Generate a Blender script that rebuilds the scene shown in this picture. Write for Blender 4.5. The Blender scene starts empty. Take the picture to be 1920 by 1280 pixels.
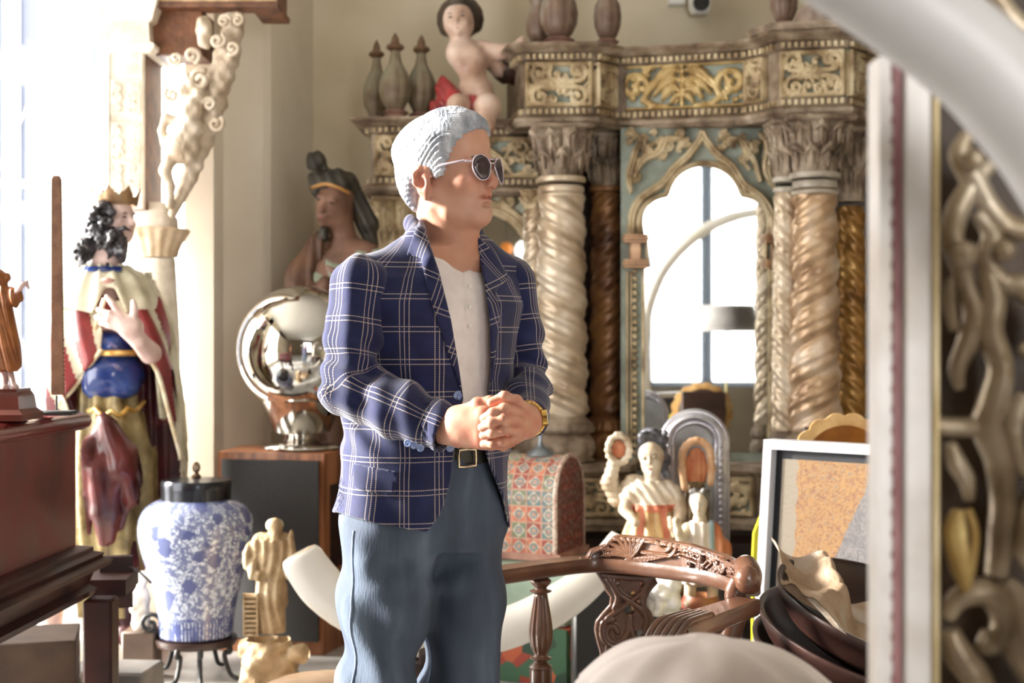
import bpy, math, random
import numpy as np
from mathutils import Vector, Matrix
PI = math.pi
F = 2666.667          # focal length in pixels for the 1920x1280 frame
CZ = 1.30             # camera height
SC = bpy.context.scene
COL = SC.collection

# ---------------------------------------------------------------- camera, world, light, exposure
cam_d = bpy.data.cameras.new('camera')
cam = bpy.data.objects.new('camera', cam_d)
COL.objects.link(cam)
cam.location = (0, 0, CZ)
cam.rotation_euler = (PI / 2, 0, 0)
cam_d.sensor_width = 36.0
cam_d.lens = 50.0
cam_d.dof.use_dof = True
cam_d.dof.focus_distance = 3.0
cam_d.dof.aperture_fstop = 4.2
SC.camera = cam

world = bpy.data.worlds.new('overcast_sky')
SC.world = world
world.use_nodes = True
bg = world.node_tree.nodes['Background']
bg.inputs[0].default_value = (1.0, 0.985, 0.96, 1)
bg.inputs[1].default_value = 9.8
SC.view_settings.view_transform = 'Standard'
SC.view_settings.look = 'None'
SC.view_settings.gamma = 1.0
SC.view_settings.exposure = 0.42
try:
    SC.cycles.max_bounces = 10
    SC.cycles.diffuse_bounces = 6
    SC.cycles.glossy_bounces = 5
    SC.cycles.transparent_max_bounces = 12
    SC.cycles.sample_clamp_indirect = 8.0
    SC.cycles.use_denoising = True
except Exception:
    pass

sun_d = bpy.data.lights.new('sun', 'SUN'); sun_d.energy = 24.0; sun_d.angle = math.radians(14); sun_d.color = (1.0, .96, .88)
sun = bpy.data.objects.new('sun', sun_d); COL.objects.link(sun)
sun.rotation_euler = Vector((-.86, .10, .27)).to_track_quat('Z', 'Y').to_euler()
def portal(name, loc, rot, sx, sy):
    l = bpy.data.lights.new(name, 'AREA')
    l.shape = 'RECTANGLE'; l.size = sx; l.size_y = sy
    l.cycles.is_portal = True
    o = bpy.data.objects.new(name, l)
    COL.objects.link(o); o.location = loc; o.rotation_euler = rot
portal('daylight_left', (-3.16, 4.35, 1.75), (0, -PI / 2, 0), 3.1, 3.3)
portal('daylight_back', (-2.3, 6.66, 1.75), (-PI / 2, 0, 0), 1.8, 3.3)
portal('daylight_front', (1.9, -2.46, 2.05), (PI / 2, 0, 0), 2.2, 2.4)

# ---------------------------------------------------------------- helpers
def P(px, py, Y):
    return np.array(((px - 960) / F * Y, Y, CZ + (640 - py) / F * Y))

def wloc(o):
    v = Vector((0, 0, 0))
    while o is not None:
        v = v + o.location; o = o.parent
    return v

def tag(o, label=None, cat=None, group=None, kind=None):
    if label: o['label'] = label
    if cat: o['category'] = cat
    if group: o['group'] = group
    if kind: o['kind'] = kind
    return o

def thing(name, label, cat, loc=(0, 0, 0), group=None):
    o = bpy.data.objects.new(name, None)
    COL.objects.link(o); o.location = Vector([float(a) for a in loc])
    o.empty_display_size = 0.05
    return tag(o, label, cat, group)

def copy_tree(o, parent=None):
    c = o.copy(); COL.objects.link(c); c.parent = parent
    for ch in [x for x in bpy.data.objects if x.parent == o]:
        copy_tree(ch, c)
    return c

class MB:
    """collects geometry for one mesh"""
    def __init__(s):
        s.v = []; s.f = []; s.m = []; s.n = 0
    def add(s, V, Fc, mi=0):
        V = np.asarray(V, float).reshape(-1, 3)
        k = s.n
        s.v.append(V); s.n += len(V)
        if np.isscalar(mi): mi = [mi] * len(Fc)
        for f, m in zip(Fc, mi):
            s.f.append([int(i) + k for i in f]); s.m.append(int(m))
        return s
    def box(s, c, size, rz=0, rx=0, ry=0, mi=0, bev=0.0):
        hx, hy, hz = [a / 2 for a in size]
        if bev <= 0:
            V = [(x, y, z) for x in (-hx, hx) for y in (-hy, hy) for z in (-hz, hz)]
            Fc = [(0, 1, 3, 2), (4, 6, 7, 5), (0, 4, 5, 1), (2, 3, 7, 6), (0, 2, 6, 4), (1, 5, 7, 3)]
        else:
            b = min(bev, hx * .9, hy * .9, hz * .9)
            V = []; ring = [(-hx, -hy), (hx, -hy), (hx, hy), (-hx, hy)]
            for z, i in ((-hz, b), (-hz + b, 0), (hz - b, 0), (hz, b)):
                for (x, y) in ((-hx + i + (b if not i else 0), -hy + i), (hx - i - (b if not i else 0), -hy + i), (hx - i, -hy + i + (b if not i else 0)), (hx - i, hy - i - (b if not i else 0)),
                               (hx - i - (b if not i else 0), hy - i), (-hx + i + (b if not i else 0), hy - i), (-hx + i, hy - i - (b if not i else 0)), (-hx + i, -hy + i + (b if not i else 0))):
                    V.append((x, y, z))
            Fc = [tuple(range(7, -1, -1)), tuple(range(24, 32))]
            for r in range(3):
                for i in range(8):
                    j = (i + 1) % 8
                    Fc.append((r * 8 + i, r * 8 + j, r * 8 + 8 + j, r * 8 + 8 + i))
        M = Matrix.Rotation(rz, 3, 'Z') @ Matrix.Rotation(ry, 3, 'Y') @ Matrix.Rotation(rx, 3, 'X')
        V = np.array(V) @ np.array(M).T + np.array(c)
        return s.add(V, Fc, mi)
    def grid(s, G, closeu=False, closev=False, mi=0, capu=False):
        G = np.asarray(G, float); nu, nv = G.shape[:2]
        Fc = []
        for i in range(nu if closeu else nu - 1):
            i2 = (i + 1) % nu
            for j in range(nv if closev else nv - 1):
                j2 = (j + 1) % nv
                Fc.append((i * nv + j, i2 * nv + j, i2 * nv + j2, i * nv + j2))
        if capu:
            Fc.append(tuple(range(nv))[::-1] if True else ())
            Fc.append(tuple((nu - 1) * nv + j for j in range(nv)))
        return s.add(G.reshape(-1, 3), Fc, mi)
    def lathe(s, prof, c=(0, 0, 0), seg=32, fn=None, mi=0, sx=1, sy=1):
        """prof: (r, z) pairs; fn(theta array, z, r) -> radius array"""
        th = np.linspace(0, 2 * PI, seg, endpoint=False)
        G = np.zeros((len(prof), seg, 3))
        for i, (r, z) in enumerate(prof):
            rr = np.full(seg, float(r)) if fn is None else fn(th, z, r)
            G[i, :, 0] = c[0] + sx * rr * np.cos(th); G[i, :, 1] = c[1] + sy * rr * np.sin(th); G[i, :, 2] = c[2] + z
        nu, nv = G.shape[:2]; Fc = []
        for i in range(nu - 1):
            for j in range(nv):
                j2 = (j + 1) % nv
                Fc.append((i * nv + j, i * nv + j2, (i + 1) * nv + j2, (i + 1) * nv + j))
        Fc.append(tuple(range(nv))[::-1]); Fc.append(tuple((nu - 1) * nv + j for j in range(nv)))
        return s.add(G.reshape(-1, 3), Fc, mi)
    def tube(s, pts, r, seg=10, mi=0, flat=1.0, up=None, closed=False, cap=True):
        pts = np.asarray(pts, float); n = len(pts)
        r = np.full(n, float(r)) if np.isscalar(r) else np.asarray(r, float)
        T = np.gradient(pts, axis=0)
        if closed: T = np.roll(pts, -1, 0) - np.roll(pts, 1, 0)
        T /= np.linalg.norm(T, axis=1)[:, None] + 1e-12
        G = np.zeros((n, seg, 3)); a = np.array(up if up is not None else (0.13, 0.31, 0.94), float)
        if up is None and abs(np.dot(a / np.linalg.norm(a), T[0])) > .9: a = np.array((1., .2, .1))
        th = np.linspace(0, 2 * PI, seg, endpoint=False)
        for i in range(n):
            a = a - T[i] * np.dot(a, T[i]); a /= np.linalg.norm(a) + 1e-12
            b = np.cross(T[i], a)
            G[i] = pts[i] + r[i] * (np.cos(th)[:, None] * a * flat + np.sin(th)[:, None] * b)
        nv = seg; Fc = []
        for i in range(n if closed else n - 1):
            i2 = (i + 1) % n
            for j in range(nv):
                j2 = (j + 1) % nv
                Fc.append((i * nv + j, i * nv + j2, i2 * nv + j2, i2 * nv + j))
        if cap and not closed:
            Fc.append(tuple(range(nv))[::-1]); Fc.append(tuple((n - 1) * nv + j for j in range(nv)))
        return s.add(G.reshape(-1, 3), Fc, mi)
    def sweep(s, path, prof, mi=0, closed=False, cap=True):
        """path: xy points; prof: (outward offset, z) points, outward = right of direction"""
        path = np.asarray(path, float); n = len(path)
        D = []
        for i in range(n):
            a = path[i] - path[i - 1] if (i > 0 or closed) else path[1] - path[0]
            b = path[(i + 1) % n] - path[i] if (i < n - 1 or closed) else path[-1] - path[-2]
            a /= np.linalg.norm(a); b /= np.linalg.norm(b)
            na = np.array((a[1], -a[0])); nb = np.array((b[1], -b[0]))
            m = na + nb; m /= max(1e-6, np.dot(m, na)) if np.dot(m, na) > .3 else .3
            D.append(m)
        G = np.zeros((n, len(prof), 3))
        for i in range(n):
            for j, (o, z) in enumerate(prof):
                G[i, j] = (path[i, 0] + D[i][0] * o, path[i, 1] + D[i][1] * o, z)
        return s.grid(G, closeu=closed, closev=True, mi=mi, capu=(cap and not closed))
    def prism(s, poly, fr, d, mi=0):
        """poly: 2D points, fr(u, v, h) -> world, extruded h = 0..d"""
        n = len(poly)
        V = [fr(u, v, 0) for u, v in poly] + [fr(u, v, d) for u, v in poly]
        Fc = [tuple(range(n))[::-1], tuple(range(n, 2 * n))]
        for i in range(n):
            j = (i + 1) % n
            Fc.append((i, j, n + j, n + i))
        return s.add(V, Fc, mi)

def fix_normals(me):
    import bmesh
    bm = bmesh.new(); bm.from_mesh(me)
    bmesh.ops.recalc_face_normals(bm, faces=bm.faces)
    bm.to_mesh(me); bm.free()

def obj(name, mb, mats, parent=None, smooth=40, attr=None, recalc=True):
    V = np.concatenate(mb.v) if isinstance(mb, MB) else mb[0]
    Fc = mb.f if isinstance(mb, MB) else mb[1]
    if parent is not None:
        base = np.array(wloc(parent))
    else:
        base = np.array(((V[:, 0].min() + V[:, 0].max()) / 2, (V[:, 1].min() + V[:, 1].max()) / 2, V[:, 2].min()))
    me = bpy.data.meshes.new(name)
    me.from_pydata((V - base).tolist() if len(V) < 200 else (V - base).astype(float).tolist(), [], Fc if not isinstance(Fc, np.ndarray) else Fc.tolist())
    if not isinstance(mats, (list, tuple)): mats = [mats]
    for m in mats: me.materials.append(m)
    if isinstance(mb, MB) and len(mats) > 1:
        me.polygons.foreach_set('material_index', mb.m)
    elif not isinstance(mb, MB) and len(mb) > 2 and mb[2] is not None:
        me.polygons.foreach_set('material_index', np.asarray(mb[2], np.int32))
    if attr is not None:
        for k, arr in attr.items():
            a = me.attributes.new(k, 'FLOAT_VECTOR', 'POINT')
            a.data.foreach_set('vector', np.asarray(arr, np.float32).ravel())
    if recalc and isinstance(mb, MB): fix_normals(me)
    me.shade_smooth()
    if smooth < 180: me.set_sharp_from_angle(angle=math.radians(smooth))
    me.update()
    o = bpy.data.objects.new(name, me)
    COL.objects.link(o)
    if parent is not None: o.parent = parent
    else: o.location = Vector(base.tolist())
    return o

def struct(name, mb, m, parent=None, smooth=30):
    o = obj(name, mb, m, parent, smooth)
    if parent is None: o['kind'] = 'structure'
    return o

# ---- materials
MATS = {}
def lin(c):
    return tuple((x / 255 / 12.92) if x / 255 <= .04045 else ((x / 255 + .055) / 1.055) ** 2.4 for x in c) + (1,)

def mat(name, cols, scale=8, rough=.5, metal=0.0, bump=0.0, bscale=None, stretch=(1, 1, 1), detail=5, coat=0.0, spec=.5, contrast=.25, sss=0.0, rough2=None, sheen=0):
    """cols: list of sRGB 0-255 colours blended by object-space noise"""
    if name in MATS: return MATS[name]
    m = bpy.data.materials.new(name); m.use_nodes = True
    nt = m.node_tree; b = nt.nodes['Principled BSDF']
    b.inputs['Roughness'].default_value = rough
    b.inputs['Metallic'].default_value = metal
    b.inputs['Coat Weight'].default_value = coat
    b.inputs['Specular IOR Level'].default_value = spec
    if sheen: b.inputs['Sheen Weight'].default_value = sheen
    if sss:
        b.inputs['Subsurface Weight'].default_value = sss
        b.inputs['Subsurface Radius'].default_value = (.02, .008, .004)
    tc = nt.nodes.new('ShaderNodeTexCoord'); mp = nt.nodes.new('ShaderNodeMapping')
    mp.inputs['Scale'].default_value = stretch
    nt.links.new(tc.outputs['Object'], mp.inputs['Vector'])
    if len(cols) == 1: b.inputs['Base Color'].default_value = lin(cols[0])
    else:
        n = nt.nodes.new('ShaderNodeTexNoise'); n.inputs['Scale'].default_value = scale; n.inputs['Detail'].default_value = detail
        nt.links.new(mp.outputs[0], n.inputs['Vector'])
        r = nt.nodes.new('ShaderNodeValToRGB')
        k = len(cols)
        while len(r.color_ramp.elements) < k: r.color_ramp.elements.new(.5)
        for i, c in enumerate(cols):
            e = r.color_ramp.elements[i]
            e.position = .5 + contrast * (i / (k - 1) - .5) * 2 * .5
        for i, c in enumerate(cols): r.color_ramp.elements[i].color = lin(c)
        nt.links.new(n.outputs['Fac'], r.inputs['Fac'])
        nt.links.new(r.outputs['Color'], b.inputs['Base Color'])
        if rough2 is not None:
            mr = nt.nodes.new('ShaderNodeMapRange')
            mr.inputs['From Min'].default_value = .35; mr.inputs['From Max'].default_value = .65
            mr.inputs['To Min'].default_value = rough; mr.inputs['To Max'].default_value = rough2
            nt.links.new(n.outputs['Fac'], mr.inputs['Value']); nt.links.new(mr.outputs[0], b.inputs['Roughness'])
    if bump:
        n2 = nt.nodes.new('ShaderNodeTexNoise'); n2.inputs['Scale'].default_value = bscale or scale * 3; n2.inputs['Detail'].default_value = 4
        nt.links.new(mp.outputs[0], n2.inputs['Vector'])
        bp = nt.nodes.new('ShaderNodeBump'); bp.inputs['Strength'].default_value = bump; bp.inputs['Distance'].default_value = .01
        nt.links.new(n2.outputs['Fac'], bp.inputs['Height']); nt.links.new(bp.outputs['Normal'], b.inputs['Normal'])
    MATS[name] = m
    return m

def bsdf(m): return m.node_tree.nodes['Principled BSDF']

# ---- signed distance modelling (soft organic shapes), meshed with surface nets
def _p(p, c): return p - np.asarray(c, float)
def sph(c, r): return lambda p: np.linalg.norm(p - np.asarray(c, float), axis=1) - r
def rotm(rz=0, rx=0, ry=0):
    return np.array(Matrix.Rotation(rz, 3, 'Z') @ Matrix.Rotation(rx, 3, 'X') @ Matrix.Rotation(ry, 3, 'Y'))
def ell(c, r, R=None):
    r = np.asarray(r, float); c = np.asarray(c, float)
    def f(p):
        q = p - c
        if R is not None: q = q @ R
        k0 = np.linalg.norm(q / r, axis=1); k1 = np.linalg.norm(q / (r * r), axis=1)
        return k0 * (k0 - 1) / (k1 + 1e-9)
    return f
def cap(a, b, ra, rb=None):
    a = np.asarray(a, float); b = np.asarray(b, float); rb = ra if rb is None else rb
    ba = b - a; L = np.dot(ba, ba) + 1e-12
    def f(p):
        pa = p - a; h = np.clip(pa @ ba / L, 0, 1)
        return np.linalg.norm(pa - h[:, None] * ba, axis=1) - (ra + (rb - ra) * h)
    return f
def bx(c, half, rad=0.0, R=None):
    c = np.asarray(c, float); hf = np.asarray(half, float) - rad
    def f(p):
        q = p - c
        if R is not None: q = q @ R
        q = np.abs(q) - hf
        return np.linalg.norm(np.maximum(q, 0), axis=1) + np.minimum(q.max(1), 0) - rad
    return f
def smin(a, b, k):
    if k <= 0: return np.minimum(a, b)
    h = np.maximum(k - np.abs(a - b), 0) / k
    return np.minimum(a, b) - h * h * k * .25
def U(k, *fs):
    def f(p):
        d = fs[0](p)
        for g in fs[1:]: d = smin(d, g(p), k)
        return d
    return f
def Sub(k, a, *bs):
    def f(p):
        d = a(p)
        for g in bs: d = -smin(-d, g(p), k)
        return d
    return f
def Int(k, a, b): return lambda p: -smin(-a(p), -b(p), k)
def chain(pts, rs, k=.01):
    rs = [rs] * len(pts) if np.isscalar(rs) else rs
    return U(k, *[cap(pts[i], pts[i + 1], rs[i], rs[i + 1]) for i in range(len(pts) - 1)])
def disp(f, g): return lambda p: f(p) + g(p)
def scx(f, c, s):
    """evaluate f in a frame scaled about c by vector s"""
    c = np.asarray(c, float); s = np.asarray(s, float)
    return lambda p: f((p - c) / s + c) * s.min()
def slices(rows, pw=2.3):
    """body as stacked super-elliptic cross-sections: rows (z, cx, cy, rx, ry[, rot])"""
    rows = sorted(rows); Z = np.array([r[0] for r in rows]); A = np.array([list(r[1:5]) + [r[5] if len(r) > 5 else 0] for r in rows], float)
    def f(p):
        z = np.clip(p[:, 2], Z[0], Z[-1])
        c = [np.interp(z, Z, A[:, i]) for i in range(5)]
        dx = p[:, 0] - c[0]; dy = p[:, 1] - c[1]
        cs, sn = np.cos(c[4]), np.sin(c[4])
        u = dx * cs + dy * sn; v = -dx * sn + dy * cs
        k = (np.abs(u / c[2]) ** pw + np.abs(v / c[3]) ** pw) ** (1 / pw)
        d = (k - 1) * np.minimum(c[2], c[3]) * np.where(k > 1, 1.0, 1.0)
        dz = np.maximum(Z[0] - p[:, 2], p[:, 2] - Z[-1])
        return np.where(dz > 0, np.sqrt(np.maximum(d, 0) ** 2 + dz ** 2) , np.maximum(d, dz))
    return f

def sdf(f, lo, hi, h, margin=2.2):
    lo = np.asarray(lo, float); hi = np.asarray(hi, float)
    q = 4
    nb = np.maximum(1, np.ceil((hi - lo) / (h * q)).astype(int))
    ax = [lo[i] + np.arange(nb[i] + 1) * h * q for i in range(3)]
    X = np.stack(np.meshgrid(*ax, indexing='ij'), -1)
    Cd = f(X.reshape(-1, 3)).reshape(X.shape[:3])
    near = np.abs(Cd) < h * q * margin
    act = np.zeros(nb, bool)
    for a in (0, 1):
        for b in (0, 1):
            for c in (0, 1):
                act |= near[a:nb[0] + a, b:nb[1] + b, c:nb[2] + c]
    n = nb * q + 1
    D = Cd
    for i in range(3): D = np.repeat(D, q, axis=i)
    # shift so fine node i takes the nearest coarse value
    D = D[q // 2:q // 2 + n[0], q // 2:q // 2 + n[1], q // 2:q // 2 + n[2]].copy()
    M = act
    for i in range(3): M = np.repeat(M, q, axis=i)
    Mn = np.zeros(n, bool)
    for a in (0, 1):
        for b in (0, 1):
            for c in (0, 1):
                Mn[a:n[0] - 1 + a, b:n[1] - 1 + b, c:n[2] - 1 + c] |= M
    idx = np.argwhere(Mn)
    out = np.empty(len(idx))
    for s0 in range(0, len(idx), 200000):
        out[s0:s0 + 200000] = f(lo + idx[s0:s0 + 200000] * h)
    D[Mn] = out
    D = np.where(D == 0, 1e-9, D)
    S = D < 0
    m = n - 1
    cnt = np.zeros(m, np.int8)
    for a in (0, 1):
        for b in (0, 1):
            for c in (0, 1):
                cnt += S[a:m[0] + a, b:m[1] + b, c:m[2] + c]
    cell = (cnt > 0) & (cnt < 8)
    ci = np.argwhere(cell)
    vid = np.full(m, -1, np.int64); vid[cell] = np.arange(len(ci))
    acc = np.zeros((len(ci), 3)); w = np.zeros(len(ci))
    i, j, k = ci.T
    for axis in range(3):
        for a in (0, 1):
            for b in (0, 1):
                o0 = [0, 0, 0]; oth = [x for x in range(3) if x != axis]
                o0[oth[0]] = a; o0[oth[1]] = b; o1 = list(o0); o1[axis] = 1
                d0 = D[i + o0[0], j + o0[1], k + o0[2]]; d1 = D[i + o1[0], j + o1[1], k + o1[2]]
                cr = (d0 < 0) != (d1 < 0)
                t = np.where(cr, d0 / np.where(cr, d0 - d1, 1), 0)
                pos = np.tile(np.array(o0, float), (len(ci), 1)); pos[:, axis] = t
                acc += pos * cr[:, None]; w += cr
    V = lo + (ci + acc / w[:, None]) * h
    quads = []
    for axis in range(3):
        oth = [(axis + 1) % 3, (axis + 2) % 3]
        sl0 = [slice(None)] * 3; sl1 = [slice(None)] * 3
        sl0[axis] = slice(0, -1); sl1[axis] = slice(1, None)
        A = S[tuple(sl0)]; B = S[tuple(sl1)]
        cr = np.argwhere(A != B)
        ok = (cr[:, oth[0]] > 0) & (cr[:, oth[1]] > 0) & (cr[:, oth[0]] < n[oth[0]] - 1) & (cr[:, oth[1]] < n[oth[1]] - 1)
        cr = cr[ok]
        fl = A[cr[:, 0], cr[:, 1], cr[:, 2]]
        def g(da, db):
            c = cr.copy(); c[:, oth[0]] -= da; c[:, oth[1]] -= db
            return vid[c[:, 0], c[:, 1], c[:, 2]]
        Q = np.stack([g(1, 1), g(0, 1), g(0, 0), g(1, 0)], 1)
        Q[~fl] = Q[~fl][:, ::-1]
        quads.append(Q)
    Q = np.concatenate(quads)
    Q = Q[(Q >= 0).all(1)]
    return V, Q

def sobj(name, f, lo, hi, h, m, parent=None, attrf=None, matf=None, smooth=180):
    V, Q = sdf(f, lo, hi, h)
    mi = None
    if matf is not None:
        mi = matf(V[Q].mean(1))
    return obj(name, (V, Q, mi), m, parent, smooth=smooth, attr=attrf(V) if attrf else None)

# ---- carved relief: height field made of strokes
def spiral(cx, cy, r, a0, turns, dr=1, n=28, r1=None, w0=.2, w1=.1, tail=None):
    """points from the outside in; returns (pts, widths)"""
    t = np.linspace(0, 1, n); rr = r + ((r * .12 if r1 is None else r1) - r) * t
    a = a0 + dr * turns * 2 * PI * t
    pts = np.stack([cx + rr * np.cos(a), cy + rr * np.sin(a)], 1)
    w = (w0 + (w1 - w0) * t) * r
    if tail is not None:
        tl = np.asarray(tail, float).reshape(-1, 2)
        pts = np.concatenate([tl, pts]); w = np.concatenate([np.linspace(w[0] * .8, w[0], len(tl)), w])
    return pts, w
def bez(p0, p1, p2, n=16):
    t = np.linspace(0, 1, n)[:, None]
    return (1 - t) ** 2 * np.array(p0) + 2 * t * (1 - t) * np.array(p1) + t * t * np.array(p2)
def leafs(p0, p1, p2, w, n=16, lobes=3):
    t = np.linspace(0, 1, n)
    return bez(p0, p1, p2, n), w * (np.sin(PI * (t * .93 + .04)) ** .7) * (1 + .18 * np.cos(t * lobes * 2 * PI))
def stroke_height(U_, V_, strokes, amp, groove=0.0):
    H = np.zeros_like(U_)
    for pts, w in strokes:
        pts = np.asarray(pts); w = np.asarray(w)
        m = w.max()
        sel = (U_ > pts[:, 0].min() - m) & (U_ < pts[:, 0].max() + m) & (V_ > pts[:, 1].min() - m) & (V_ < pts[:, 1].max() + m)
        if not sel.any(): continue
        u = U_[sel]; v = V_[sel]; best = np.full(u.shape, 9.0); hh = np.zeros(u.shape)
        for i in range(len(pts) - 1):
            a = pts[i]; d = pts[i + 1] - a; L = d @ d + 1e-12
            t = np.clip(((u - a[0]) * d[0] + (v - a[1]) * d[1]) / L, 0, 1)
            dist = np.hypot(u - a[0] - t * d[0], v - a[1] - t * d[1])
            ww = w[i] + (w[i + 1] - w[i]) * t
            best = np.minimum(best, dist / np.maximum(ww, 1e-5))
        k = np.sqrt(np.clip(1 - best ** 2, 0, 1))
        if groove: k = k * (1 - groove * np.exp(-(best / .22) ** 2))
        H[sel] = np.maximum(H[sel], k * amp * min(1, (m / .02)) ** .3)
    return H
def relief(mb, fr, w, h, strokes, amp, res=.005, groove=.0, hole=None, base=0.0, extra=None, thr=.25, back=0.01):
    """adds a height-field panel; fr(u, v, d) maps to the world. material 0 = ground, 1 = raised"""
    nu = max(2, int(w / res)); nv = max(2, int(h / res))
    u = np.linspace(0, w, nu); v = np.linspace(0, h, nv)
    UU, VV = np.meshgrid(u, v, indexing='ij')
    H = stroke_height(UU, VV, strokes, amp, groove)
    if extra is not None: H = np.maximum(H, extra(UU, VV))
    W = fr(UU.ravel(), VV.ravel(), (H + base).ravel())
    W = np.stack(W, 1) if isinstance(W, tuple) else W
    ii, jj = np.meshgrid(np.arange(nu - 1), np.arange(nv - 1), indexing='ij')
    ii = ii.ravel(); jj = jj.ravel()
    Q = np.stack([ii * nv + jj, (ii + 1) * nv + jj, (ii + 1) * nv + jj + 1, ii * nv + jj + 1], 1)
    Hf = (H[ii, jj] + H[ii + 1, jj + 1]) / 2
    if hole is not None:
        cu = (u[ii] + u[ii + 1]) / 2; cv = (v[jj] + v[jj + 1]) / 2
        keep = ~hole(cu, cv); Q = Q[keep]; Hf = Hf[keep]
    mb.add(W, Q.tolist(), (Hf > thr * amp).astype(int).tolist())
    return mb
def frame_on(o, along, up=(0, 0, 1), nrm=None):
    o = np.asarray(o, float); a = np.asarray(along, float); a = a / np.linalg.norm(a); up = np.asarray(up, float)
    n = np.cross(a, up) if nrm is None else np.asarray(nrm, float)
    def fr(u, v, d):
        u = np.asarray(u, float); v = np.asarray(v, float); d = np.asarray(d, float)
        return (o[None, :] + u.reshape(-1, 1) * a + v.reshape(-1, 1) * up + d.reshape(-1, 1) * n) if u.ndim else o + u * a + v * up + d * n
    return fr
def in_poly(poly):
    poly = np.asarray(poly)
    def f(x, y):
        r = np.zeros(np.shape(x), bool); n = len(poly)
        for i in range(n):
            x1, y1 = poly[i]; x2, y2 = poly[(i + 1) % n]
            c = ((y1 > y) != (y2 > y)) & (x < (x2 - x1) * (y - y1) / ((y2 - y1) + 1e-12) + x1)
            r ^= c
        return r
    return f
def catmull(pts, n=8, closed=False):
    pts = np.asarray(pts, float); N = len(pts); out = []
    rng = range(N if closed else N - 1)
    for i in rng:
        if closed: p0, p1, p2, p3 = pts[i - 1], pts[i], pts[(i + 1) % N], pts[(i + 2) % N]
        else: p0, p1, p2, p3 = pts[max(i - 1, 0)], pts[i], pts[i + 1], pts[min(i + 2, N - 1)]
        for t in np.linspace(0, 1, n, endpoint=False):
            out.append(.5 * (2 * p1 + (p2 - p0) * t + (2 * p0 - 5 * p1 + 4 * p2 - p3) * t * t + (3 * p1 - p0 - 3 * p2 + p3) * t ** 3))
    if not closed: out.append(pts[-1])
    return np.array(out)
def ip(x, xs, ys): return np.interp(x, xs, ys)
# ================================================================= materials
M_wall = mat('cream_plaster', [(202, 190, 162), (214, 203, 178), (222, 212, 190)], 1.2, .8, bump=.05, bscale=6)
M_white = mat('white_paint', [(236, 236, 232), (244, 244, 241)], 2, .5)
M_floor = mat('grey_stone_floor', [(150, 148, 145), (178, 176, 173), (196, 194, 190)], 2.5, .38, bump=.03)
M_ceil = mat('ceiling_white', [(206, 202, 192)], 2, .8)
M_bluegrey = mat('blue_grey_frame', [(150, 163, 186), (168, 180, 200)], 3, .5)
M_glass = bpy.data.materials.new('window_glass'); M_glass.use_nodes = True
_nt = M_glass.node_tree; _nt.nodes.clear()
_o = _nt.nodes.new('ShaderNodeOutputMaterial'); _mx = _nt.nodes.new('ShaderNodeMixShader'); _t = _nt.nodes.new('ShaderNodeBsdfTransparent'); _g = _nt.nodes.new('ShaderNodeBsdfGlossy')
_g.inputs['Roughness'].default_value = .02; _mx.inputs[0].default_value = .05
_nt.links.new(_t.outputs[0], _mx.inputs[1]); _nt.links.new(_g.outputs[0], _mx.inputs[2]); _nt.links.new(_mx.outputs[0], _o.inputs['Surface'])

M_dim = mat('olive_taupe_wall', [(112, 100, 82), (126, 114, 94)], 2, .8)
# ================================================================= the room
XL, XR, YF, YB, ZC = -3.2, 3.3, -2.5, 7.6, 3.9
struct('floor', MB().box(((XL + XR) / 2, (YF + YB) / 2 , -.05), (XR - XL + .6, YB - YF + .6, .1)), M_floor)
struct('ceiling', MB().box(((XL + XR) / 2, (YF + YB) / 2, ZC + .05), (XR - XL + .6, YB - YF + .6, .1)), M_ceil)
# back wall: flat part behind the altarpiece
struct('wall_back', MB().box(((-1.45 + XR) / 2, YB + .06, ZC / 2), (XR + 1.45, .12, ZC)), M_wall)
# angled pier from the back wall forward to the window
pier = MB()
pp = [(-1.52, 6.60), (-1.385, 6.60), (-1.36, 6.70), (-1.20, 6.86), (-1.215, 6.89), (-1.175, 6.93), (-1.06, 7.62), (-1.06, 7.70), (-1.52, 7.70)]
pier.prism(pp, lambda u, v, h: (u, v, h), ZC)
struct('wall_pier', pier, mat('lit_cream_plaster', [(226, 216, 198), (236, 228, 212)], 1.5, .8))  # paler than the other walls; the window glow is put into its colour
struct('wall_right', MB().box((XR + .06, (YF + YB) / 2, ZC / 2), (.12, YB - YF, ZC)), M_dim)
# window wall at the back left, y = 6.7
wl = MB(); wl.box((-2.42, 6.75, .09), (1.8, .1, .18)); wl.box((-2.42, 6.75, 3.66), (1.8, .1, .48))
struct('wall_back_left', wl, M_white)
w1 = thing('window_1', None, None, (-2.4, 6.7, .18)); w1['kind'] = 'structure'
b = MB()
for px, wpx in ((183, 14), (400, 10)):
    x = P(px, 0, 6.7)[0]; b.box((x, 6.7, 1.8), (wpx / F * 6.7, .09, 3.24))
b.box((P(60, 0, 6.7)[0] - .1, 6.7, 1.8), (.06, .09, 3.24)); b.box((-3.17, 6.7, 1.8), (.06, .09, 3.24))
obj('window_frame', b, M_bluegrey, w1)
b = MB(); z = P(0, 348, 6.7)[2]
b.box((P(30, 0, 6.62)[0], 6.62, z), (116 / F * 6.62, .03, .035))
b.box((P(134, 0, 6.7)[0], 6.72, 1.8), (92 / F * 6.7, .05, 3.24))
obj('window_casing', b, M_white, w1)
obj('window_pane', MB().box((-2.42, 6.74, 1.8), (1.78, .006, 3.2)), M_glass, w1)
# slender green edged jamb against the pier
struct('trim_1', MB().box((P(378, 0, 6.66)[0], 6.66, 1.95), (.035, .06, 3.9)), mat('pale_green_edge', [(176, 190, 160), (196, 204, 178)], 4, .5))
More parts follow.
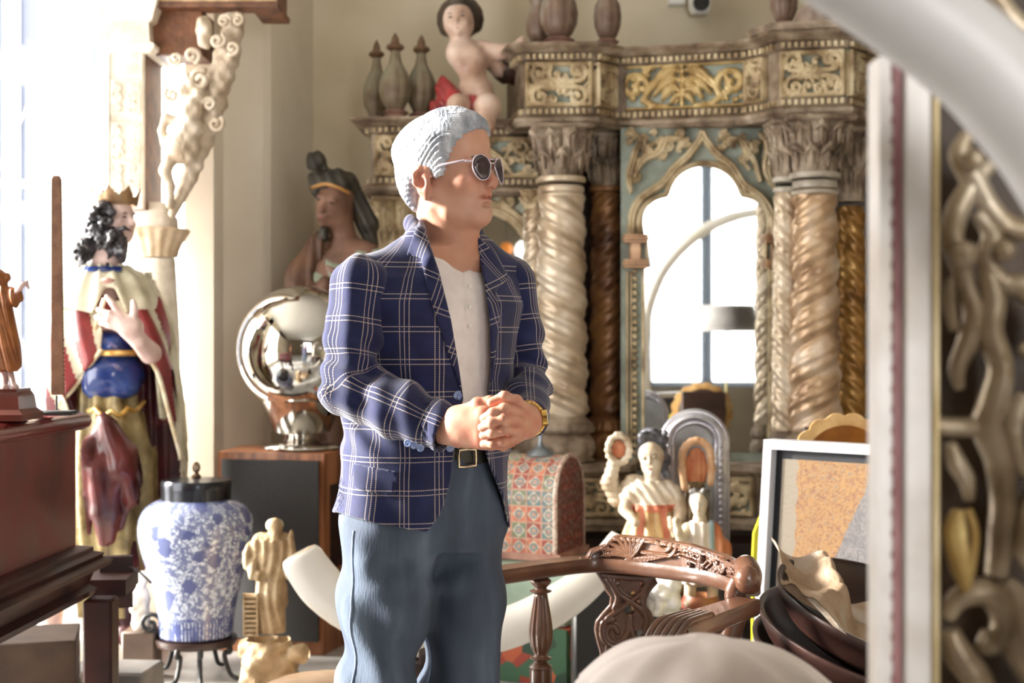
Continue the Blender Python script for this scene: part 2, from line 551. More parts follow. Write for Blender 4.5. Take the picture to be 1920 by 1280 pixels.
# left wall with tall windows
wl = MB()
wl.box((XL - .06, 3.3, .09), (.12, 8.4 - 1.4, .18)); wl.box((XL - .06, 3.3, 3.6), (.12, 7.0, .6))
wl.box((XL - .06, .1, ZC / 2), (.12, 5.2, ZC)); wl.box((XL - .06, 6.55, ZC / 2), (.12, .5, ZC)); wl.box((XL - .06, 4.9, ZC / 2), (.12, .7, ZC))  # last box: unseen pier between the windows, added to keep sun off the painting
struct('wall_left', wl, M_wall)
for i, (y0, ww_) in enumerate(((2.75, 1.8), (5.25, 1.05))):
    w = thing('window_%d' % (i + 2), None, None, (XL, y0 + ww_ / 2, .2)); w['kind'] = 'structure'
    b = MB()
    for yy in (y0, y0 + ww_ / 2, y0 + ww_): b.box((XL - .04, yy, 1.75), (.07, .06, 3.1))
    for zz in (.25, 1.3, 2.3, 3.25): b.box((XL - .04, y0 + ww_ / 2, zz), (.07, ww_, .05))
    obj('window_frame', b, M_white, w)
    obj('window_pane', MB().box((XL - .05, y0 + ww_ / 2, 1.75), (.005, ww_, 3.0)), M_glass, w)
# wall behind the camera, with the big shop window that the mirrors show
wl = MB()
wl.box((-1.2, YF - .06, ZC / 2), (4.1, .12, ZC)); wl.box((3.15, YF - .06, ZC / 2), (.4, .12, ZC))
wl.box((1.9, YF - .06, .4), (2.1, .12, .8)); wl.box((1.9, YF - .06, 3.6), (2.1, .12, .6))
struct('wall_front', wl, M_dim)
w = thing('window_5', None, None, (1.3, YF, .6)); w['kind'] = 'structure'
b = MB()
for xx, ww in ((.9, .08), (1.55, .03), (2.17, .13), (2.93, .06)): b.box((xx, YF - .03, 2.05), (ww, .08, 2.5))
for zz in (.83, 3.27): b.box((1.9, YF - .03, zz), (2.1, .08, .06))
obj('window_frame', b, mat('steel_blue_paint', [(120, 138, 160)], 3, .4), w)
obj('window_pane', MB().box((1.9, YF - .05, 2.05), (2.1, .005, 2.5)), M_glass, w)
struct('baseboard_back', MB().box((1.1, YB - .012, .06), (4.3, .025, .12)), M_white)
# the building across the street, seen through the glass at the far left
b = MB()
fr_ = lambda x0, x1, z0, z1, mi: b.box(((x0 + x1) / 2, 12.0, (z0 + z1) / 2), (x1 - x0, .3, z1 - z0), mi=mi)
fr_(-7.5, -3.92, 0, 6, 0)
for k, x in enumerate((-5.0, -4.62, -4.2)):
    for z0 in (.15, 1.35, 2.5, 3.8):
        b.box((x, 11.84, z0 + .45), (.24, .06, .95), mi=1)
t = obj('neighbouring_building', b, [mat('pale_blue_render', [(68, 72, 84), (76, 80, 92)], 1, .8), mat('hazy_window_blue', [(38, 45, 64)], 1, .4)])
tag(t, 'pale bluish building across the street seen through the window at far left', 'building')
# cable slung from the ceiling
a = P(140, -20, 6.3); c = P(-20, 352, 6.3)
t_ = np.linspace(0, 1, 20)[:, None]
pts = a * (1 - t_) + c * t_; pts[:, 2] -= .03 * np.sin(t_[:, 0] * PI)
tag(obj('cable', MB().tube(pts, .006, 6), M_white), 'thin white cable slanting down in front of the far left window', 'cable')
# security camera and junction box on the back wall
sc = thing('security_camera', 'white dome security camera with black lens on the upper wall', 'security camera', P(1310, 15, YB - .02))
c0 = P(1312, 10, YB - .09)
obj('housing', MB().lathe([(.001, -.075), (.045, -.07), (.06, -.04), (.062, 0), (.062, .05)], (c0[0], c0[1], c0[2] + .02), 24), M_white, sc)
lp = c0 + np.array((0.0, -.065, 0.0))
b = MB(); b.tube([c0 + (0, -.03, .0), c0 + (0, -.075, .0)], .043, 20)
obj('lens', b, mat('black_gloss', [(12, 12, 14)], 3, .08), sc)
obj('mount', MB().box(P(1312, 0, YB - .03), (.1, .06, .1)), M_white, sc)
tag(obj('junction_box', MB().box(P(1268, -2, YB - .03), (.09, .06, .07), bev=.005), M_white), 'small white box on the upper wall left of the security camera', 'electrical box')
# ================================================================= the carved altarpiece
M_gild = mat('worn_gilding', [(92, 70, 50), (156, 134, 102), (200, 182, 148), (218, 206, 178)], 9, .38, metal=.2, bump=.25, bscale=40, contrast=.5, rough2=.6)
M_carv = mat('carved_wood_grey_wash', [(72, 56, 43), (132, 114, 95), (180, 164, 146)], 9, .5, metal=.1, bump=.9, bscale=38, contrast=.45)
M_teal = mat('faded_teal_ground', [(92, 90, 78), (130, 138, 128), (168, 176, 168)], 6, .6, bump=.2, contrast=.5)
M_colL = mat('silvered_gilt_column', [(138, 112, 84), (196, 178, 154), (226, 214, 198)], 6, .30, metal=.35, bump=.15, bscale=30, contrast=.5, rough2=.45)
M_colR = mat('rose_gilt_column', [(128, 96, 70), (190, 160, 128), (222, 206, 188)], 7, .30, metal=.35, bump=.15, bscale=30, contrast=.45, rough2=.45)
M_colD = mat('brown_gilt_column', [(74, 46, 32), (124, 84, 52), (156, 112, 66)], 7, .36, metal=.3, bump=.15, bscale=30, contrast=.45)
M_mirror = bpy.data.materials.new('mirror_silver'); M_mirror.use_nodes = True
bsdf(M_mirror).inputs['Base Color'].default_value = (.93, .95, .94, 1); bsdf(M_mirror).inputs['Metallic'].default_value = 1; bsdf(M_mirror).inputs['Roughness'].default_value = .02
M_dkwood = mat('dark_walnut', [(34, 20, 15), (54, 32, 23)], 4, .4, stretch=(1, 1, 6))

altar = thing('altarpiece', 'tall carved and gilded altarpiece with twisted columns and arched mirrors', 'altarpiece', (.55, 7.0, 0))

def dent(b, path, z0, z1, off, pitch, depth, mi=1):
    """little blocks along a plan path"""
    path = np.asarray(path, float)
    for i in range(len(path) - 1):
        a, c = path[i], path[i + 1]; d = c - a; L = np.linalg.norm(d)
        if L < pitch: continue
        d /= L; n = np.array((d[1], -d[0])); k = int(L / pitch)
        for j in range(k):
            q = a + d * (j + .5) * L / k + n * (off + depth / 2)
            b.box((q[0], q[1], (z0 + z1) / 2), (pitch * .55, depth, z1 - z0), rz=math.atan2(d[1], d[0]), mi=mi)

def acanthus_strokes(w, h, kind=0):
    S = []
    if kind == 0:      # square panel: rosette with four scrolls
        cx, cy = w / 2, h / 2; r = min(w, h) * .21
        for sx in (-1, 1):
            for sy in (-1, 1):
                S.append(spiral(cx + sx * w * .27, cy + sy * h * .27, r, (0 if sx > 0 else PI) - sx * sy * 1.2, 1.2, dr=sx * sy, w0=.3, w1=.3, tail=[(cx + sx * w * .03, cy + sy * h * .06)]))
                S.append(leafs((cx, cy), (cx + sx * w * .2, cy), (cx + sx * w * .4, cy + sy * h * .12), h * .05))
        for a in np.arange(8) * PI / 4:
            S.append(leafs((cx, cy), (cx + .5 * r * math.cos(a), cy + .5 * r * math.sin(a)), (cx + r * math.cos(a), cy + r * math.sin(a)), r * .3, 6))
    elif kind == 1:    # long frieze: two sweeping wings from a centre bud
        cx = w * .47
        for sx in (-1, 1):
            X = lambda f: cx + sx * f * w
            S.append(leafs((X(.02), h * .82), (X(.14), h * 1.0), (X(.34), h * .22), h * .12, lobes=4))
            S.append(leafs((X(.02), h * .62), (X(.10), h * .78), (X(.24), h * .30), h * .10, lobes=3))
            S.append(leafs((X(.03), h * .40), (X(.09), h * .60), (X(.17), h * .20), h * .10, lobes=3))
            S.append(leafs((X(.01), h * .30), (X(.05), h * .35), (X(.10), h * .10), h * .07, lobes=2))
            S.append(spiral(X(.41), h * .52, h * .36, (PI if sx > 0 else 0) + sx * .9, 1.25, dr=-sx, w0=.22, w1=.25, tail=[(X(.12), h * .06), (X(.24), h * .08)]))
            S.append(leafs((X(.40), h * .5), (X(.36), h * .7), (X(.30), h * .78), h * .06))
        S.append(leafs((cx, h * .02), (cx, h * .5), (cx, h * .98), h * .08))
    elif kind == 2:    # S-scroll, tall or wide
        S.append(spiral(w * .5, h * .72, min(w, h * .5) * .34, -PI * .5, 1.3, dr=1, w0=.25, w1=.25, tail=[(w * .2, h * .4), (w * .35, h * .36)]))
        S.append(spiral(w * .5, h * .26, min(w, h * .5) * .34, PI * .5, 1.3, dr=1, w0=.25, w1=.25, tail=[(w * .8, h * .55), (w * .62, h * .6)]))
    elif kind == 3:    # one diagonal leaf and two curls
        S.append(leafs((w * .1, h * .85), (w * .45, h * .95), (w * .72, h * .08), h * .13, lobes=4))
        S.append(spiral(w * .80, h * .70, h * .24, PI, 1.3, dr=-1, w0=.22, w1=.25, tail=[(w * .42, h * .12), (w * .6, h * .3)]))
        S.append(spiral(w * .2, h * .35, h * .24, 0, 1.2, dr=1, w0=.22, w1=.25, tail=[(w * .5, h * .6)]))
        S.append(leafs((w * .55, h * .05), (w * .75, h * .02), (w * .95, h * .2), h * .08))
    return S

def panel(name, a, c, z0, z1, off, kind, parent, amp=.04, mats=None, border=.012):
    a = np.array(a, float); c = np.array(c, float); d = c - a; L = np.linalg.norm(d); d /= L
    n = np.array((d[1], -d[0]))
    fr = frame_on((a[0] + n[0] * off, a[1] + n[1] * off, z0), (d[0], d[1], 0), (0, 0, 1), (n[0], n[1], 0))
    h = z1 - z0
    S = acanthus_strokes(L, h, kind)
    B = border
    for q in ([(B, B), (L - B, B)], [(L - B, B), (L - B, h - B)], [(L - B, h - B), (B, h - B)], [(B, h - B), (B, B)]):
        S.append((np.array(q), np.array([B, B])))
    rg = random.Random(int(a[0] * 977 + z0 * 31 + L * 100))
    for i in range(int(L * h * 480)):
        r_ = rg.uniform(.014, .024); S.append(spiral(rg.uniform(.02, L - .02), rg.uniform(.02, h - .02), r_, rg.uniform(0, 6.28), 1.0, dr=rg.choice((-1, 1)), n=12, w0=.42, w1=.4))
    b = MB(); relief(b, fr, L, h, S, amp, .004, groove=.25)
    return obj(name, b, mats or [M_teal, M_gild], parent, smooth=60)

def entablature(path, z0, z1, parent, dep=.28):
    """full moulded entablature following a plan path"""
    H = z1 - z0
    b = MB()
    prof = [(-dep, z0), (.035, z0), (.055, z0 + .05 * H), (.055, z0 + .09 * H), (.03, z0 + .13 * H), (.012, z0 + .15 * H), (.012, z0 + .22 * H), (.0, z0 + .23 * H),
            (.0, z0 + .80 * H), (.015, z0 + .82 * H), (.02, z0 + .89 * H), (.05, z0 + .905 * H), (.06, z0 + .93 * H), (.085, z0 + .95 * H), (.095, z1 - .01), (.09, z1), (-dep, z1)]
    b.sweep(path, prof)
    o = obj('entablature', b, M_carv, parent, 30)
    b = MB(); dent(b, path, z0 + .15 * H, z0 + .215 * H, .012, .028, .016); dent(b, path, z0 + .825 * H, z0 + .885 * H, .018, .028, .018)
    obj('dentils', b, [M_gild, M_gild], o, 30)
    return o

# -- main entablature, plan follows the photograph: block, recess, sweep to the right block
q = lambda px, Y: ((px - 960) / F * Y, Y)
mp_ = [q(950, 7.05), q(985, 6.62), q(1112, 6.60), q(1150, 6.72), q(1175, 6.72), q(1300, 6.64), q(1400, 6.57), q(1440, 6.47), q(1462, 6.37), q(1585, 6.31), q(1640, 6.55), q(1740, 6.62)]
Z0, Z1 = 2.297, 2.674
ent = entablature(mp_, Z0, Z1, altar)
HH = Z1 - Z0
pz0, pz1 = Z0 + .235 * HH, Z0 + .80 * HH
panel('carved_panel', mp_[1], mp_[2], pz0, pz1, .002, 0, altar)
panel('carved_panel', mp_[2], mp_[3], pz0, pz1, .002, 2, altar, mats=[M_carv, M_gild])
fa = np.array(mp_[4]); fb = np.array(mp_[6])
# long frieze follows the three chords as one relief
L1 = np.linalg.norm(np.array(mp_[5]) - mp_[4]); L2 = np.linalg.norm(np.array(mp_[6]) - mp_[5])
def fr_long(u, v, d):
    A, B, C = [np.array(mp_[i]) for i in (4, 5, 6)]
    t1 = np.clip(u / L1, 0, 1)[:, None]; t2 = np.clip((u - L1) / L2, 0, 1)[:, None]
    xy = A + (B - A) * t1 + (C - B) * t2
    d1 = (B - A) / L1; d2 = (C - B) / L2
    w_ = np.clip((u - L1) / .1 + .5, 0, 1)[:, None]
    dd = d1 * (1 - w_) + d2 * w_; nn = np.stack([dd[:, 1], -dd[:, 0]], 1)
    xy = xy + nn * (d[:, None] + .002)
    return np.stack([xy[:, 0], xy[:, 1], pz0 + v], 1)
b = MB(); Lh = pz1 - pz0; S = acanthus_strokes(L1 + L2, Lh, 1)
for v_ in (.008, Lh - .008): S.append((np.array([(0, v_), (L1 + L2, v_)]), np.array([.008, .008])))
rg = random.Random(5)
for i in range(34):
    S.append(spiral(rg.uniform(.02, L1 + L2 - .02), rg.uniform(.015, Lh - .015), rg.uniform(.012, .02), rg.uniform(0, 6.28), 1.0, dr=rg.choice((-1, 1)), n=12, w0=.4, w1=.4))
relief(b, fr_long, L1 + L2, Lh, S, .032, .005, groove=.25)
obj('carved_frieze', b, [M_teal, mat('bright_gilding', [(124, 92, 52), (186, 158, 106), (214, 194, 146)], 9, .36, metal=.3, bump=.2, bscale=40, contrast=.5)], altar, 60)
panel('carved_panel', mp_[6], mp_[7], pz0, pz1, .002, 2, altar)
panel('carved_panel', mp_[8], mp_[9], pz0, pz1, .002, 0, altar)
panel('carved_panel', mp_[9], mp_[10], pz0, pz1, .002, 2, altar)
# raised plinth slab on the right block top
b = MB(); b.sweep([q(1425, 6.46), q(1462, 6.33), q(1585, 6.27), q(1640, 6.5)], [(-.2, Z1), (.07, Z1), (.075, Z1 + .03), (-.2, Z1 + .03)])
obj('top_slab', b, M_carv, altar, 30)

# -- lower left entablature
ml = [(-.66, 7.2), (-.67, 6.80), (-.40, 6.78), (-.38, 6.86), (.16, 6.86)]
Y0, Y1 = 2.0, 2.36
entablature(ml, Y0, Y1, altar, dep=.2)
obj('top_board', MB().box((-.25, 7.07, Y1 - .012), (.80, .50, .02)), M_carv, altar)
panel('carved_panel', (-.655, 6.80), ml[2], Y0 + .235 * .36, Y0 + .8 * .36, .002, 0, altar)
panel('carved_panel', (-.32, 6.86), (.13, 6.86), Y0 + .235 * .36, Y0 + .8 * .36, .002, 3, altar)

# -- twisted columns
def twist_column(name, x, y, z0, z1, r0, r1, sgn, m, parent, n=2, lam=.165, capm=None, capw=1.55):
    b = MB(); nz = 260; seg = 72
    th = np.linspace(0, 2 * PI, seg, endpoint=False)
    zz = np.linspace(z0, z1, nz); G = np.zeros((nz, seg, 3))
    for i, z in enumerate(zz):
        t = (z - z0) / (z1 - z0); R = r0 + (r1 - r0) * t
        ph = n * th - sgn * 2 * PI * z / lam * 1.0
        lob = np.abs(np.cos(ph / 2)) ** .7
        rid = np.cos(ph * 3 + 1.0)
        fade = min(1, t / .03, (1 - t) / .03)
        rr = R * (.84 + fade * (.19 * lob + .035 * rid * lob))
        G[i, :, 0] = x + rr * np.cos(th); G[i, :, 1] = y + rr * np.sin(th); G[i, :, 2] = z
    b.grid(G, closev=True, capu=True)
    c = obj('twisted_column', b, m, parent, 60)
    return c
def capital(x, y, z0, z1, r, R, m, parent, n=8):
    """bell capital with two tiers of curling leaves under a square abacus"""
    b = MB(); H = z1 - z0
    def fn(th, z, rr):
        t = (z - z0) / H
        a = np.zeros_like(th)
        if t < .5: a += (.24 * np.abs(np.cos(n / 2 * th)) ** .8 - .12) * math.sin(min(1, t / .5) * PI * .72) * (1 if t < .46 else .5)
        if t > .3: a += (.28 * np.abs(np.sin(n / 2 * th)) ** .8 - .14) * math.sin(min(1, (t - .3) / .6) * PI * .75)
        a += .05 * np.cos(n * 4 * th + 6 * t) * math.sin(t * PI)
        return rr * (1 + a)
    prof = []
    for t in np.linspace(0, .9, 30):
        rr = r * 1.0 + (R * .86 - r) * t ** 1.6
        if .36 < t < .46: rr += .03 * R
        if .76 < t < .86: rr += .05 * R
        prof.append((rr, z0 + t * H))
    b.lathe(prof, (x, y, 0), 96, fn)
    for tier, zt, rad, kk in ((0, .42, 1.12, 0), (1, .80, 1.12, PI / n)):
        rr = (r + (R * .86 - r) * zt ** 1.6) * rad
        for i in range(n):
            a = i * 2 * PI / n + kk
            c = np.array((x + rr * math.cos(a), y + rr * math.sin(a), z0 + zt * H))
            tg = np.array((-math.sin(a), math.cos(a), 0)) * R * .16
            out = np.array((math.cos(a), math.sin(a), 0))
            b.tube([c - tg * 1.2 - out * .01 - (0, 0, .02), c - tg * .6 + out * .004, c + out * .012 + (0, 0, .012), c + tg * .6 + out * .004, c + tg * 1.2 - out * .01 - (0, 0, .02)], [R * .03, R * .09, R * .13, R * .09, R * .03], 8)
            b.tube([c + out * .0 - (0, 0, H * .30), c + out * .004 - (0, 0, H * .12), c + out * .01], [R * .03, R * .07, R * .05], 6)
    b.box((x, y, z1 - .05 * H), (R * 1.9, R * 1.9, .1 * H), rz=.1, bev=.01)
    return obj('capital', b, m, parent, 60)
def rings(x, y, zs, m, parent, name='column_ring'):
    b = MB()
    for z, r, t in zs:
        b.lathe([(r * .8, z - t), (r * .97, z - t * .9), (r, z - t * .4), (r, z + t * .4), (r * .97, z + t * .9), (r * .8, z + t)], (x, y, 0), 40)
    return obj(name, b, m, parent, 40)
def col_base(x, y, z0, z1, r, m, parent):
    b = MB(); H = z1 - z0
    def fn(th, z, rr):
        t = (z - z0) / H
        k = .05 * np.abs(np.sin(10 * th)) if .62 < t < .9 else (.08 * np.abs(np.sin(5 * th)) * math.sin(min(1, t / .6) * PI) if t < .6 else 0)
        return rr * (1 + k)
    prof = [(r * 1.25, z0), (r * 1.3, z0 + .05 * H), (r * 1.2, z0 + .12 * H), (r * 1.32, z0 + .3 * H), (r * 1.3, z0 + .45 * H), (r * 1.16, z0 + .58 * H), (r * 1.12, z0 + .61 * H), (r * 1.26, z0 + .66 * H),
            (r * 1.28, z0 + .74 * H), (r * 1.2, z0 + .80 * H), (r * 1.2, z0 + .84 * H), (r * 1.1, z0 + .9 * H), (r * .95, z1)]
    b.lathe(prof, (x, y, 0), 90, fn)
    return obj('column_base', b, m, parent, 60)

cx, cy = P(1053, 0, 6.56)[0], 6.62
twist_column('a', cx, cy, .94, 2.0, .125, .108, -1, M_colL, altar)
capital(cx, cy, 2.06, 2.30, .095, .15, M_carv, altar)
rings(cx, cy, [(2.05, .115, .014), (2.005, .108, .016), (1.975, .11, .01)], M_colL, altar)
col_base(cx, cy, .74, .955, .118, M_carv, altar)
x2, y2 = P(1006, 0, 6.70)[0], 6.76
twist_column('b', x2, y2, .94, 1.93, .07, .06, 1, M_colL, altar, lam=.13)
capital(x2, y2, 1.93, 2.02, .055, .07, M_gild, altar)
col_base(x2, y2, .74, .94, .065, M_carv, altar)
x3, y3 = P(1137, 0, 6.84)[0], 6.84
twist_column('c', x3, y3, .94, 2.02, .083, .074, 1, M_colD, altar, lam=.17)
capital(x3, y3, 2.04, 2.30, .07, .1, M_carv, altar)
rings(x3, y3, [(2.03, .082, .014)], M_colD, altar)
col_base(x3, y3, .74, .94, .08, M_colD, altar)
x4, y4 = P(1533, 0, 6.32)[0], 6.38
twist_column('d', x4, y4, .88, 1.98, .118, .099, 1, M_colR, altar)
capital(x4, y4, 2.04, 2.30, .092, .16, M_carv, altar, n=10)
M_ring = mat('grey_cream_ring', [(120, 106, 90), (176, 168, 154), (196, 190, 178)], 9, .4, contrast=.5); rings(x4, y4, [(2.04, .115, .014), (2.0, .1, .018), (1.965, .106, .01)], M_ring, altar)
col_base(x4, y4, .72, .9, .11, M_carv, altar)
x5, y5 = P(1474, 0, 6.42)[0], 6.44
twist_column('e', x5, y5, .88, 1.98, .064, .052, -1, M_colL, altar, lam=.15)
capital(x5, y5, 2.03, 2.30, .05, .09, M_carv, altar)
rings(x5, y5, [(2.03, .06, .012), (1.985, .056, .012)], M_ring, altar)
col_base(x5, y5, .72, .9, .06, M_carv, altar)
x6, y6 = P(1597, 0, 6.62)[0], 6.64
twist_column('f', x6, y6, .86, 1.93, .08, .066, -1, mat('old_gold_column', [(96, 64, 32), (150, 108, 52), (186, 148, 86)], 7, .32, metal=.4, bump=.15, contrast=.45), altar, lam=.17)
capital(x6, y6, 1.95, 2.30, .062, .1, M_carv, altar)
col_base(x6, y6, .72, .88, .07, M_colD, altar)
# capital and column of the left unit
xl, yl = P(742, 0, 6.9)[0], 6.9
twist_column('g', xl, yl, .94, 1.70, .085, .08, -1, M_colL, altar)
capital(xl, yl, 1.72, 2.0, .08, .125, M_gild, altar)
col_base(xl, yl, .74, .94, .085, M_carv, altar)

# -- right arch: pierced panel with ogee hood and lobed opening
A2 = np.array(q(1164, 6.66)); B2 = np.array(q(1462, 6.66))
dA = B2 - A2; LA = np.linalg.norm(dA); dA /= LA; nA = np.array((dA[1], -dA[0]))
def on(px, py, A=A2, d=dA):
    """pixel ray meets the arch plane -> (s, z)"""
    k = (px - 960) / F
    s = (k * A[1] - A[0]) / (d[0] - k * d[1])
    Y = A[1] + s * d[1]
    return s, CZ + (640 - py) / F * Y
def arcpts(p0, p1, bulge, n=10):
    p0 = np.array(p0, float); p1 = np.array(p1, float); d = p1 - p0; nn = np.array((d[1], -d[0])) * bulge
    return [tuple(p0 + d * t + nn * 4 * t * (1 - t)) for t in np.linspace(0, 1, n)]
ol = [(1206, 850), (1206, 505)] + [(1216, 500), (1212, 455), (1205, 450)] + arcpts((1205, 435), (1251, 366), .26) + arcpts((1253, 362), (1318, 308), .17) + arcpts((1322, 308), (1390, 361), .17) + arcpts((1393, 366), (1441, 432), .26) + [(1443, 450), (1436, 455), (1436, 495), (1443, 500), (1444, 850)]
olS = [on(*p_) for p_ in ol]
zb, zt = .66, 2.30
frA = frame_on((A2[0], A2[1], zb), (dA[0], dA[1], 0), (0, 0, 1), (nA[0], nA[1], 0))
S = []
hood = [(1183, 445), (1186, 400), (1204, 370), (1240, 345), (1265, 315), (1290, 292), (1312, 262), (1316, 250), (1322, 262), (1345, 290), (1372, 312), (1393, 345), (1428, 372), (1447, 405), (1450, 445)]
hs = catmull([on(*p_) for p_ in hood], 6) - (0, zb)
S.append((hs, np.full(len(hs), .020)))
inn = np.array([olS[i] for i in range(5, len(olS) - 5)]) - (0, zb)
ctr = inn.mean(0)
S.append((inn + (inn - ctr) * .04, np.full(len(inn), .014)))
def cv(*pp): return catmull([on(*p_) for p_ in pp], 6) - (0, zb)
for pp, w_ in (([(1290, 262), (1250, 262), (1235, 285), (1205, 300), (1190, 330)], .018), ([(1240, 262), (1218, 275), (1228, 292), (1245, 282)], .012), ([(1200, 262), (1190, 290), (1180, 330), (1182, 360)], .016),
               ([(1345, 262), (1385, 262), (1400, 285), (1412, 300), (1425, 340)], .014), ([(1395, 262), (1408, 275), (1398, 292), (1390, 300), (1405, 318)], .012), ([(1425, 250), (1440, 275), (1436, 320), (1450, 350)], .018)):
    c_ = cv(*pp); t_ = np.linspace(0, 1, len(c_)); S.append((c_, w_ * (.5 + .8 * np.sin(PI * t_))))
rg = random.Random(9)
for k in range(60):
    side = rg.choice((-1, 1)); px_ = 1316 + side * rg.uniform(30, 140); py_ = rg.uniform(248, 300 + abs(px_ - 1316) * .75)
    lim = 262 + abs(px_ - 1316) * .62
    if py_ > lim - 8: continue
    s_, z_ = on(px_, py_); S.append(spiral(s_, z_ - zb, rg.uniform(.016, .026), rg.uniform(0, 6.28), 1.1, dr=side, n=12, w0=.42, w1=.4))
for k in range(34):
    i_ = k * (len(hs) - 1) // 33; S.append((np.array([hs[i_] + (0, -.001), hs[i_] + (0, .001)]), np.array([.011, .011])))
for sx_, pxs in ((0, (1176, 1183)), (1, (1448, 1455))):
    for px_ in pxs[:2]:
        c_ = cv((px_, 510), (px_, 840)); S.append((c_, np.full(len(c_), .006)))
def beads(U_, V_):
    H = np.zeros_like(U_)
    for px_ in (1190, 1449):
        s_, _ = on(px_, 600); ph = (V_ % .034) / .034 - .5
        dd = np.hypot((U_ - s_) / .014, ph * .034 / .016)
        H = np.maximum(H, np.where(V_ < on(0, 505)[1] - zb + .0, .022 * np.sqrt(np.clip(1 - dd ** 2, 0, 1)), 0))
    return H
hole = in_poly([(s_, z_ - zb) for s_, z_ in olS])
b = MB(); relief(b, frA, LA, zt - zb, S, .035, .0045, groove=.35, hole=hole, extra=beads)
obj('arch_panel', b, [M_teal, M_gild], altar, 60)
b = MB(); oo = np.array(olS)
dn = [oo[0]]
for i in range(1, len(oo)):
    dn.append(oo[i])
edge = np.array([frA(s_, z_ - zb, .004) for s_, z_ in dn])
b.tube(edge, .008, 8)
obj('arch_edge_moulding', b, M_gild, altar, 60)
for pl in ((1166, 1216), (1431, 1463)):
    b = MB()
    for py_ in (448, 495):
        a_, z_ = on(pl[0], py_); c_, _ = on(pl[1], py_)
        for dz, ex in ((0, .055), (-.014, .045), (.014, .045)):
            m0 = frA((a_ + c_) / 2, z_ - zb + dz, .02)
            b.box(m0, (c_ - a_ + (.0 if dz == 0 else -.01), ex * 1.3, .014), rz=math.atan2(dA[1], dA[0]), bev=.004)
    a_, z_ = on(pl[0] + 8, 471); c_, _ = on(pl[1] - 8, 471)
    b.box(frA((a_ + c_) / 2, z_ - zb, .008), (c_ - a_ - .03, .035, .09), rz=math.atan2(dA[1], dA[0]), bev=.006)
    obj('impost', b, mat('orange_gilt', [(120, 84, 62), (172, 134, 102), (200, 172, 138)], 9, .35, metal=.3, contrast=.4), altar, 40)
# mirror behind the opening
b = MB(); b.add([frA(.02, .02, -.012), frA(LA - .01, .02, -.012), frA(LA - .01, zt - zb - .03, -.012), frA(.02, zt - zb - .03, -.012)], [(0, 1, 2, 3)])
b.add([frA(.02, .02, -.022), frA(LA - .01, .02, -.022), frA(LA - .01, zt - zb - .03, -.022), frA(.02, zt - zb - .03, -.022)], [(3, 2, 1, 0)])
obj('mirror', b, M_mirror, altar)
# -- left arch beside the man's shoulder
A3 = np.array((-.52, 6.93)); d3 = np.array((1., 0.)); 
on3 = lambda px, py: on(px, py, A3, d3)
fr3 = frame_on((A3[0], A3[1], .66), (1, 0, 0), (0, 0, 1), (0, -1, 0))
c3, _ = on3(905, 500); zc = on3(905, 500)[1]
rad = on3(992, 500)[0] - c3
arc = [(c3 - rad, 0.02)] + [(c3 + rad * math.cos(a), zc - .66 + rad * 1.12 * math.sin(a)) for a in np.linspace(PI, 0, 30)] + [(c3 + rad, .02)]
arc = np.array(arc); S = []
for k_, w_ in ((1.10, .024), (1.24, .016)):
    S.append((np.stack([c3 + (arc[:, 0] - c3) * k_, np.where(arc[:, 1] > zc - .66, zc - .66 + (arc[:, 1] - zc + .66) * k_, arc[:, 1])], 1), np.full(len(arc), w_)))
for i in range(7):
    a = PI * (.1 + .8 * i / 6); rr = rad * 1.42
    S.append(spiral(c3 + rr * math.cos(a), zc - .66 + rr * math.sin(a) * 1.1, .045, a, 1.2, dr=1 if i < 3 else -1, w0=.35, w1=.3))
b = MB(); relief(b, fr3, .68, 1.35, S, .03, .005, groove=.3, hole=in_poly(arc))
obj('arch_panel', b, [mat('pale_sage_ground', [(150, 156, 140), (180, 184, 168), (196, 198, 184)], 6, .6, contrast=.4), M_gild], altar, 60)
b = MB(); b.add([fr3(.02, 0, -.03), fr3(.66, 0, -.03), fr3(.66, 1.33, -.03), fr3(.02, 1.33, -.03)], [(0, 1, 2, 3)]); b.add([fr3(.02, 0, -.04), fr3(.66, 0, -.04), fr3(.66, 1.33, -.04), fr3(.02, 1.33, -.04)], [(3, 2, 1, 0)])
obj('mirror', b, M_mirror, altar)
# -- back boards, pilaster strips and predella
b = MB()
b.box((.62, 7.12, 1.5), (2.6, .03, 1.6)); b.box((P(1170, 0, 6.9)[0] - .0, 6.93, 1.48), (.03, .05, 1.62)); 
obj('back_board', b, M_dkwood, altar)
obj('bevelled_strip', MB().box((P(1173, 0, 6.84)[0], 6.84, 1.5), (.022, .02, 1.2)), mat('blue_grey_mirror_strip', [(160, 172, 178)], 3, .15, metal=.6), altar)
b = MB(); b.sweep([(-.6, 7.3), (-.6, 6.78), (.0, 6.70), (.12, 6.48), (.5, 6.48), (.56, 6.7), (1.12, 6.5), (1.18, 6.24), (1.62, 6.2), (1.78, 6.5), (1.78, 7.3)],
        [(-.3, .44), (.03, .44), (.04, .47), (.015, .49), (0, .5), (0, .68), (.015, .69), (.045, .71), (.05, .74), (-.3, .74)])
obj('predella', b, M_carv, altar, 30)
panel('carved_panel', (.57, 6.7), (1.11, 6.5), .5, .68, .002, 1, altar, amp=.03)
panel('carved_panel', (1.19, 6.24), (1.60, 6.2), .5, .68, .002, 0, altar, amp=.03)
panel('carved_panel', (.13, 6.48), (.49, 6.48), .5, .68, .002, 0, altar, amp=.03)
b = MB(); b.sweep([(-.58, 7.3), (-.58, 6.84), (.1, 6.76), (.6, 6.78), (1.2, 6.55), (1.7, 6.5), (1.75, 7.3)], [(-.25, 0), (-.02, 0), (-.02, .06), (-.04, .08), (-.04, .36), (0, .40), (0, .44), (-.25, .44)])
obj('base_cabinet', b, M_dkwood, altar, 30)

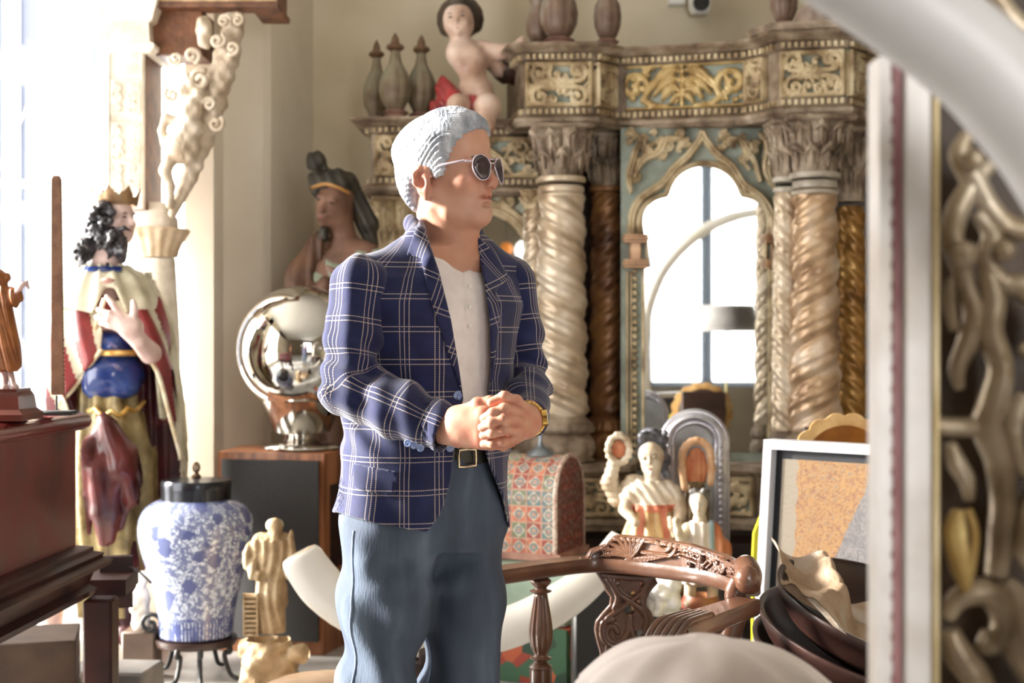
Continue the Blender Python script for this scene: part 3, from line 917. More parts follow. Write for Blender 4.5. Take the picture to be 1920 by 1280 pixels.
# -- turned finials standing on the cornices (each lifts out of its socket)
def finial(x, y, z, H, R, label, grp, spire=True, m=None):
    f = thing('finial', label, 'finial', (x, y, z), grp)
    fl = lambda th, zz, rr: rr * (1 + .07 * np.abs(np.cos(4 * th)))
    b = MB(); b.lathe([(R * .95, 0), (R * .95, .03 * H), (R * .75, .05 * H), (R * .7, .08 * H), (R * .9, .10 * H), (R * .55, .14 * H)], (x, y, z), 28)
    obj('foot', b, mat('mauve_wood', [(120, 88, 78), (156, 124, 110)], 8, .5), f, 50)
    b = MB()
    if spire: pr = [(R * .5, .13 * H), (R * .62, .17 * H), (R * .9, .26 * H), (R, .36 * H), (R * .96, .46 * H), (R * .74, .56 * H), (R * .42, .66 * H), (R * .3, .76 * H), (R * .3, .80 * H)]
    else: pr = [(R * .5, .13 * H), (R * .7, .17 * H), (R * .95, .27 * H), (R, .38 * H), (R * .9, .5 * H), (R * .7, .55 * H), (R * .66, .6 * H), (R * .86, .68 * H), (R * .8, .84 * H), (R * .55, .9 * H)]
    b.lathe(pr, (x, y, z), 64, fl)
    obj('bulb', b, m or mat('green_brown_bulb', [(92, 70, 50), (124, 112, 90), (150, 156, 138)], 9, .5, contrast=.5, bump=.2), f, 60)
    if spire:
        b = MB(); b.lathe([(R * .28, .79 * H), (R * .62, .83 * H), (R * .55, .86 * H), (R * .3, .88 * H), (R * .24, .94 * H), (R * .04, H)], (x, y, z), 24)
    else:
        b = MB(); b.lathe([(R * .5, .89 * H), (R * .6, .93 * H), (R * .3, .97 * H), (R * .05, H)], (x, y, z), 24)
    obj('tip', b, mat('dark_bronze_wood', [(84, 60, 42), (110, 82, 60)], 9, .5), f, 50)
    return f
for px_, tp, Yd, R, wd in ((706, 75, 7.12, .066, 'leftmost spired finial at the left end of the altarpiece, reddish brown'),
                           (741, 62, 6.88, .074, 'middle and tallest of the three spired finials left of the cherub'),
                           (790, 66, 6.96, .070, 'spired finial just left of the cherub, apart from its two neighbours')):
    p_ = P(px_, tp, Yd); finial(p_[0], Yd, 2.362, p_[2] - 2.362, R, wd, 'spired finials on the left cornice')
for px_, Yd, R, wd, hh in ((1012, 6.86, .062, 'narrow dark reddish finial on the cornice right of the cherub', .42), (1048, 6.72, .085, 'stout grey-green finial with gilt collar above the left block', .46), (1139, 6.74, .062, 'slim finial with pale collar over the side of the left block', .44),
                           (1470, 6.48, .060, 'dark brown finial over the right block of the altarpiece', .40)):
    finial(P(px_, 0, Yd)[0], Yd, 2.674 + (.03 if px_ > 1400 else 0), hh, R, wd, 'finials on the main cornice', spire=False, m=mat('brown_bulb_%d' % (px_ % 2), [(84, 58, 46), (120, 98, 82), (158, 156, 144)] if px_ != 1470 else [(80, 58, 48), (110, 86, 72)], 9, .5, contrast=.5, bump=.2))
b = MB(); p_ = P(1525, 0, 6.42); b.lathe([(.1, 0), (.1, .02), (.085, .04), (.07, .08), (.04, .11), (.01, .125)], (p_[0], 6.42, 2.704), 40, lambda th, z, r: r * (1 + .05 * np.cos(10 * th)))
tag(obj('domed_knob', b, mat('pale_mauve_wood', [(150, 130, 118), (178, 160, 148)], 9, .5)), 'low pale fluted dome on the far right block beside the dark finial', 'finial')
# ================================================================= the man in the plaid jacket
M_skin = mat('skin', [(180, 126, 100), (200, 150, 126), (210, 166, 144)], 9, .48, bump=.06, bscale=120, sss=.12, contrast=.5)
M_hair = mat('silver_hair', [(104, 110, 122), (168, 173, 184), (222, 225, 232)], 40, .36, bump=.5, bscale=160, stretch=(1, .25, .6), contrast=.5)
M_shirt = mat('pale_henley_cotton', [(222, 212, 210), (230, 222, 220)], 30, .85, bump=.05, bscale=200)
M_button = mat('blue_horn_button', [(118, 140, 196), (160, 178, 218)], 60, .25)
M_chrome = mat('polished_steel', [(225, 225, 228)], 3, .12, metal=1)

def plaid_mat():
    m = bpy.data.materials.new('navy_windowpane_wool'); m.use_nodes = True
    nt = m.node_tree; N = nt.nodes; L = nt.links; b = N['Principled BSDF']
    at = N.new('ShaderNodeAttribute'); at.attribute_name = 'cloth'
    sp = N.new('ShaderNodeSeparateXYZ'); L.new(at.outputs['Vector'], sp.inputs[0])
    def M(op, a, c=None, d=None):
        n = N.new('ShaderNodeMath'); n.operation = op
        for i, x in enumerate((a, c, d)):
            if x is None: continue
            if isinstance(x, (int, float)): n.inputs[i].default_value = x
            else: L.new(x, n.inputs[i])
        return n.outputs[0]
    def lines(src, period, offs, half):
        tot = None
        for o in offs:
            f = M('WRAP', M('SUBTRACT', src, o), period / 2, -period / 2)
            l = M('LESS_THAN', M('ABSOLUTE', f), half)
            tot = l if tot is None else M('MAXIMUM', tot, l)
        return tot
    wz = N.new('ShaderNodeTexNoise'); wz.inputs['Scale'].default_value = 420; L.new(at.outputs['Vector'], wz.inputs['Vector'])
    v1 = lines(sp.outputs[0], .068, (0, .0092, .0184), .0009)
    h1 = lines(sp.outputs[1], .066, (0, .0098), .0009)
    dashv = M('GREATER_THAN', M('WRAP', sp.outputs[1], .0042, 0.0), .0011)
    dashh = M('GREATER_THAN', M('WRAP', sp.outputs[0], .0042, 0.0), .0011)
    both = M('MAXIMUM', M('MULTIPLY', v1, dashv), M('MULTIPLY', h1, dashh))
    n = N.new('ShaderNodeTexNoise'); n.inputs['Scale'].default_value = 25; L.new(at.outputs['Vector'], n.inputs['Vector'])
    base = N.new('ShaderNodeMix'); base.data_type = 'RGBA'
    base.inputs['A'].default_value = lin((20, 23, 50)); base.inputs['B'].default_value = lin((38, 44, 90))
    L.new(n.outputs['Fac'], base.inputs['Factor'])
    mx = N.new('ShaderNodeMix'); mx.data_type = 'RGBA'
    L.new(M('MULTIPLY', both, .68), mx.inputs['Factor']); L.new(base.outputs['Result'], mx.inputs['A']); mx.inputs['B'].default_value = lin((214, 198, 186))
    L.new(mx.outputs['Result'], b.inputs['Base Color'])
    b.inputs['Roughness'].default_value = .85; b.inputs['Sheen Weight'].default_value = .25; b.inputs['Specular IOR Level'].default_value = .25
    bp = N.new('ShaderNodeBump'); bp.inputs['Strength'].default_value = .25; bp.inputs['Distance'].default_value = .002
    L.new(wz.outputs['Fac'], bp.inputs['Height']); L.new(bp.outputs['Normal'], b.inputs['Normal'])
    return m
M_plaid = plaid_mat()
M_denim = mat('washed_denim', [(38, 44, 56), (66, 77, 95), (112, 126, 146)], 9, .85, bump=.15, bscale=260, stretch=(1, 1, .22), contrast=.55)
M_belt = mat('black_leather', [(20, 19, 20), (30, 28, 28)], 20, .4)
M_gold = mat('gold_metal', [(206, 160, 78), (228, 190, 110)], 40, .22, metal=1)

MY = 3.0
W = lambda px, py, dy=0.0: P(px, py, MY + dy)
YAW = math.radians(40)
LV = np.array((math.cos(YAW), math.sin(YAW), 0)); FV = np.array((math.sin(YAW), -math.cos(YAW), 0))
man = thing('person', 'man with silver hair in navy plaid blazer and jeans, standing with clasped hands', 'person', (-.16, 3.03, 0))
cxs = lambda px: (px - 960) / F * 3.03

# head in its own frame: x = his left, -y = where he looks, z up
HC = np.array(((841 - 960) / F * 3.03, 3.03, CZ + (350 - 640) / F * 3.03 * -1)); HC[2] = CZ + 290 / F * 3.02
HY = math.radians(62); HR = rotm(rz=HY, rx=0)
HR = rotm(rz=HY) @ rotm(rx=math.radians(-2))
toH = lambda f: (lambda p: f((p - HC) @ HR))
H2W = lambda v: HC + HR @ np.asarray(v, float)
def mir(c): return (-c[0], c[1], c[2])
def head_sdf():
    g = U(.03, ell((0, .018, .060), (.072, .094, .086)), ell((0, -.030, .008), (.060, .062, .085)))
    g = smin_f(g, U(.02, ell((0, -.046, -.044), (.043, .042, .030)), sph((0, -.081, -.057), .017),
              chain([(-.062, .0, -.020), (-.050, -.028, -.056), (-.020, -.070, -.066), (0, -.080, -.066)], [.016, .014, .013, .012]),
              chain([(.062, .0, -.020), (.050, -.028, -.056), (.020, -.070, -.066), (0, -.080, -.066)], [.016, .014, .013, .012])), .022)
    g = smin_f(g, ell((0, -.034, -.070), (.038, .040, .023)), .03)
    g = smin_f(g, U(.01, ell((-.042, -.064, .004), (.020, .020, .018)), ell((.042, -.064, .004), (.020, .020, .018)), ell((0, -.05, .088), (.056, .044, .05))), .02)
    g = smin_f(g, U(.006, cap((-.036, -.080, .050), (-.010, -.088, .049), .0085), cap((.036, -.080, .050), (.010, -.088, .049), .0085)), .016)
    for s in (-1, 1):   # eye sockets
        g = smax_f(g, ell((s * .031, -.098, .031), (.017, .014, .011)), .012)
    g = smin_f(g, U(.006, sph((-.031, -.0745, .031), .0125), sph((.031, -.0745, .031), .0125)), .002)
    for s in (-1, 1):
        g = smin_f(g, chain([(s * .019, -.088, .033), (s * .031, -.0905, .039), (s * .044, -.083, .034)], [.0025, .003, .0025]), .004)
        g = smin_f(g, chain([(s * .020, -.086, .027), (s * .031, -.087, .022), (s * .043, -.081, .026)], [.002, .0028, .002]), .006)
    nose = U(.008, cap((0, -.090, .040), (0, -.106, .008), .0065, .0095), sph((0, -.1085, .0), .0108), ell((-.0125, -.099, -.005), (.0075, .011, .0075)), ell((.0125, -.099, -.005), (.0075, .011, .0075)))
    g = smin_f(g, nose, .010)
    for s in (-1, 1): g = smax_f(g, ell((s * .0070, -.103, -.0125), (.0035, .005, .004)), .003)
    g = smin_f(g, ell((0, -.080, -.026), (.030, .014, .020)), .014)
    lips = U(.004, chain([(-.023, -.082, -.0275), (-.008, -.0925, -.0235), (0, -.0925, -.0245), (.008, -.0925, -.0235), (.023, -.082, -.0275)], [.002, .0042, .004, .0042, .002]),
             chain([(-.020, -.0825, -.0335), (0, -.092, -.0365), (.020, -.0825, -.0335)], [.0025, .0055, .0025]))
    g = smin_f(g, lips, .005)
    g = smax_f(g, chain([(-.026, -.0870, -.0305), (-.016, -.0930, -.0300), (0, -.0965, -.030), (.016, -.0930, -.0300), (.026, -.0870, -.0305)], [.0008, .0015, .0016, .0015, .0008]), .0015)
    for s in (-1, 1):   # nasolabial folds
        g = smax_f(g, chain([(s * .018, -.101, .000), (s * .028, -.095, -.014), (s * .031, -.090, -.030)], .0042), .007)
    g = smax_f(g, cap((-.012, -.093, -.046), (.012, -.093, -.046), .003), .010)
    for s in (-1, 1):
        e = ell((s * .078, .014, .002), (.011, .019, .031), rotm(rz=s * .35, rx=-.15))
        rim = chain([(s * .076, -.004, .016), (s * .081, .004, .030), (s * .086, .018, .033), (s * .089, .029, .022), (s * .087, .030, .004), (s * .081, .019, -.016), (s * .077, .008, -.027), (s * .075, .002, -.024)], [.0035, .004, .0045, .0045, .004, .004, .0058, .0045])
        g = smin_f(g, smax_f(U(.004, e, rim), U(.003, ell((s * .092, .012, .001), (.010, .0085, .013)), chain([(s * .090, .014, .022), (s * .091, .021, .012), (s * .090, .018, -.002)], .0032)), .003), .004)
    return g
def smin_f(a, b, k): return lambda p: smin(a(p), b(p), k)
def smax_f(a, b, k): return lambda p: -smin(-a(p), b(p), k)
hs_ = head_sdf()
NB = W(856, 500, .06)                      # base of the neck
neck = U(.03, cap(H2W((0, .022, -.02)), NB + (-.01, .03, 0), .055, .060), cap(H2W((0, -.005, -.035)), NB + (.01, -.02, -.01), .048, .050))
chestskin = slices([(1.30, cxs(815), 3.03, 
  .15, .09, YAW), (1.44, cxs(822), 3.03, .13, .070, YAW), (1.50, cxs(830), 3.035, .08, .055, YAW)])
sterno = U(.01, cap(H2W((-.05, .01, -.05)), NB + FV * .055 + (-.012, 0, .015), .010, .008), cap(H2W((.05, .01, -.05)), NB + FV * .055 + (.012, 0, .015), .010, .008))

# hands and wrists (world): finger chains
def finger(pts, r0=.0098, r1=.0078):
    q_ = [W(*a) for a in pts]; n = len(q_)
    rs = np.linspace(r0, r1, n)
    return U(.004, chain(q_, rs, .004), *[sph(q_[i], rs[i] * 1.07) for i in range(1, n - 1)])
rpalm = U(.022, cap(W(862, 788, -.235), W(905, 784, -.262), .029, .024), cap(W(862, 800, -.235), W(902, 808, -.262), .030, .024), cap(W(868, 812, -.232), W(905, 826, -.255), .022, .017), cap(W(835, 806, -.21), W(868, 800, -.235), .029, .030))
rfing = [finger([(905, 774, -.268), (930, 768, -.262), (950, 772, -.235), (958, 785, -.215)], .0115, .009),
         finger([(910, 790, -.270), (936, 792, -.265), (958, 796, -.235), (964, 806, -.212)], .0115, .009),
         finger([(908, 808, -.266), (934, 814, -.268), (955, 815, -.240), (962, 818, -.216)], .011, .0085),
         finger([(904, 824, -.260), (922, 834, -.262), (945, 836, -.250), (960, 830, -.232)], .010, .008)]
rthumb = finger([(876, 770, -.245), (896, 757, -.255), (918, 753, -.258), (936, 756, -.250)], .0135, .0095)
lpalm = U(.02, cap(W(984, 782, -.215), W(966, 776, -.268), .026, .020), cap(W(984, 796, -.215), W(966, 812, -.268), .027, .020), cap(W(992, 786, -.15), W(982, 790, -.215), .027, .028))
lthumb = finger([(984, 768, -.24), (968, 752, -.275), (946, 743, -.292), (921, 754, -.292)], .0125, .0090)
lfing = [finger([(970, 770, -.280), (945, 766, -.310), (924, 774, -.312), (907, 784, -.300)], .0108, .0086),
         finger([(972, 788, -.284), (944, 785, -.318), (922, 792, -.318), (904, 801, -.304)], .0108, .0088),
         finger([(970, 806, -.282), (944, 806, -.314), (923, 811, -.312), (906, 816, -.300)], .0104, .0084),
         finger([(964, 822, -.275), (943, 827, -.302), (924, 831, -.298), (907, 832, -.288)], .0096, .0080)]
hand_r = U(.010, rpalm, U(.0015, rthumb, *rfing)); hand_l = U(.008, lpalm, U(.0015, lthumb, *lfing))
# arms inside the sleeves, so that the body is one surface
RS, RE, RW = W(676, 530, -.08), W(652, 738, -.115), W(846, 803, -.215)
LS, LE, LW_ = W(958, 525, .13), W(982, 722, .12), W(992, 787, -.13)
arms = U(.03, chain([RS, RE, RW], [.042, .036, .027]), chain([LS, LE, LW_], [.042, .036, .026]))
trunk = slices([(.95, cxs(797), 3.03, .15, .10, YAW), (1.05, cxs(800), 3.03, .155, .105, YAW), (1.19, cxs(808), 3.03, .15, .105, YAW), (1.30, cxs(815), 3.03, .15, .095, YAW), (1.42, cxs(822), 3.03, .135, .070, YAW)])
HIPR, HIPL = W(727, 985, -.03), W(862, 985, .10)
FOOTR, FOOTL = (W(700, 1700, -.02)), (W(866, 1680, .12))
legs = U(.03, chain([HIPR, W(722, 1330, -.06), FOOTR], [.075, .05, .035]), chain([HIPL, W(866, 1330, .06), FOOTL], [.075, .05, .035]))
for nm, ff, lo, hi, h in (('body', U(.02, toH(hs_), neck, sterno), HC + (-.14, -.15, -.20), HC + (.15, .15, .17), .0022),):
    pass
bodyf_low = U(.02, trunk, legs, U(.03, arms, chain([RS, NB + (0, .02, -.075), LS], .036), chestskin))
# one continuous surface, meshed finer at the head and hands: evaluate as one field in three bands joined by overlap
def body_all(p):
    d = bodyf_low(p)
    hd = (p[:, 2] > 1.42)
    out = d.copy()
    if hd.any():
        q_ = p[hd]; v = smin(U(.02, toH(hs_), neck, sterno)(q_), d[hd], .02); out[hd] = v
    hn = (p[:, 2] < 1.26) & (p[:, 2] > 1.02) & (p[:, 1] < 2.95)
    if hn.any():
        q_ = p[hn]; hr_ = smin(out[hn], hand_r(q_), .008); hl_ = smin(out[hn], hand_l(q_), .008); out[hn] = np.where(q_[:, 0] > 9, 0, np.minimum(hr_, hl_))
    return out
def merge_meshes(parts):
    V = []; Q = []; n = 0
    for v, q_ in parts: V.append(v); Q.append(q_ + n); n += len(v)
    return np.concatenate(V), np.concatenate(Q)
mA = sdf(body_all, (-.42, 2.68, .02), (.12, 3.28, 1.80), .0066)
# swap in a fine mesh for head/neck and for hands
def crop(m, keep):
    v, q_ = m; k = keep(v)[q_].all(1); return v, q_[k]
mH = sdf(body_all, (HC[0] - .15, HC[1] - .17, 1.446), (HC[0] + .16, HC[1] + .16, 1.80), .0021)
mN = sdf(body_all, (W(828, 0)[0], 2.66, W(0, 850)[2]), (W(1012, 0)[0], 2.93, W(0, 724)[2]), .0021)
hb = lambda v: (v[:, 0] > W(829, 0)[0]) & (v[:, 0] < W(1011, 0)[0]) & (v[:, 1] < 2.925) & (v[:, 2] > W(0, 849)[2]) & (v[:, 2] < W(0, 729)[2])
coarse = crop(mA, lambda v: (v[:, 2] < 1.462) & ~hb(v))
V_, Q_ = merge_meshes([coarse, mH, mN])
def skin_tint(V):
    q_ = (V - HC) @ HR
    g_ = lambda c, r: np.exp(-(((q_ - np.array(c)) / np.array(r)) ** 2).sum(1))
    red = .9 * np.clip(g_((0, -.09, -.030), (.022, .02, .0075)) * 1.3, 0, 1) + .55 * g_((0, -.105, .004), (.02, .02, .016)) + .6 * (g_((-.085, .015, 0), (.02, .03, .04)) + g_((.085, .015, 0), (.02, .03, .04))) + .3 * (g_((-.05, -.06, -.0), (.025, .03, .025)) + g_((.05, -.06, 0), (.025, .03, .025)))
    grey = .55 * g_((0, -.075, -.055), (.05, .05, .03)) + .3 * g_((-.06, -.01, -.03), (.02, .04, .03)) + .3 * (g_((-.07, -.02, .07), (.02, .02, .03)))
    kn = np.zeros(len(V))
    low = V[:, 2] < 1.3
    red[low] = .25 + .25 * np.sin(V[low, 0] * 160) * np.sin(V[low, 2] * 150); grey[low] = 0
    return {'tint': np.stack([red, grey, kn], 1)}
_nt = M_skin.node_tree; _b = bsdf(M_skin); _src = _b.inputs['Base Color'].links[0].from_socket
_at = _nt.nodes.new('ShaderNodeAttribute'); _at.attribute_name = 'tint'; _sp = _nt.nodes.new('ShaderNodeSeparateXYZ'); _nt.links.new(_at.outputs['Vector'], _sp.inputs[0])
_m1 = _nt.nodes.new('ShaderNodeMix'); _m1.data_type = 'RGBA'; _m1.inputs['B'].default_value = lin((176, 92, 78)); _nt.links.new(_src, _m1.inputs['A']); _nt.links.new(_sp.outputs[0], _m1.inputs['Factor'])
_m2 = _nt.nodes.new('ShaderNodeMix'); _m2.data_type = 'RGBA'; _m2.inputs['B'].default_value = lin((176, 140, 124)); _nt.links.new(_m1.outputs['Result'], _m2.inputs['A']); _nt.links.new(_sp.outputs[1], _m2.inputs['Factor'])
_nt.links.new(_m2.outputs['Result'], _b.inputs['Base Color'])
obj('body', (V_, Q_), M_skin, man, smooth=180, attr=skin_tint(V_))

# hair
def hair_f(p):
    sk = U(.03, ell((0, .024, .070), (.0805, .101, .086)), ell((0, -.034, .114), (.056, .050, .042)), ell((0, .066, .012), (.066, .038, .066)), ell((0, -.012, .118), (.066, .075, .040)))(p)
    side = U(.01, ell((-.070, .000, .045), (.012, .034, .055)), ell((.070, .000, .045), (.012, .034, .055)))(p)
    d = smin(sk, side, .015)
    x, y, z = p.T
    face = ell((0, -.108, .022), (.106, .088, .098))(p)
    d = -smin(-d, face, .010)
    earcut = U(.01, ell((-.085, .010, .000), (.024, .020, .034)), ell((.085, .010, .000), (.024, .020, .034)), ell((-.07, -.045, -.035), (.05, .055, .055)), ell((.07, -.045, -.035), (.05, .055, .055)), ell((0, .0, -.075), (.1, .065, .05)))(p)
    d = -smin(-d, earcut, .006)
    top = np.clip((z - .10) / .05, 0, 1); ph = (1 - top) * (z * 1.0 + y * .55 + .012 * np.sin(y * 60)) + top * (x * 1.1 + y * .35)
    d = d - .0014 * np.abs(np.sin(ph * 230 + 2.5 * np.sin(y * 38 + z * 24))) - .0010 * np.sin(ph * 520 + 3 * np.sin(z * 50 + y * 20)) - .0012 * np.sin(y * 85 + z * 60 + x * 40)
    d = d - .003 * np.sin(y * 38 + z * 22 + x * 30) * np.sin(z * 40 - x * 26)
    return d
V_, Q_ = sdf(toH(hair_f), HC + (-.15, -.15, -.09), HC + (.14, .14, .19), .0022)
obj('hair', (V_, Q_), M_hair, man, smooth=180)
brow = MB()
for s in (-1, 1):
    brow.tube([H2W((s * .018, -.0985, .050)), H2W((s * .030, -.0965, .0545)), H2W((s * .046, -.084, .052))], [.002, .0032, .0016], 8)
obj('eyebrows', brow, mat('grey_brow', [(120, 108, 100), (150, 140, 134)], 200, .7), man, 180)

# sunglasses
gl = thing('sunglasses', None, None, tuple(H2W((0, -.1, .03)))); gl.parent = man; gl.location = Vector(H2W((0, -.1, .03)).tolist()) - man.location
del_keys = [k for k in ('label', 'category') if k in gl]
for k in del_keys: del gl[k]
M_lens = bpy.data.materials.new('smoked_violet_lens'); M_lens.use_nodes = True
_nt = M_lens.node_tree; _nt.nodes.clear(); _o = _nt.nodes.new('ShaderNodeOutputMaterial'); _mx = _nt.nodes.new('ShaderNodeMixShader'); _t = _nt.nodes.new('ShaderNodeBsdfTransparent'); _g = _nt.nodes.new('ShaderNodeBsdfGlossy')
_t.inputs[0].default_value = (.34, .30, .37, 1); _g.inputs['Roughness'].default_value = .03; _g.inputs['Color'].default_value = (.9, .9, 1, 1); _mx.inputs[0].default_value = .16
_nt.links.new(_t.outputs[0], _mx.inputs[1]); _nt.links.new(_g.outputs[0], _mx.inputs[2]); _nt.links.new(_mx.outputs[0], _o.inputs['Surface'])
M_frame = mat('pale_lilac_metal', [(206, 190, 204), (226, 214, 224)], 30, .2, metal=.6)
def lens_outline(s, k=1.0):
    pts = []
    for a in np.linspace(0, 2 * PI, 40, endpoint=False):
        x = .0285 * math.cos(a); z = (.024 if math.sin(a) > 0 else .031) * math.sin(a)
        if math.sin(a) < 0: x = x * .96 + .002
        if math.cos(a) < 0: z *= .94
        X = .0365 + x * k; Z = .034 + z * k - .002
        Y = -.1085 + .75 * max(0, X - .02) ** 1.35 * 3.0 * .33 + (.034 - Z) * -.06
        pts.append((s * X, Y, Z))
    return pts
for s in (-1, 1):
    o_ = [H2W(v) for v in lens_outline(s)]
    b = MB(); b.tube(o_, .0016, 8, closed=True); obj('rim', b, M_frame, gl, 180)
    o2 = np.array([H2W(v) for v in lens_outline(s, .99)]); c_ = o2.mean(0) + (H2W((0, -1, 0)) - HC) * .0025
    b = MB(); rings_ = np.stack([c_ + (o2 - c_) * t + (H2W((0, -1, 0)) - HC) * .003 * (1 - t * t) for t in (.05, .35, .7, 1.0)])
    b.grid(rings_, closev=True, capu=True); obj('lens', b, M_lens, gl, 180)
    b = MB(); b.tube([H2W((s * .0635, -.0935, .040)), H2W((s * .074, -.080, .041)), H2W((s * .079, -.04, .037)), H2W((s * .080, .002, .030)), H2W((s * .079, .018, .020))], .0017, 8, flat=1.6)
    obj('temple_arm', b, M_frame, gl, 180)
b = MB(); b.tube([H2W((-.012, -.1095, .048)), H2W((0, -.1125, .050)), H2W((.012, -.1095, .048))], .0015, 8); b.tube([H2W((-.012, -.1085, .040)), H2W((0, -.112, .041)), H2W((.012, -.1085, .040))], .0013, 8)
obj('bridge', b, M_frame, gl, 180)

# clothes
def polyd(poly):
    poly = np.asarray(poly, float); ins = in_poly(poly)
    def f(px, py):
        d = np.full(px.shape, 1e9)
        for i in range(len(poly)):
            a = poly[i]; c = poly[(i + 1) % len(poly)]; e = c - a; L_ = e @ e + 1e-9
            t = np.clip(((px - a[0]) * e[0] + (py - a[1]) * e[1]) / L_, 0, 1)
            d = np.minimum(d, np.hypot(px - a[0] - t * e[0], py - a[1] - t * e[1]))
        return np.where(ins(px, py), -d, d) / 889.
    return f
def proj(p): return 960 + p[:, 0] / p[:, 1] * F, 640 - (p[:, 2] - CZ) / p[:, 1] * F
def front(p, off=0.0):
    """distance in front of the body's mid plane"""
    return (p[:, 0] - cxs(808)) * FV[0] + (p[:, 1] - 3.03) * FV[1] - off
TOR = [(.86, cxs(789), 3.03, .206, .150, YAW), (.93, cxs(791), 3.03, .204, .148, YAW), (1.05, cxs(799), 3.03, .190, .140, YAW), (1.19, cxs(806), 3.03, .184, .136, YAW), (1.30, cxs(813), 3.03, .196, .138, YAW),
       (1.38, cxs(818), 3.03, .203, .136, YAW), (1.43, cxs(818), 3.035, .190, .115, YAW), (1.475, cxs(824), 3.04, .135, .085, YAW), (1.51, cxs(828), 3.045, .085, .07, YAW)]
SH_R, SH_L = W(684, 525, -.085), W(950, 522, .12)
tor = U(.03, slices(TOR), chain([SH_R, W(770, 492, -.02), W(830, 480, .05), W(890, 485, .08), SH_L], [.052, .046, .04, .046, .052], .03))
def folds(p):
    x, y, z = p.T
    a = np.exp(-((z - 1.15) / .08) ** 2) * .0055 * np.sin((z * 75 + x * 48 + 2 * np.sin(x * 20)))
    b_ = np.exp(-((z - .98) / .1) ** 2) * .004 * np.sin(x * 55 + z * 9)
    return a + b_ + .002 * np.sin(x * 30 + z * 22 + y * 18)
open_poly = [(792, 380), (800, 440), (824, 510), (846, 600), (861, 690), (869, 748), (858, 790), (851, 840), (846, 900), (828, 960), (800, 1000), (800, 1250), (951, 1250), (952, 985), (940, 930), (920, 880), (908, 840), (914, 760), (920, 700), (918, 600), (908, 530), (897, 480), (893, 440), (893, 380)]
od = polyd(open_poly)
hemd = polyd([(500, 950), (632, 961), (700, 980), (760, 991), (803, 998), (803, 1400), (500, 1400)])
hemd2 = polyd([(945, 990), (1200, 960), (1200, 1400), (945, 1400)])
neckhole = lambda p: U(.01, cap(H2W((0, .03, -.03)), NB + (0, .01, .01), .066, .066))(p)
collar = chain([W(806, 492, -.10), W(783, 448, -.045), W(776, 418, .02), W(800, 408, .10), W(850, 420, .155), W(890, 438, .155), W(905, 470, .10), W(908, 510, .06)], [.012, .016, .018, .018, .018, .017, .014, .010], .02)
def jacket_f(p, infl=0.0):
    d = smin(tor(p), collar(p), .02) + folds(p) - infl
    px, py = proj(p)
    cut = np.maximum(od(px, py), -front(p, -.01 - .12 * np.clip((p[:, 2] - 1.41) / .03, 0, 1)))
    d = np.maximum(d, -cut)
    d = np.maximum(d, -hemd(px, py)); d = np.maximum(d, -hemd2(px, py))
    d = np.maximum(d, -neckhole(p))
    return d
# hollow the skirt so that the trousers show below it
inner = slices([(r[0], r[1], r[2], r[3] - .012, r[4] - .012, r[5]) for r in TOR])
def jacket_shell(p): return np.maximum(jacket_f(p), -np.where(p[:, 2] < 1.03, inner(p), 1.0))
def cloth_torso(V):
    dx = V[:, 0] - cxs(808); dy = V[:, 1] - 3.03
    u = dx * LV[0] + dy * LV[1]; f = dx * FV[0] + dy * FV[1]
    return {'cloth': np.stack([np.arctan2(u / .19, f / .14) * .175 + .012, V[:, 2] + .03 * 0, np.zeros(len(V))], 1)}
jk = sobj('jacket', jacket_shell, (-.42, 2.80, .84), (.14, 3.28, 1.60), .0046, M_plaid, man, cloth_torso)
def arm_attr(A, B, C_, off=0.0):
    A, B, C_ = map(np.asarray, (A, B, C_))
    def f(V):
        out = np.zeros((len(V), 3)); L1_ = np.linalg.norm(B - A)
        d1 = (B - A) / L1_; d2 = (C_ - B) / np.linalg.norm(C_ - B)
        s1 = (V - A) @ d1; s2 = (V - B) @ d2
        n1 = np.linalg.norm(V - A - np.clip(s1, 0, L1_)[:, None] * d1, axis=1); n2 = np.linalg.norm(V - B - np.maximum(s2, 0)[:, None] * d2, axis=1)
        w_ = np.clip((n1 - n2) / .03 * .5 + .5, 0, 1)
        s_ = s1 * (1 - w_) + (L1_ + s2) * w_
        ref = FV
        def ang(d, O):
            e1 = ref - d * (ref @ d); e1 /= np.linalg.norm(e1); e2 = np.cross(d, e1)
            r = V - O; return np.arctan2(r @ e2, r @ e1)
        a1 = ang(d1, A); a2 = ang(d2, B)
        a = np.where(w_ > .5, a2, a1)
        out[:, 0] = a * .055 + off; out[:, 1] = -s_ + .02
        return out
    return lambda V: {'cloth': f(V)}
def sleeve(S_, E, Wr, rs, name, att, lo, hi, seedp):
    f0 = chain([S_, (S_ + E) / 2 + (0, 0, 0), E, (E + Wr) / 2, Wr], rs, .03)
    dirw = (Wr - E) / np.linalg.norm(Wr - E)
    def f(p):
        d = f0(p)
        x, y, z = p.T
        de = np.exp(-(np.linalg.norm(p - E, axis=1) / .10) ** 2)
        d = d + de * .0085 * np.sin((p @ np.array((.5, .3, .9))) * 115 + seedp) + .0032 * np.sin((p - E) @ dirw * 62 + x * 45 + z * 25)
        along = (p - Wr) @ dirw
        d = np.maximum(d, along)                                     # cuff end
        inn = np.linalg.norm((p - Wr) - along[:, None] * dirw, axis=1) - (rs[-1] - .006)
        d = np.maximum(d, -np.maximum(inn, -(along + .05)))
        return d
    return sobj(name, f, lo, hi, .0046, M_plaid, jk, att)
RS2, RE2, RW2 = W(676, 532, -.10), W(655, 728, -.13), W(838, 806, -.212)
LS2, LE2, LW2 = W(958, 530, .12), W(984, 722, .11), W(990, 786, -.075)
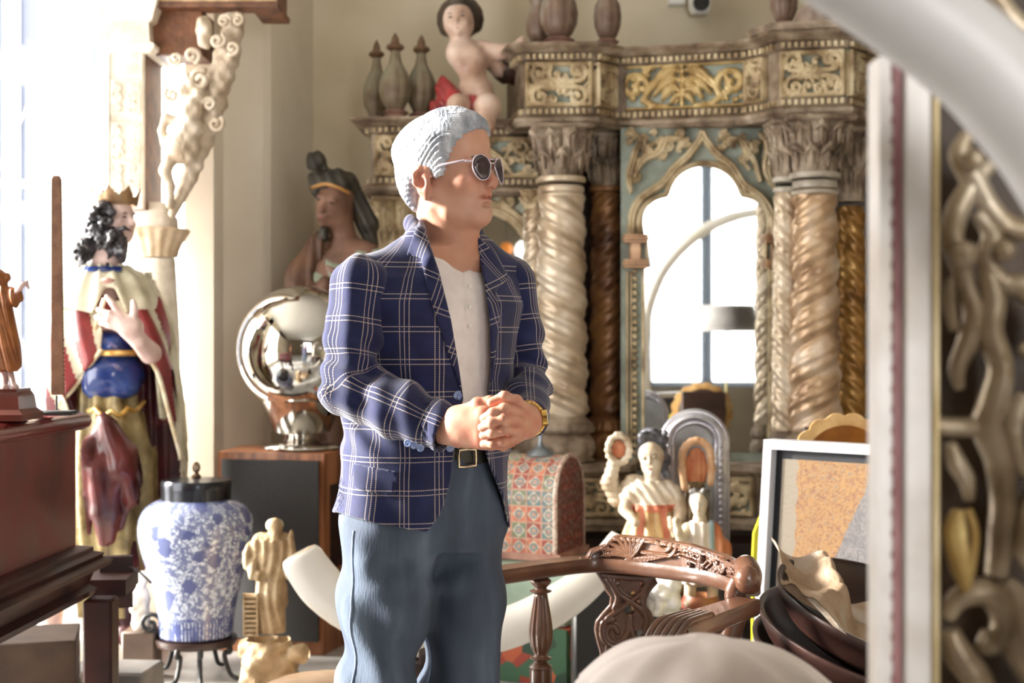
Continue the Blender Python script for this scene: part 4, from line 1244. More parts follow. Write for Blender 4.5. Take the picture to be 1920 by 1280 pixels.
sleeve(RS2, RE2, RW2, [.060, .054, .053, .054, .049], 'sleeve', arm_attr(RS2, RE2, RW2), (-.46, 2.66, .98), (-.02, 3.05, 1.50), 0.)
sleeve(LS2, LE2, LW2, [.058, .052, .050, .046, .042], 'sleeve', arm_attr(LS2, LE2, LW2, .02), (-.06, 2.80, 1.02), (.18, 3.30, 1.50), 2.)
lap1 = polyd([(786, 412), (775, 440), (762, 478), (790, 484), (800, 540), (826, 620), (850, 690), (870, 750), (872, 740), (864, 690), (849, 600), (828, 510), (805, 440), (800, 405)])
lap2 = polyd([(893, 440), (925, 470), (955, 520), (930, 545), (938, 590), (928, 680), (918, 740), (918, 600), (905, 520)])
for lp_, nm in ((lap1, 'lapel'), (lap2, 'lapel')):
    def lf(p, lp_=lp_):
        px, py = proj(p); return np.maximum(np.maximum(jacket_f(p, .006), lp_(px, py)), -front(p, -.03))
    ca = math.radians(20 if lp_ is lap1 else -18)
    def la(V, ca=ca):
        a = cloth_torso(V)['cloth']; return {'cloth': np.stack([a[:, 0] * math.cos(ca) - a[:, 1] * math.sin(ca), a[:, 0] * math.sin(ca) + a[:, 1] * math.cos(ca), a[:, 2]], 1)}
    sobj(nm, lf, (-.27, 2.82, 1.15), (.06, 3.26, 1.60), .0040, M_plaid, jk, la)
def button(c, r, nrm, parent):
    c = np.asarray(c, float); n = np.asarray(nrm, float); n /= np.linalg.norm(n)
    b = MB(); a = np.cross(n, (0, 0, 1)); a /= np.linalg.norm(a); e = np.cross(n, a)
    pr = [(r * .9, 0), (r, .3), (r, .8), (r * .82, 1), (r * .72, .65), (.001, .6)]
    th = np.linspace(0, 2 * PI, 20, endpoint=False)
    G = np.array([[c + n * z * .004 + rr * (math.cos(t) * a + math.sin(t) * e) for t in th] for rr, z in pr])
    b.grid(G, closev=True)
    for t in (PI / 4, 5 * PI / 4): b.tube([c + n * .003 + r * .25 * (math.cos(t) * a + math.sin(t) * e), c + n * .0045 + r * .25 * (math.cos(t) * a + math.sin(t) * e)], .0009, 6)
    return obj('button', b, M_button, parent, 180)
def surf_pt(f, px, py, y0=2.6, y1=3.1):
    """first hit of the pixel's ray with a field"""
    ys = np.linspace(y0, y1, 400); pts = np.array([P(px, py, y) for y in ys]); d = f(pts)
    i = np.argmax(d < 0); return pts[i]
def grad(f, p):
    e = 1e-3; return np.array([(f(np.array([p + e * np.eye(3)[i]])) - f(np.array([p - e * np.eye(3)[i]])))[0] for i in range(3)])
bt = []
for px_, py_ in ((861, 741), (847, 838)):
    c_ = surf_pt(jacket_f, px_ - 4, py_); g_ = grad(lambda p: tor(p), c_); button(c_ - np.array((0, 0, 0)), .0098, g_, jk)
slv = chain([RS2, (RS2 + RE2) / 2, RE2, (RE2 + RW2) / 2, RW2], [.060, .054, .053, .054, .049], .03)
for px_, py_ in ((765, 830), (777, 834), (789, 839)):
    c_ = surf_pt(slv, px_, py_); button(c_, .0068, grad(slv, c_), jk)
# pocket flap hint
def pk(p):
    px, py = proj(p); return np.maximum(np.maximum(jacket_f(p, .004), polyd([(660, 868), (745, 884), (742, 925), (728, 931), (664, 915)])(px, py)), -front(p, -.16))
sobj('pocket_flap', pk, (-.36, 2.8, .95), (-.2, 3.1, 1.08), .004, M_plaid, jk, cloth_torso)

# shirt
TS = [(r[0], r[1], r[2], r[3] - .020, r[4] - .020, r[5]) for r in TOR if 1.0 < r[0] < 1.49]
shirt_b = U(.03, slices([(.98, cxs(799), 3.03, .168, .118, YAW)] + TS), chain([W(770, 500, -.02), W(830, 492, .04), W(890, 497, .08)], [.036, .036, .036], .03))
nopen = polyd([(800, 380), (812, 440), (830, 484), (850, 502), (871, 512), (884, 500), (894, 470), (905, 430), (905, 380)])
def shirt_f(p):
    x, y, z = p.T
    d = shirt_b(p) + .0025 * np.sin(x * 60 + z * 10) * np.exp(-((z - 1.2) / .12) ** 2) + .0015 * np.sin(z * 90 + x * 50)
    px, py = proj(p)
    d = np.maximum(d, -np.maximum(nopen(px, py), -front(p, -.10)))
    plk = polyd([(868, 508), (882, 505), (886, 600), (884, 618), (876, 618), (873, 600)])(px, py)
    d = d - .0035 * np.clip(-plk / .003, 0, 1)
    d = np.maximum(d, 1.072 - z)
    return np.maximum(d, -neckhole(p))
sh = sobj('shirt', shirt_f, (-.38, 2.80, .98), (.08, 3.26, 1.52), .0042, M_shirt, man)
for py_ in (537, 575, 610):
    c_ = surf_pt(shirt_f, 880 , py_); 
    b = MB(); b.tube([c_, c_ + FV * .003], .0045, 12); obj('button', b, mat('shell_button', [(226, 222, 218)], 5, .3), sh, 40)

# trousers, belt, shoes
JN = U(.035, chain([HIPR, W(722, 1130, -.04), W(709, 1290, -.05), W(700, 1500, -.04), W(698, 1735, -.02)], [.100, .089, .076, .070, .066], .04),
       chain([HIPL, W(866, 1130, .08), W(862, 1290, .06), W(866, 1500, .08), W(868, 1715, .12)], [.097, .087, .083, .072, .066], .04),
       slices([(.86, cxs(795), 3.04, .165, .122, YAW), (.96, cxs(796), 3.04, .172, .125, YAW), (1.065, cxs(800), 3.03, .166, .118, YAW)]))
def jeans_f(p):
    x, y, z = p.T
    d = JN(p)
    d = d + .0045 * np.sin(z * 24 + x * 26 + 1) * np.clip((1.0 - z) / .3, 0, 1) * np.sin(x * 19 + 2) + .005 * np.sin(z * 95 - x * 40) * np.exp(-((z - .84) / .07) ** 2) * np.exp(-((x + .16) / .12) ** 2) + .004 * np.sin(z * 40 + x * 55) + .003 * np.sin(x * 48 - z * 14)
    return np.maximum(d, z - 1.062)
jn = sobj('jeans', jeans_f, (-.46, 2.82, .05), (.12, 3.30, 1.09), .0072, M_denim, man)
b = MB()
for leg, off in ((0, -0.099), (1, -.093)):       # outer seams
    src = [HIPR, W(722, 1130, -.04), W(709, 1290, -.05), W(700, 1500, -.04), W(698, 1735, -.02)] if leg == 0 else [HIPL, W(866, 1130, .08), W(862, 1290, .06), W(866, 1500, .08), W(868, 1715, .12)]
    rr = [.100, .089, .076, .070, .066] if leg == 0 else [.097, .087, .083, .072, .066]
    dr_ = np.array((-.62, -.78, 0)) if leg == 0 else np.array((-.80, -.6, 0))
    sp__ = catmull([s_ + dr_ * (r_ + .0005) for s_, r_ in zip(src, rr)], 10)
    for it in range(4):
        d__ = jeans_f(sp__); g__ = np.stack([(jeans_f(sp__ + 1e-3 * np.eye(3)[k]) - jeans_f(sp__ - 1e-3 * np.eye(3)[k])) / 2e-3 for k in range(3)], 1); g__ /= np.linalg.norm(g__, axis=1)[:, None] + 1e-9
        sp__ = sp__ - d__[:, None] * g__
    sp__ = sp__[sp__[:, 2] < .98]
    b.tube(sp__, .0024, 6)
obj('seam', b, mat('pale_denim_seam', [(104, 124, 156), (140, 160, 188)], 60, .8), jn, 180)
def belt_f(p):
    z = p[:, 2]; return np.maximum(slices([(.99, cxs(799), 3.03, .172, .124, YAW), (1.09, cxs(801), 3.03, .170, .122, YAW)])(p), np.abs(z - (CZ + (640 - 856) / F * 2.92)) - .019)
sobj('belt', belt_f, (-.38, 2.84, 1.02), (.08, 3.22, 1.10), .005, M_belt, man)
c_ = surf_pt(belt_f, 873, 858); b = MB()
bu = [c_ + LV * a + np.array((0, 0, z_)) + FV * .006 for a, z_ in ((-.022, .017), (0, .018), (.022, .017), (.0225, 0), (.022, -.017), (0, -.018), (-.022, -.017), (-.0225, 0))]
b.tube(np.array(bu), .0028, 8, closed=True); obj('buckle', b, mat('pale_gold_buckle', [(220, 200, 170)], 5, .25, metal=1), man, 180)
for ft, dxy in ((W(698, 1735, -.02), FV), (W(868, 1715, .12), FV)):
    fc = np.array((ft[0], ft[1], 0))
    f_ = U(.03, ell(fc + dxy * .0 + (0, 0, .045), (.042, .05, .045)), cap(fc + dxy * .05 + (0, 0, .035), fc + dxy * .15 + (0, 0, .030), .042, .036))
    sobj('shoe', Int(.004, f_, lambda p: -p[:, 2] + .002), fc + (-.1, -.25, -.02), fc + (.22, .12, .12), .006, mat('brown_leather_shoe', [(70, 44, 30), (90, 58, 40)], 10, .4), man)
# watch
wr = W(996, 786, -.14); wd = (W(984, 790, -.215) - W(992, 786, -.10)); wd /= np.linalg.norm(wd)
b = MB(); a_ = np.cross(wd, (0, 0, 1)); a_ /= np.linalg.norm(a_); e_ = np.cross(wd, a_)
wt = thing('wristwatch', None, None, wr); wt.parent = man; wt.location = Vector(wr.tolist()) - man.location
for k in ('label', 'category'):
    if k in wt: del wt[k]
wc = W(990, 786, -.165)
for t in np.linspace(0, 2 * PI, 26, endpoint=False):
    c_ = wc + .0315 * (math.cos(t) * a_ + math.sin(t) * e_ * 1.0)
    tg = -math.sin(t) * a_ + math.cos(t) * e_
    b.tube([c_ - tg * .0034, c_ + tg * .0034], .0058, 8, flat=1, up=wd)
obj('bracelet', b, M_gold, wt, 60)
out = (W(1004, 786, -.2) - W(984, 786, -.165)); out /= np.linalg.norm(out)
out = np.array((.75, -.62, .1)); out -= wd * (out @ wd); out /= np.linalg.norm(out)
b = MB(); b.tube([wc + out * .030, wc + out * .039], .017, 28); obj('case', b, M_gold, wt, 40)
b = MB(); b.tube([wc + out * .0385, wc + out * .0398], .0135, 28); obj('dial', b, mat('cream_dial', [(226, 216, 190)], 4, .2), wt, 40)
# ================================================================= left side of the room
M_lacq = mat('oxblood_lacquer', [(52, 16, 14), (96, 26, 24), (112, 38, 32)], 5, .3, bump=.12, bscale=12, contrast=.5, rough2=.5)
M_lacqd = mat('dark_lacquer', [(34, 14, 11), (60, 26, 20)], 6, .45, spec=.3)
M_stone = mat('whitewashed_carved_wood', [(196, 184, 166), (224, 214, 198), (236, 228, 216)], 10, .7, bump=.5, bscale=45, contrast=.5)
M_browncarv = mat('brown_carved_wood', [(92, 58, 38), (130, 86, 58)], 12, .6, bump=.5, bscale=40)

# ---- carved pillar with capital, fluted collar and bracket
PY = 6.16
pl = thing('carved_pillar', 'pale carved wooden pillar with horse bracket standing by the bright window', 'pillar', P(290, 0, PY + .1) * (1, 1, 0))
x0, x1 = P(200, 0, PY)[0], P(272, 0, PY)[0]
zt, zb = P(0, 92, PY)[2], P(0, 392, PY)[2]
def faces(x0, x1, y0, y1, z0, z1): 
    b = MB(); b.box(((x0 + x1) / 2, (y0 + y1) / 2, (z0 + z1) / 2), (x1 - x0, y1 - y0, z1 - z0)); return b
obj('shaft', faces(x0, x1, PY, PY + .30, zb, zt), M_browncarv, pl)
w_ = x1 - x0; h_ = zt - zb; S = []
rg = random.Random(3)
for zc_, hh_ in ((.30, .14), (.58, .16), (.80, .12)):
    zc = h_ * (1 - zc_)
    for s in range(2):
        for k in range(3):
            S.append(spiral(w_ * (.3 + .4 * s), zc + (k - 1) * hh_ * .3, .022, rg.uniform(0, 6.28), 1.2, dr=1 - 2 * s, n=14, w0=.4, w1=.35))
    S.append((np.array([(w_ * .15, zc - hh_ * .5), (w_ * .85, zc - hh_ * .5), (w_ * .85, zc + hh_ * .5), (w_ * .15, zc + hh_ * .5), (w_ * .15, zc - hh_ * .5)]), np.full(5, .006)))
for s in (.06, .94): S.append((np.array([(w_ * s, 0), (w_ * s, h_)]), np.array([.006, .006])))
b = MB(); relief(b, frame_on((x0, PY - .003, zb), (1, 0, 0), (0, 0, 1), (0, -1, 0)), w_, h_, S, .016, .004, groove=.4)
obj('carved_face', b, [M_stone, M_stone], pl, 60)
b = MB()
cpth = [(x0, PY + .3), (x0, PY), (x1, PY), (x1, PY + .3)]
z_ = zt
b.sweep([(x1 + .02, PY + .32), (x1 + .02, PY - .02), (x0 - .02, PY - .02), (x0 - .02, PY + .32)][::-1], [(-.05, z_ - .02), (.005, z_ - .02), (.03, z_), (.03, z_ + .015), (.005, z_ + .03), (.0, z_ + .11), (.02, z_ + .12), (.03, z_ + .15), (.05, z_ + .20), (-.05, z_ + .20)])
obj('capital', b, M_stone, pl, 30)
# deep arm that carries the bracket
obj('capital_arm', MB().box(((x1 + P(360, 0, PY)[0]) / 2 + .02, PY + .16, z_ + .085), (P(352, 0, PY)[0] - x1 + .06, .22, .20), bev=.01), M_browncarv, pl)
b = MB(); xc = P(291, 0, PY + .12)[0]; yc = PY + .14; R = .092
fl = lambda n, a: (lambda th, z, r: r * (1 + a * np.abs(np.cos(n * th))))
zz = lambda py: P(0, py, PY + .1)[2]
b.lathe([(R * .92, zz(432)), (R * 1.0, zz(428)), (R * .98, zz(410)), (R * .86, zz(402)), (R * .90, zz(396)), (R * .8, zz(380))], (xc, yc, 0), 48, fl(12, .06))
obj('beaded_collar', b, M_stone, pl, 60)
b = MB(); b.lathe([(R * .92, zz(482)), (R * .98, zz(476)), (R * 1.0, zz(470)), (R * 1.15, zz(456)), (R * 1.38, zz(440)), (R * 1.5, zz(432)), (R * 1.42, zz(428)), (R * .95, zz(426))], (xc, yc, 0), 80, fl(8, .09))
obj('lotus_collar', b, mat('cream_lotus', [(176, 150, 118), (222, 206, 180)], 14, .6, bump=.3, contrast=.4), pl, 60)
b = MB(); b.lathe([(R * 1.3, .0), (R * 1.3, .12), (R * 1.25, .16), (R * 1.2, .30), (R * 1.18, zz(900)), (R * 1.12, zz(640)), (R * .95, zz(520)), (R * .9, zz(484))], (xc, yc, 0), 48, lambda th, z, r: r * (1 + .012 * np.sin(9 * th + z * 4)))
obj('lower_shaft', b, M_stone, pl, 60)
# bracket: rearing horse among scrolls on a leaning strut
BW = lambda px, py, dy=0.: P(px, py, PY - .02 + dy)
rgn = np.random.RandomState(4)
strut = chain([BW(440, 40, .03), BW(424, 110, .03), BW(402, 190, .03), BW(378, 270, .03), BW(352, 340, .02), BW(324, 400)], [.045, .055, .052, .045, .032, .02], .02)
horse = U(.02, chain([BW(356, 205, -.03), BW(352, 245, -.03), BW(345, 280, -.03)], [.048, .060, .066], .03), ell(BW(335, 270, -.05), (.055, .055, .06)), chain([BW(356, 215, -.03), BW(370, 180, -.03), BW(356, 150, -.03)], [.046, .038, .028], .02),
          chain([BW(356, 150, -.03), BW(340, 172, -.05)], [.028, .018]), chain([BW(325, 285, -.04), BW(310, 320, -.04), BW(320, 350, -.04), BW(318, 385, -.03)], [.034, .026, .021, .016], .01), chain([BW(362, 290), BW(352, 330), BW(338, 360)], [.022, .015, .012], .01),
          chain([BW(335, 230, -.04), BW(312, 220, -.05), BW(304, 245, -.05), BW(308, 270, -.05)], [.024, .019, .017, .016], .01))
pend = chain([BW(383, 45), BW(383, 80)], [.036, .028])
stf = lambda p: U(.012, strut, horse, pend)(p) + .006 * np.sin(p[:, 0] * 95) * np.sin(p[:, 2] * 80 + 1) * (p[:, 0] > BW(352, 0)[0]) 
sobj('bracket_horse', stf, BW(280, 430, -.15), BW(480, 10, .12), .006, mat('carved_tan_white', [(150, 128, 104), (196, 180, 158), (222, 210, 194)], 12, .65, bump=.6, bscale=40, contrast=.5), pl)
b = MB()
for (cx_, cy_, r_, a0, dr) in ((376, 150, .045, 1, 1), (392, 196, .03, 3, -1), (322, 178, .032, 2, 1), (421, 40, .028, 0, 1), (446, 38, .026, 2, -1), (408, 76, .034, 1, -1), (330, 110, .03, 3, 1), (360, 105, .035, 5, 1), (436, 90, .030, 4, 1), (405, 232, .034, 1, -1)):
    pts, w2 = spiral(0, 0, r_, a0, 1.4, dr=dr, n=26, w0=.28, w1=.3)
    c_ = BW(cx_, cy_, -.045)
    b.tube([c_ + (p[0], -.006 * i / 26, p[1]) for i, p in enumerate(pts)], w2 * 1.1, 8)
obj('bracket_scrolls', b, MATS['carved_tan_white'], pl, 180)
# beam the pillar carries
bm_ = thing('carved_beam', 'carved wooden beam overhead resting on the pale pillar and its bracket', 'beam', P(330, 0, PY + .15))
bm_z = P(0, 16, PY)[2]; bl, br = P(262, 0, PY)[0], P(522, 0, PY)[0]
b = MB(); b.sweep([(bl, PY + .3), (bl, PY - .03), (br, PY - .03), (br, PY + .3)], [(-.12, bm_z + .0), (0, bm_z), (.005, bm_z + .02), (-.01, bm_z + .03), (-.01, bm_z + .3), (-.12, bm_z + .3)])
obj('beam', b, M_browncarv, bm_)
S = []; wB = br - bl
for k in range(12): S.append(spiral(wB * (k + .5) / 12, .05, .022, k, 1.1, dr=1 - 2 * (k % 2), n=14, w0=.4, w1=.4))
for k in range(26): S.append((np.array([(wB * (k + .5) / 26, .085), (wB * (k + .5) / 26, .2)]), np.array([.008, .008])))
b = MB(); relief(b, frame_on((bl, PY - .045, bm_z + .02), (1, 0, 0), (0, 0, 1), (0, -1, 0)), wB, .27, S, .018, .005, groove=.3)
obj('carved_face', b, [mat('tan_carved_wood', [(150, 118, 84), (196, 168, 132)], 12, .6, bump=.5), M_stone], bm_, 60)
b = MB(); c_ = P(214, -6, PY + .05); b.lathe([(.02, 0), (.06, .008), (.115, .035), (.15, .08), (.155, .14), (.15, .25), (.12, .30)], (c_[0], c_[1], c_[2] - .07), 48, lambda th, z, r: r * (1 + .02 * np.cos(12 * th)))
obj('turned_boss', b, mat('cream_boss', [(196, 176, 146), (226, 212, 190)], 8, .6), bm_, 60)

# ---- king statue
KY = 5.80
K = lambda px, py, dy=0.: P(px, py, KY + dy)
M_kskin = mat('painted_flesh', [(190, 158, 148), (222, 196, 188)], 14, .45, contrast=.4)
M_khair = mat('black_carved_hair', [(34, 32, 36), (70, 68, 74)], 30, .22)
M_cape = mat('ermine_cape_paint', [(150, 142, 112), (196, 190, 166), (214, 208, 190)], 7, .55, bump=.15, contrast=.5)
M_kred = mat('crimson_robe_paint', [(98, 30, 32), (134, 46, 46)], 8, .4, bump=.1)
M_kmaroon = mat('maroon_lining', [(52, 20, 24), (84, 30, 34)], 8, .4)
M_kgold = mat('gilt_tunic', [(84, 72, 46), (132, 114, 74), (176, 158, 110)], 12, .42, metal=.25, bump=.5, bscale=40, contrast=.5)
M_kblue = mat('blue_cuirass', [(16, 34, 84), (34, 62, 128)], 5, .22, coat=.5)
king = thing('king_statue', 'life-size painted statue of a crowned bearded king in red robe and blue cuirass', 'statue', K(205, 0) * (1, 1, 0))
b = MB(); b.box(K(205, 0) * (1, 1, 0) + (0, .05, .045), (.34, .40, .09), bev=.01); obj('plinth', b, M_stone, king)
hc = K(217, 418); Rk = rotm(rz=math.radians(58))
kh = U(.02, ell((0, .01, .035), (.066, .085, .085)), ell((0, -.03, -.03), (.05, .055, .065)))
kh = smin_f(kh, U(.006, cap((0, -.078, .025), (0, -.100, -.008), .008, .012), cap((-.03, -.068, .036), (.03, -.068, .036), .010), cap((-.02, -.078, -.035), (.02, -.078, -.035), .006), ell((-.036, -.055, -.005), (.018, .018, .018)), ell((.036, -.055, -.005), (.018, .018, .018))), .012)
toK = lambda f: (lambda p: f((p - hc) @ Rk))
khead = U(.02, toK(kh), cap(hc + (-.01, .01, -.04), K(200, 500), .052, .062))
# hand and forearm
def kf(pts, r0=.014, r1=.010): return chain([K(*a) for a in pts], np.linspace(r0, r1, len(pts)), .006)
kpalm = U(.02, cap(K(226, 604, -.27), K(252, 612, -.26), .033, .036), cap(K(240, 618, -.26), K(262, 640, -.24), .036, .034))
khand = U(.008, kpalm, kf([(226, 590, -.28), (212, 570, -.29), (200, 556, -.28)]), kf([(222, 598, -.285), (205, 588, -.295), (184, 580, -.28)]), kf([(220, 606, -.285), (202, 600, -.295), (181, 594, -.28)]), kf([(222, 616, -.28), (205, 611, -.285), (188, 606, -.27)], .012, .009),
          kf([(250, 600, -.26), (252, 578, -.27), (250, 566, -.26)], .016, .011), chain([K(262, 640, -.24), K(282, 662, -.18)], [.034, .044]))
kbody = U(.02, khead, khand, slices([(K(0, 1180)[2], K(200, 0)[0], KY, .10, .09, 0), (K(0, 500)[2], K(200, 0)[0], KY, .10, .08, 0)]), cap(K(100, 1130, -.05), K(92, 1185, -.08), .045, .05), cap(K(92, 1190, -.10), K(86, 1210, -.24), .045, .035), cap(K(232, 1120, .0), K(236, 1165, -.02), .045, .04))
sobj('body', kbody, (K(60, 0)[0], KY - .40, .0), (K(320, 0)[0], KY + .15, K(0, 350)[2]), .0072, M_kskin, king)
rk = np.random.RandomState(7)
cur = []
for i in range(150):
    t = rk.rand()
    if t < .50: px_, py_ = 196 - 70 * t * 1.5 + rk.uniform(-12, 14), 385 + t * 210 + rk.uniform(-12, 12)
    else: px_, py_ = rk.uniform(186, 212), rk.uniform(380, 470)
    cur.append(sph(K(px_, py_, rk.uniform(-.13, .06)), rk.uniform(.013, .020)))
hair0 = chain([K(205, 388), K(192, 420, .0), K(172, 465, .0), K(132, 498, -.02)], [.066, .056, .042, .026], .02)
sobj('hair', lambda p: U(.008, hair0, *cur)(p) + .004 * np.sin(p[:, 0] * 190) * np.sin(p[:, 2] * 170), K(115, 515, -.24), K(250, 362, .14), .0062, M_khair, king)
brd = [sph(K(212 + rk.uniform(-18, 20), 436 + abs(rk.randn()) * 22, -.07 + rk.uniform(-.035, .02)), rk.uniform(.014, .022)) for i in range(44)]
sobj('beard', lambda p: U(.008, chain([K(216, 440, -.04), K(222, 462, -.05), K(230, 486, -.04)], [.04, .036, .018], .02), chain([K(214, 434, -.09), K(232, 428, -.11), K(242, 430, -.09)], [.010, .009, .006]), *brd)(p) + .003 * np.sin(p[:, 0] * 220) * np.sin(p[:, 2] * 190), K(185, 500, -.18), K(256, 415, .03), .0058, M_khair, king)
b = MB(); th = np.linspace(0, 2 * PI, 64, endpoint=False); ck = K(217, 386, .02)
G = np.zeros((4, 64, 3))
tip_ = np.abs(((th / (2 * PI) * 8) % 1) - .5) * 2
for i, (r_, z0) in enumerate(((.085, 0), (.088, .032), (.092, .034), (.086, 0))):
    zz_ = z0 if i in (0, 3) else z0 + (tip_ ** 1.3) * .045
    rr_ = r_ + (0 if i in (0, 3) else tip_ * .012)
    G[i, :, 0] = ck[0] + rr_ * np.cos(th); G[i, :, 1] = ck[1] + rr_ * np.sin(th) ; G[i, :, 2] = ck[2] + zz_
b.grid(G, closev=True, closeu=True)
obj('crown', b, mat('dull_gold_crown', [(120, 92, 66), (168, 138, 104)], 12, .35, metal=.6), king, 40)
kx = K(200, 0)[0]
cape = U(.04, slices([(K(0, 600)[2], K(205, 0)[0], KY - .03, .195, .165, 0), (K(0, 560)[2], K(203, 0)[0], KY - .02, .20, .15, 0), (K(0, 520)[2], K(203, 0)[0], KY, .155, .12, 0), (K(0, 498)[2], K(202, 0)[0], KY, .085, .085, 0)]))
def capef(p):
    px_, py_ = 960 + p[:, 0] / p[:, 1] * F, 640 - (p[:, 2] - CZ) / p[:, 1] * F
    a_ = np.arctan2(p[:, 1] - KY, p[:, 0] - kx)
    d = cape(p) + .007 * np.sin(a_ * 13 + p[:, 2] * 8)
    v = polyd([(196, 540), (215, 540), (262, 640), (150, 640)])(px_, py_)
    d = np.maximum(d, -np.maximum(v, p[:, 1] - KY))
    d = np.maximum(d, -cap(K(200, 500), K(200, 460), .07)(p))
    hem = py_ - (598 - 18 * np.abs(np.sin((px_ - 203) * .02)))
    return np.maximum(d, hem / 480)
sobj('ermine_cape', capef, K(95, 625, -.26), K(320, 480, .24), .0085, M_cape, king)
sobj('collar_band', Int(.003, disp(cape, lambda p: -.006 + 0 * p[:, 0]), lambda p: np.abs(p[:, 2] - K(0, 506)[2]) - .013), K(140, 525, -.2), K(260, 485, .2), .0065, M_kblue, king)
b = MB(); c_ = K(202, 526, -.17); b.lathe([(.002, -.012), (.02, -.006), (.03, 0), (.02, .008), (.002, .014)], c_, 20); obj('clasp', b, mat('rose_clasp', [(170, 120, 110), (200, 160, 150)], 9, .4), king)
def fld(f, n, amp, cx_=kx, cy_=KY, tw=3): return lambda p: f(p) + amp * np.sin(np.arctan2(p[:, 1] - cy_, p[:, 0] - cx_) * n + p[:, 2] * tw)
def robe(p):
    px_, py_ = 960 + p[:, 0] / p[:, 1] * F, 640 - (p[:, 2] - CZ) / p[:, 1] * F
    f = slices([(K(0, 790)[2], K(196, 0)[0], KY + .02, .275, .16, 0), (K(0, 700)[2], K(198, 0)[0], KY, .275, .18, 0), (K(0, 640)[2], K(200, 0)[0], KY, .25, .18, 0), (K(0, 560)[2], K(202, 0)[0], KY, .20, .14, 0)])
    d = f(p) + .012 * np.sin(np.arctan2(p[:, 1] - KY, p[:, 0] - kx) * 9 + p[:, 2] * 16)
    v = polyd([(196, 590), (232, 600), (262, 650), (290, 690), (300, 800), (140, 800), (128, 760), (122, 742), (165, 690), (188, 660)])(px_, py_)
    return np.maximum(d, -np.maximum(v, p[:, 1] - KY - .02))
sobj('robe', robe, K(55, 800, -.3), K(345, 545, .3), .0095, [M_kred, M_cape], king, matf=lambda c: ((np.sin(np.arctan2(c[:, 1] - KY, c[:, 0] - kx) * 9 + c[:, 2] * 16) > .55) | (c[:, 0] < K(96, 0)[0])).astype(np.int32))
b = MB()
for pp_ in ([(196, 560), (180, 610), (170, 640), (120, 680), (75, 705)], [(190, 655), (165, 690), (125, 742), (84, 770)], [(268, 660), (296, 700), (318, 780), (340, 860)]):
    b.tube(catmull([K(a, c, -.19 + .03 * i) for i, (a, c) in enumerate(pp_)], 8), .009, 8)
obj('robe_trim', b, mat('cream_gilt_trim', [(196, 176, 136), (226, 214, 188)], 20, .4), king, 180)
cu = U(.03, ell(K(208, 702, -.03), (.140, .155, .115)), ell(K(206, 650, -.03), (.10, .13, .08)), ell(K(185, 725, -.10), (.06, .06, .05)), ell(K(235, 725, -.10), (.06, .06, .05)))
sobj('cuirass', lambda p: cu(p) + .004 * np.abs(np.sin(p[:, 0] * 26)), K(135, 775, -.26), K(285, 630, .12), .0075, M_kblue, king)
b = MB(); pts = []
for i in range(41):
    t = i / 40; px_ = 148 + 122 * t; py_ = 752 + 10 * abs(math.sin(t * PI * 4)) + 18 * math.sin(t * PI)
    a_ = PI * (1 + t); pts.append(K(px_, py_, -.04 - .16 * math.sin(t * PI)))
b.tube(pts, .010, 8); b.tube([K(150 + 116 * t, 662, -.04 - .13 * math.sin(PI * t)) for t in np.linspace(0, 1, 16)], .013, 8)
obj('gilt_scalloped_edge', b, mat('bright_trim', [(196, 150, 70), (232, 200, 130)], 20, .3, metal=.5), king, 180)
tun = slices([(.17, K(205, 0)[0], KY, .115, .11, 0), (K(0, 1080)[2], K(205, 0)[0], KY, .125, .12, 0), (K(0, 950)[2], K(218, 0)[0], KY - .01, .165, .15, 0), (K(0, 850)[2], K(218, 0)[0], KY - .01, .165, .15, 0), (K(0, 760)[2], K(210, 0)[0], KY, .125, .14, 0), (K(0, 640)[2], K(204, 0)[0], KY, .10, .12, 0)])
sobj('tunic', fld(tun, 11, .011), K(110, 1175, -.24), K(320, 635, .22), .009, M_kgold, king)
clk = slices([(K(0, 935)[2], K(262, 0)[0], KY + .10, .15, .09, 0), (K(0, 860)[2], K(258, 0)[0], KY + .10, .17, .10, 0), (K(0, 740)[2], K(240, 0)[0], KY + .09, .19, .11, 0), (K(0, 600)[2], K(215, 0)[0], KY + .08, .20, .10, 0), (K(0, 510)[2], K(205, 0)[0], KY + .08, .14, .07, 0)])
sobj('cloak', fld(clk, 15, .010, K(260, 0)[0], KY + .1), K(90, 945, -.15), K(365, 500, .26), .0095, [M_cape, M_kmaroon], king, matf=lambda c: (((c[:, 0] < K(322, 0)[0] + (c[:, 2] - 1.0) * -.10) & (c[:, 2] < K(0, 640)[2]))).astype(np.int32))
fl_ = [chain([K(190, 792, -.22), K(168, 850, -.24), K(160, 930, -.22), K(168, 1000, -.20)], [.03, .042, .044, .02], .02), chain([K(196, 796, -.23), K(190, 880, -.25), K(186, 960, -.23), K(190, 1022, -.20)], [.03, .04, .042, .016], .02), chain([K(202, 800, -.23), K(214, 880, -.24), K(212, 960, -.22), K(206, 1008, -.19)], [.03, .04, .038, .016], .02),
       chain([K(208, 800, -.22), K(236, 855, -.22), K(240, 930, -.20), K(230, 990, -.18)], [.03, .04, .036, .014], .02), chain([K(210, 806, -.22), K(246, 846, -.20), K(258, 885, -.17), K(262, 905, -.15)], [.026, .034, .030, .010], .02)]
rc0 = U(.012, *fl_)
rc = U(.04, chain([K(178, 800, -.22), K(205, 830, -.26), K(238, 868, -.24), K(245, 900, -.2)], [.05, .07, .06, .03], .04), chain([K(188, 830, -.24), K(186, 890, -.25), K(180, 960, -.22), K(176, 1000, -.2)], [.075, .085, .075, .05], .04), chain([K(235, 890, -.2), K(225, 960, -.19), K(215, 1010, -.17)], [.05, .05, .045], .03))
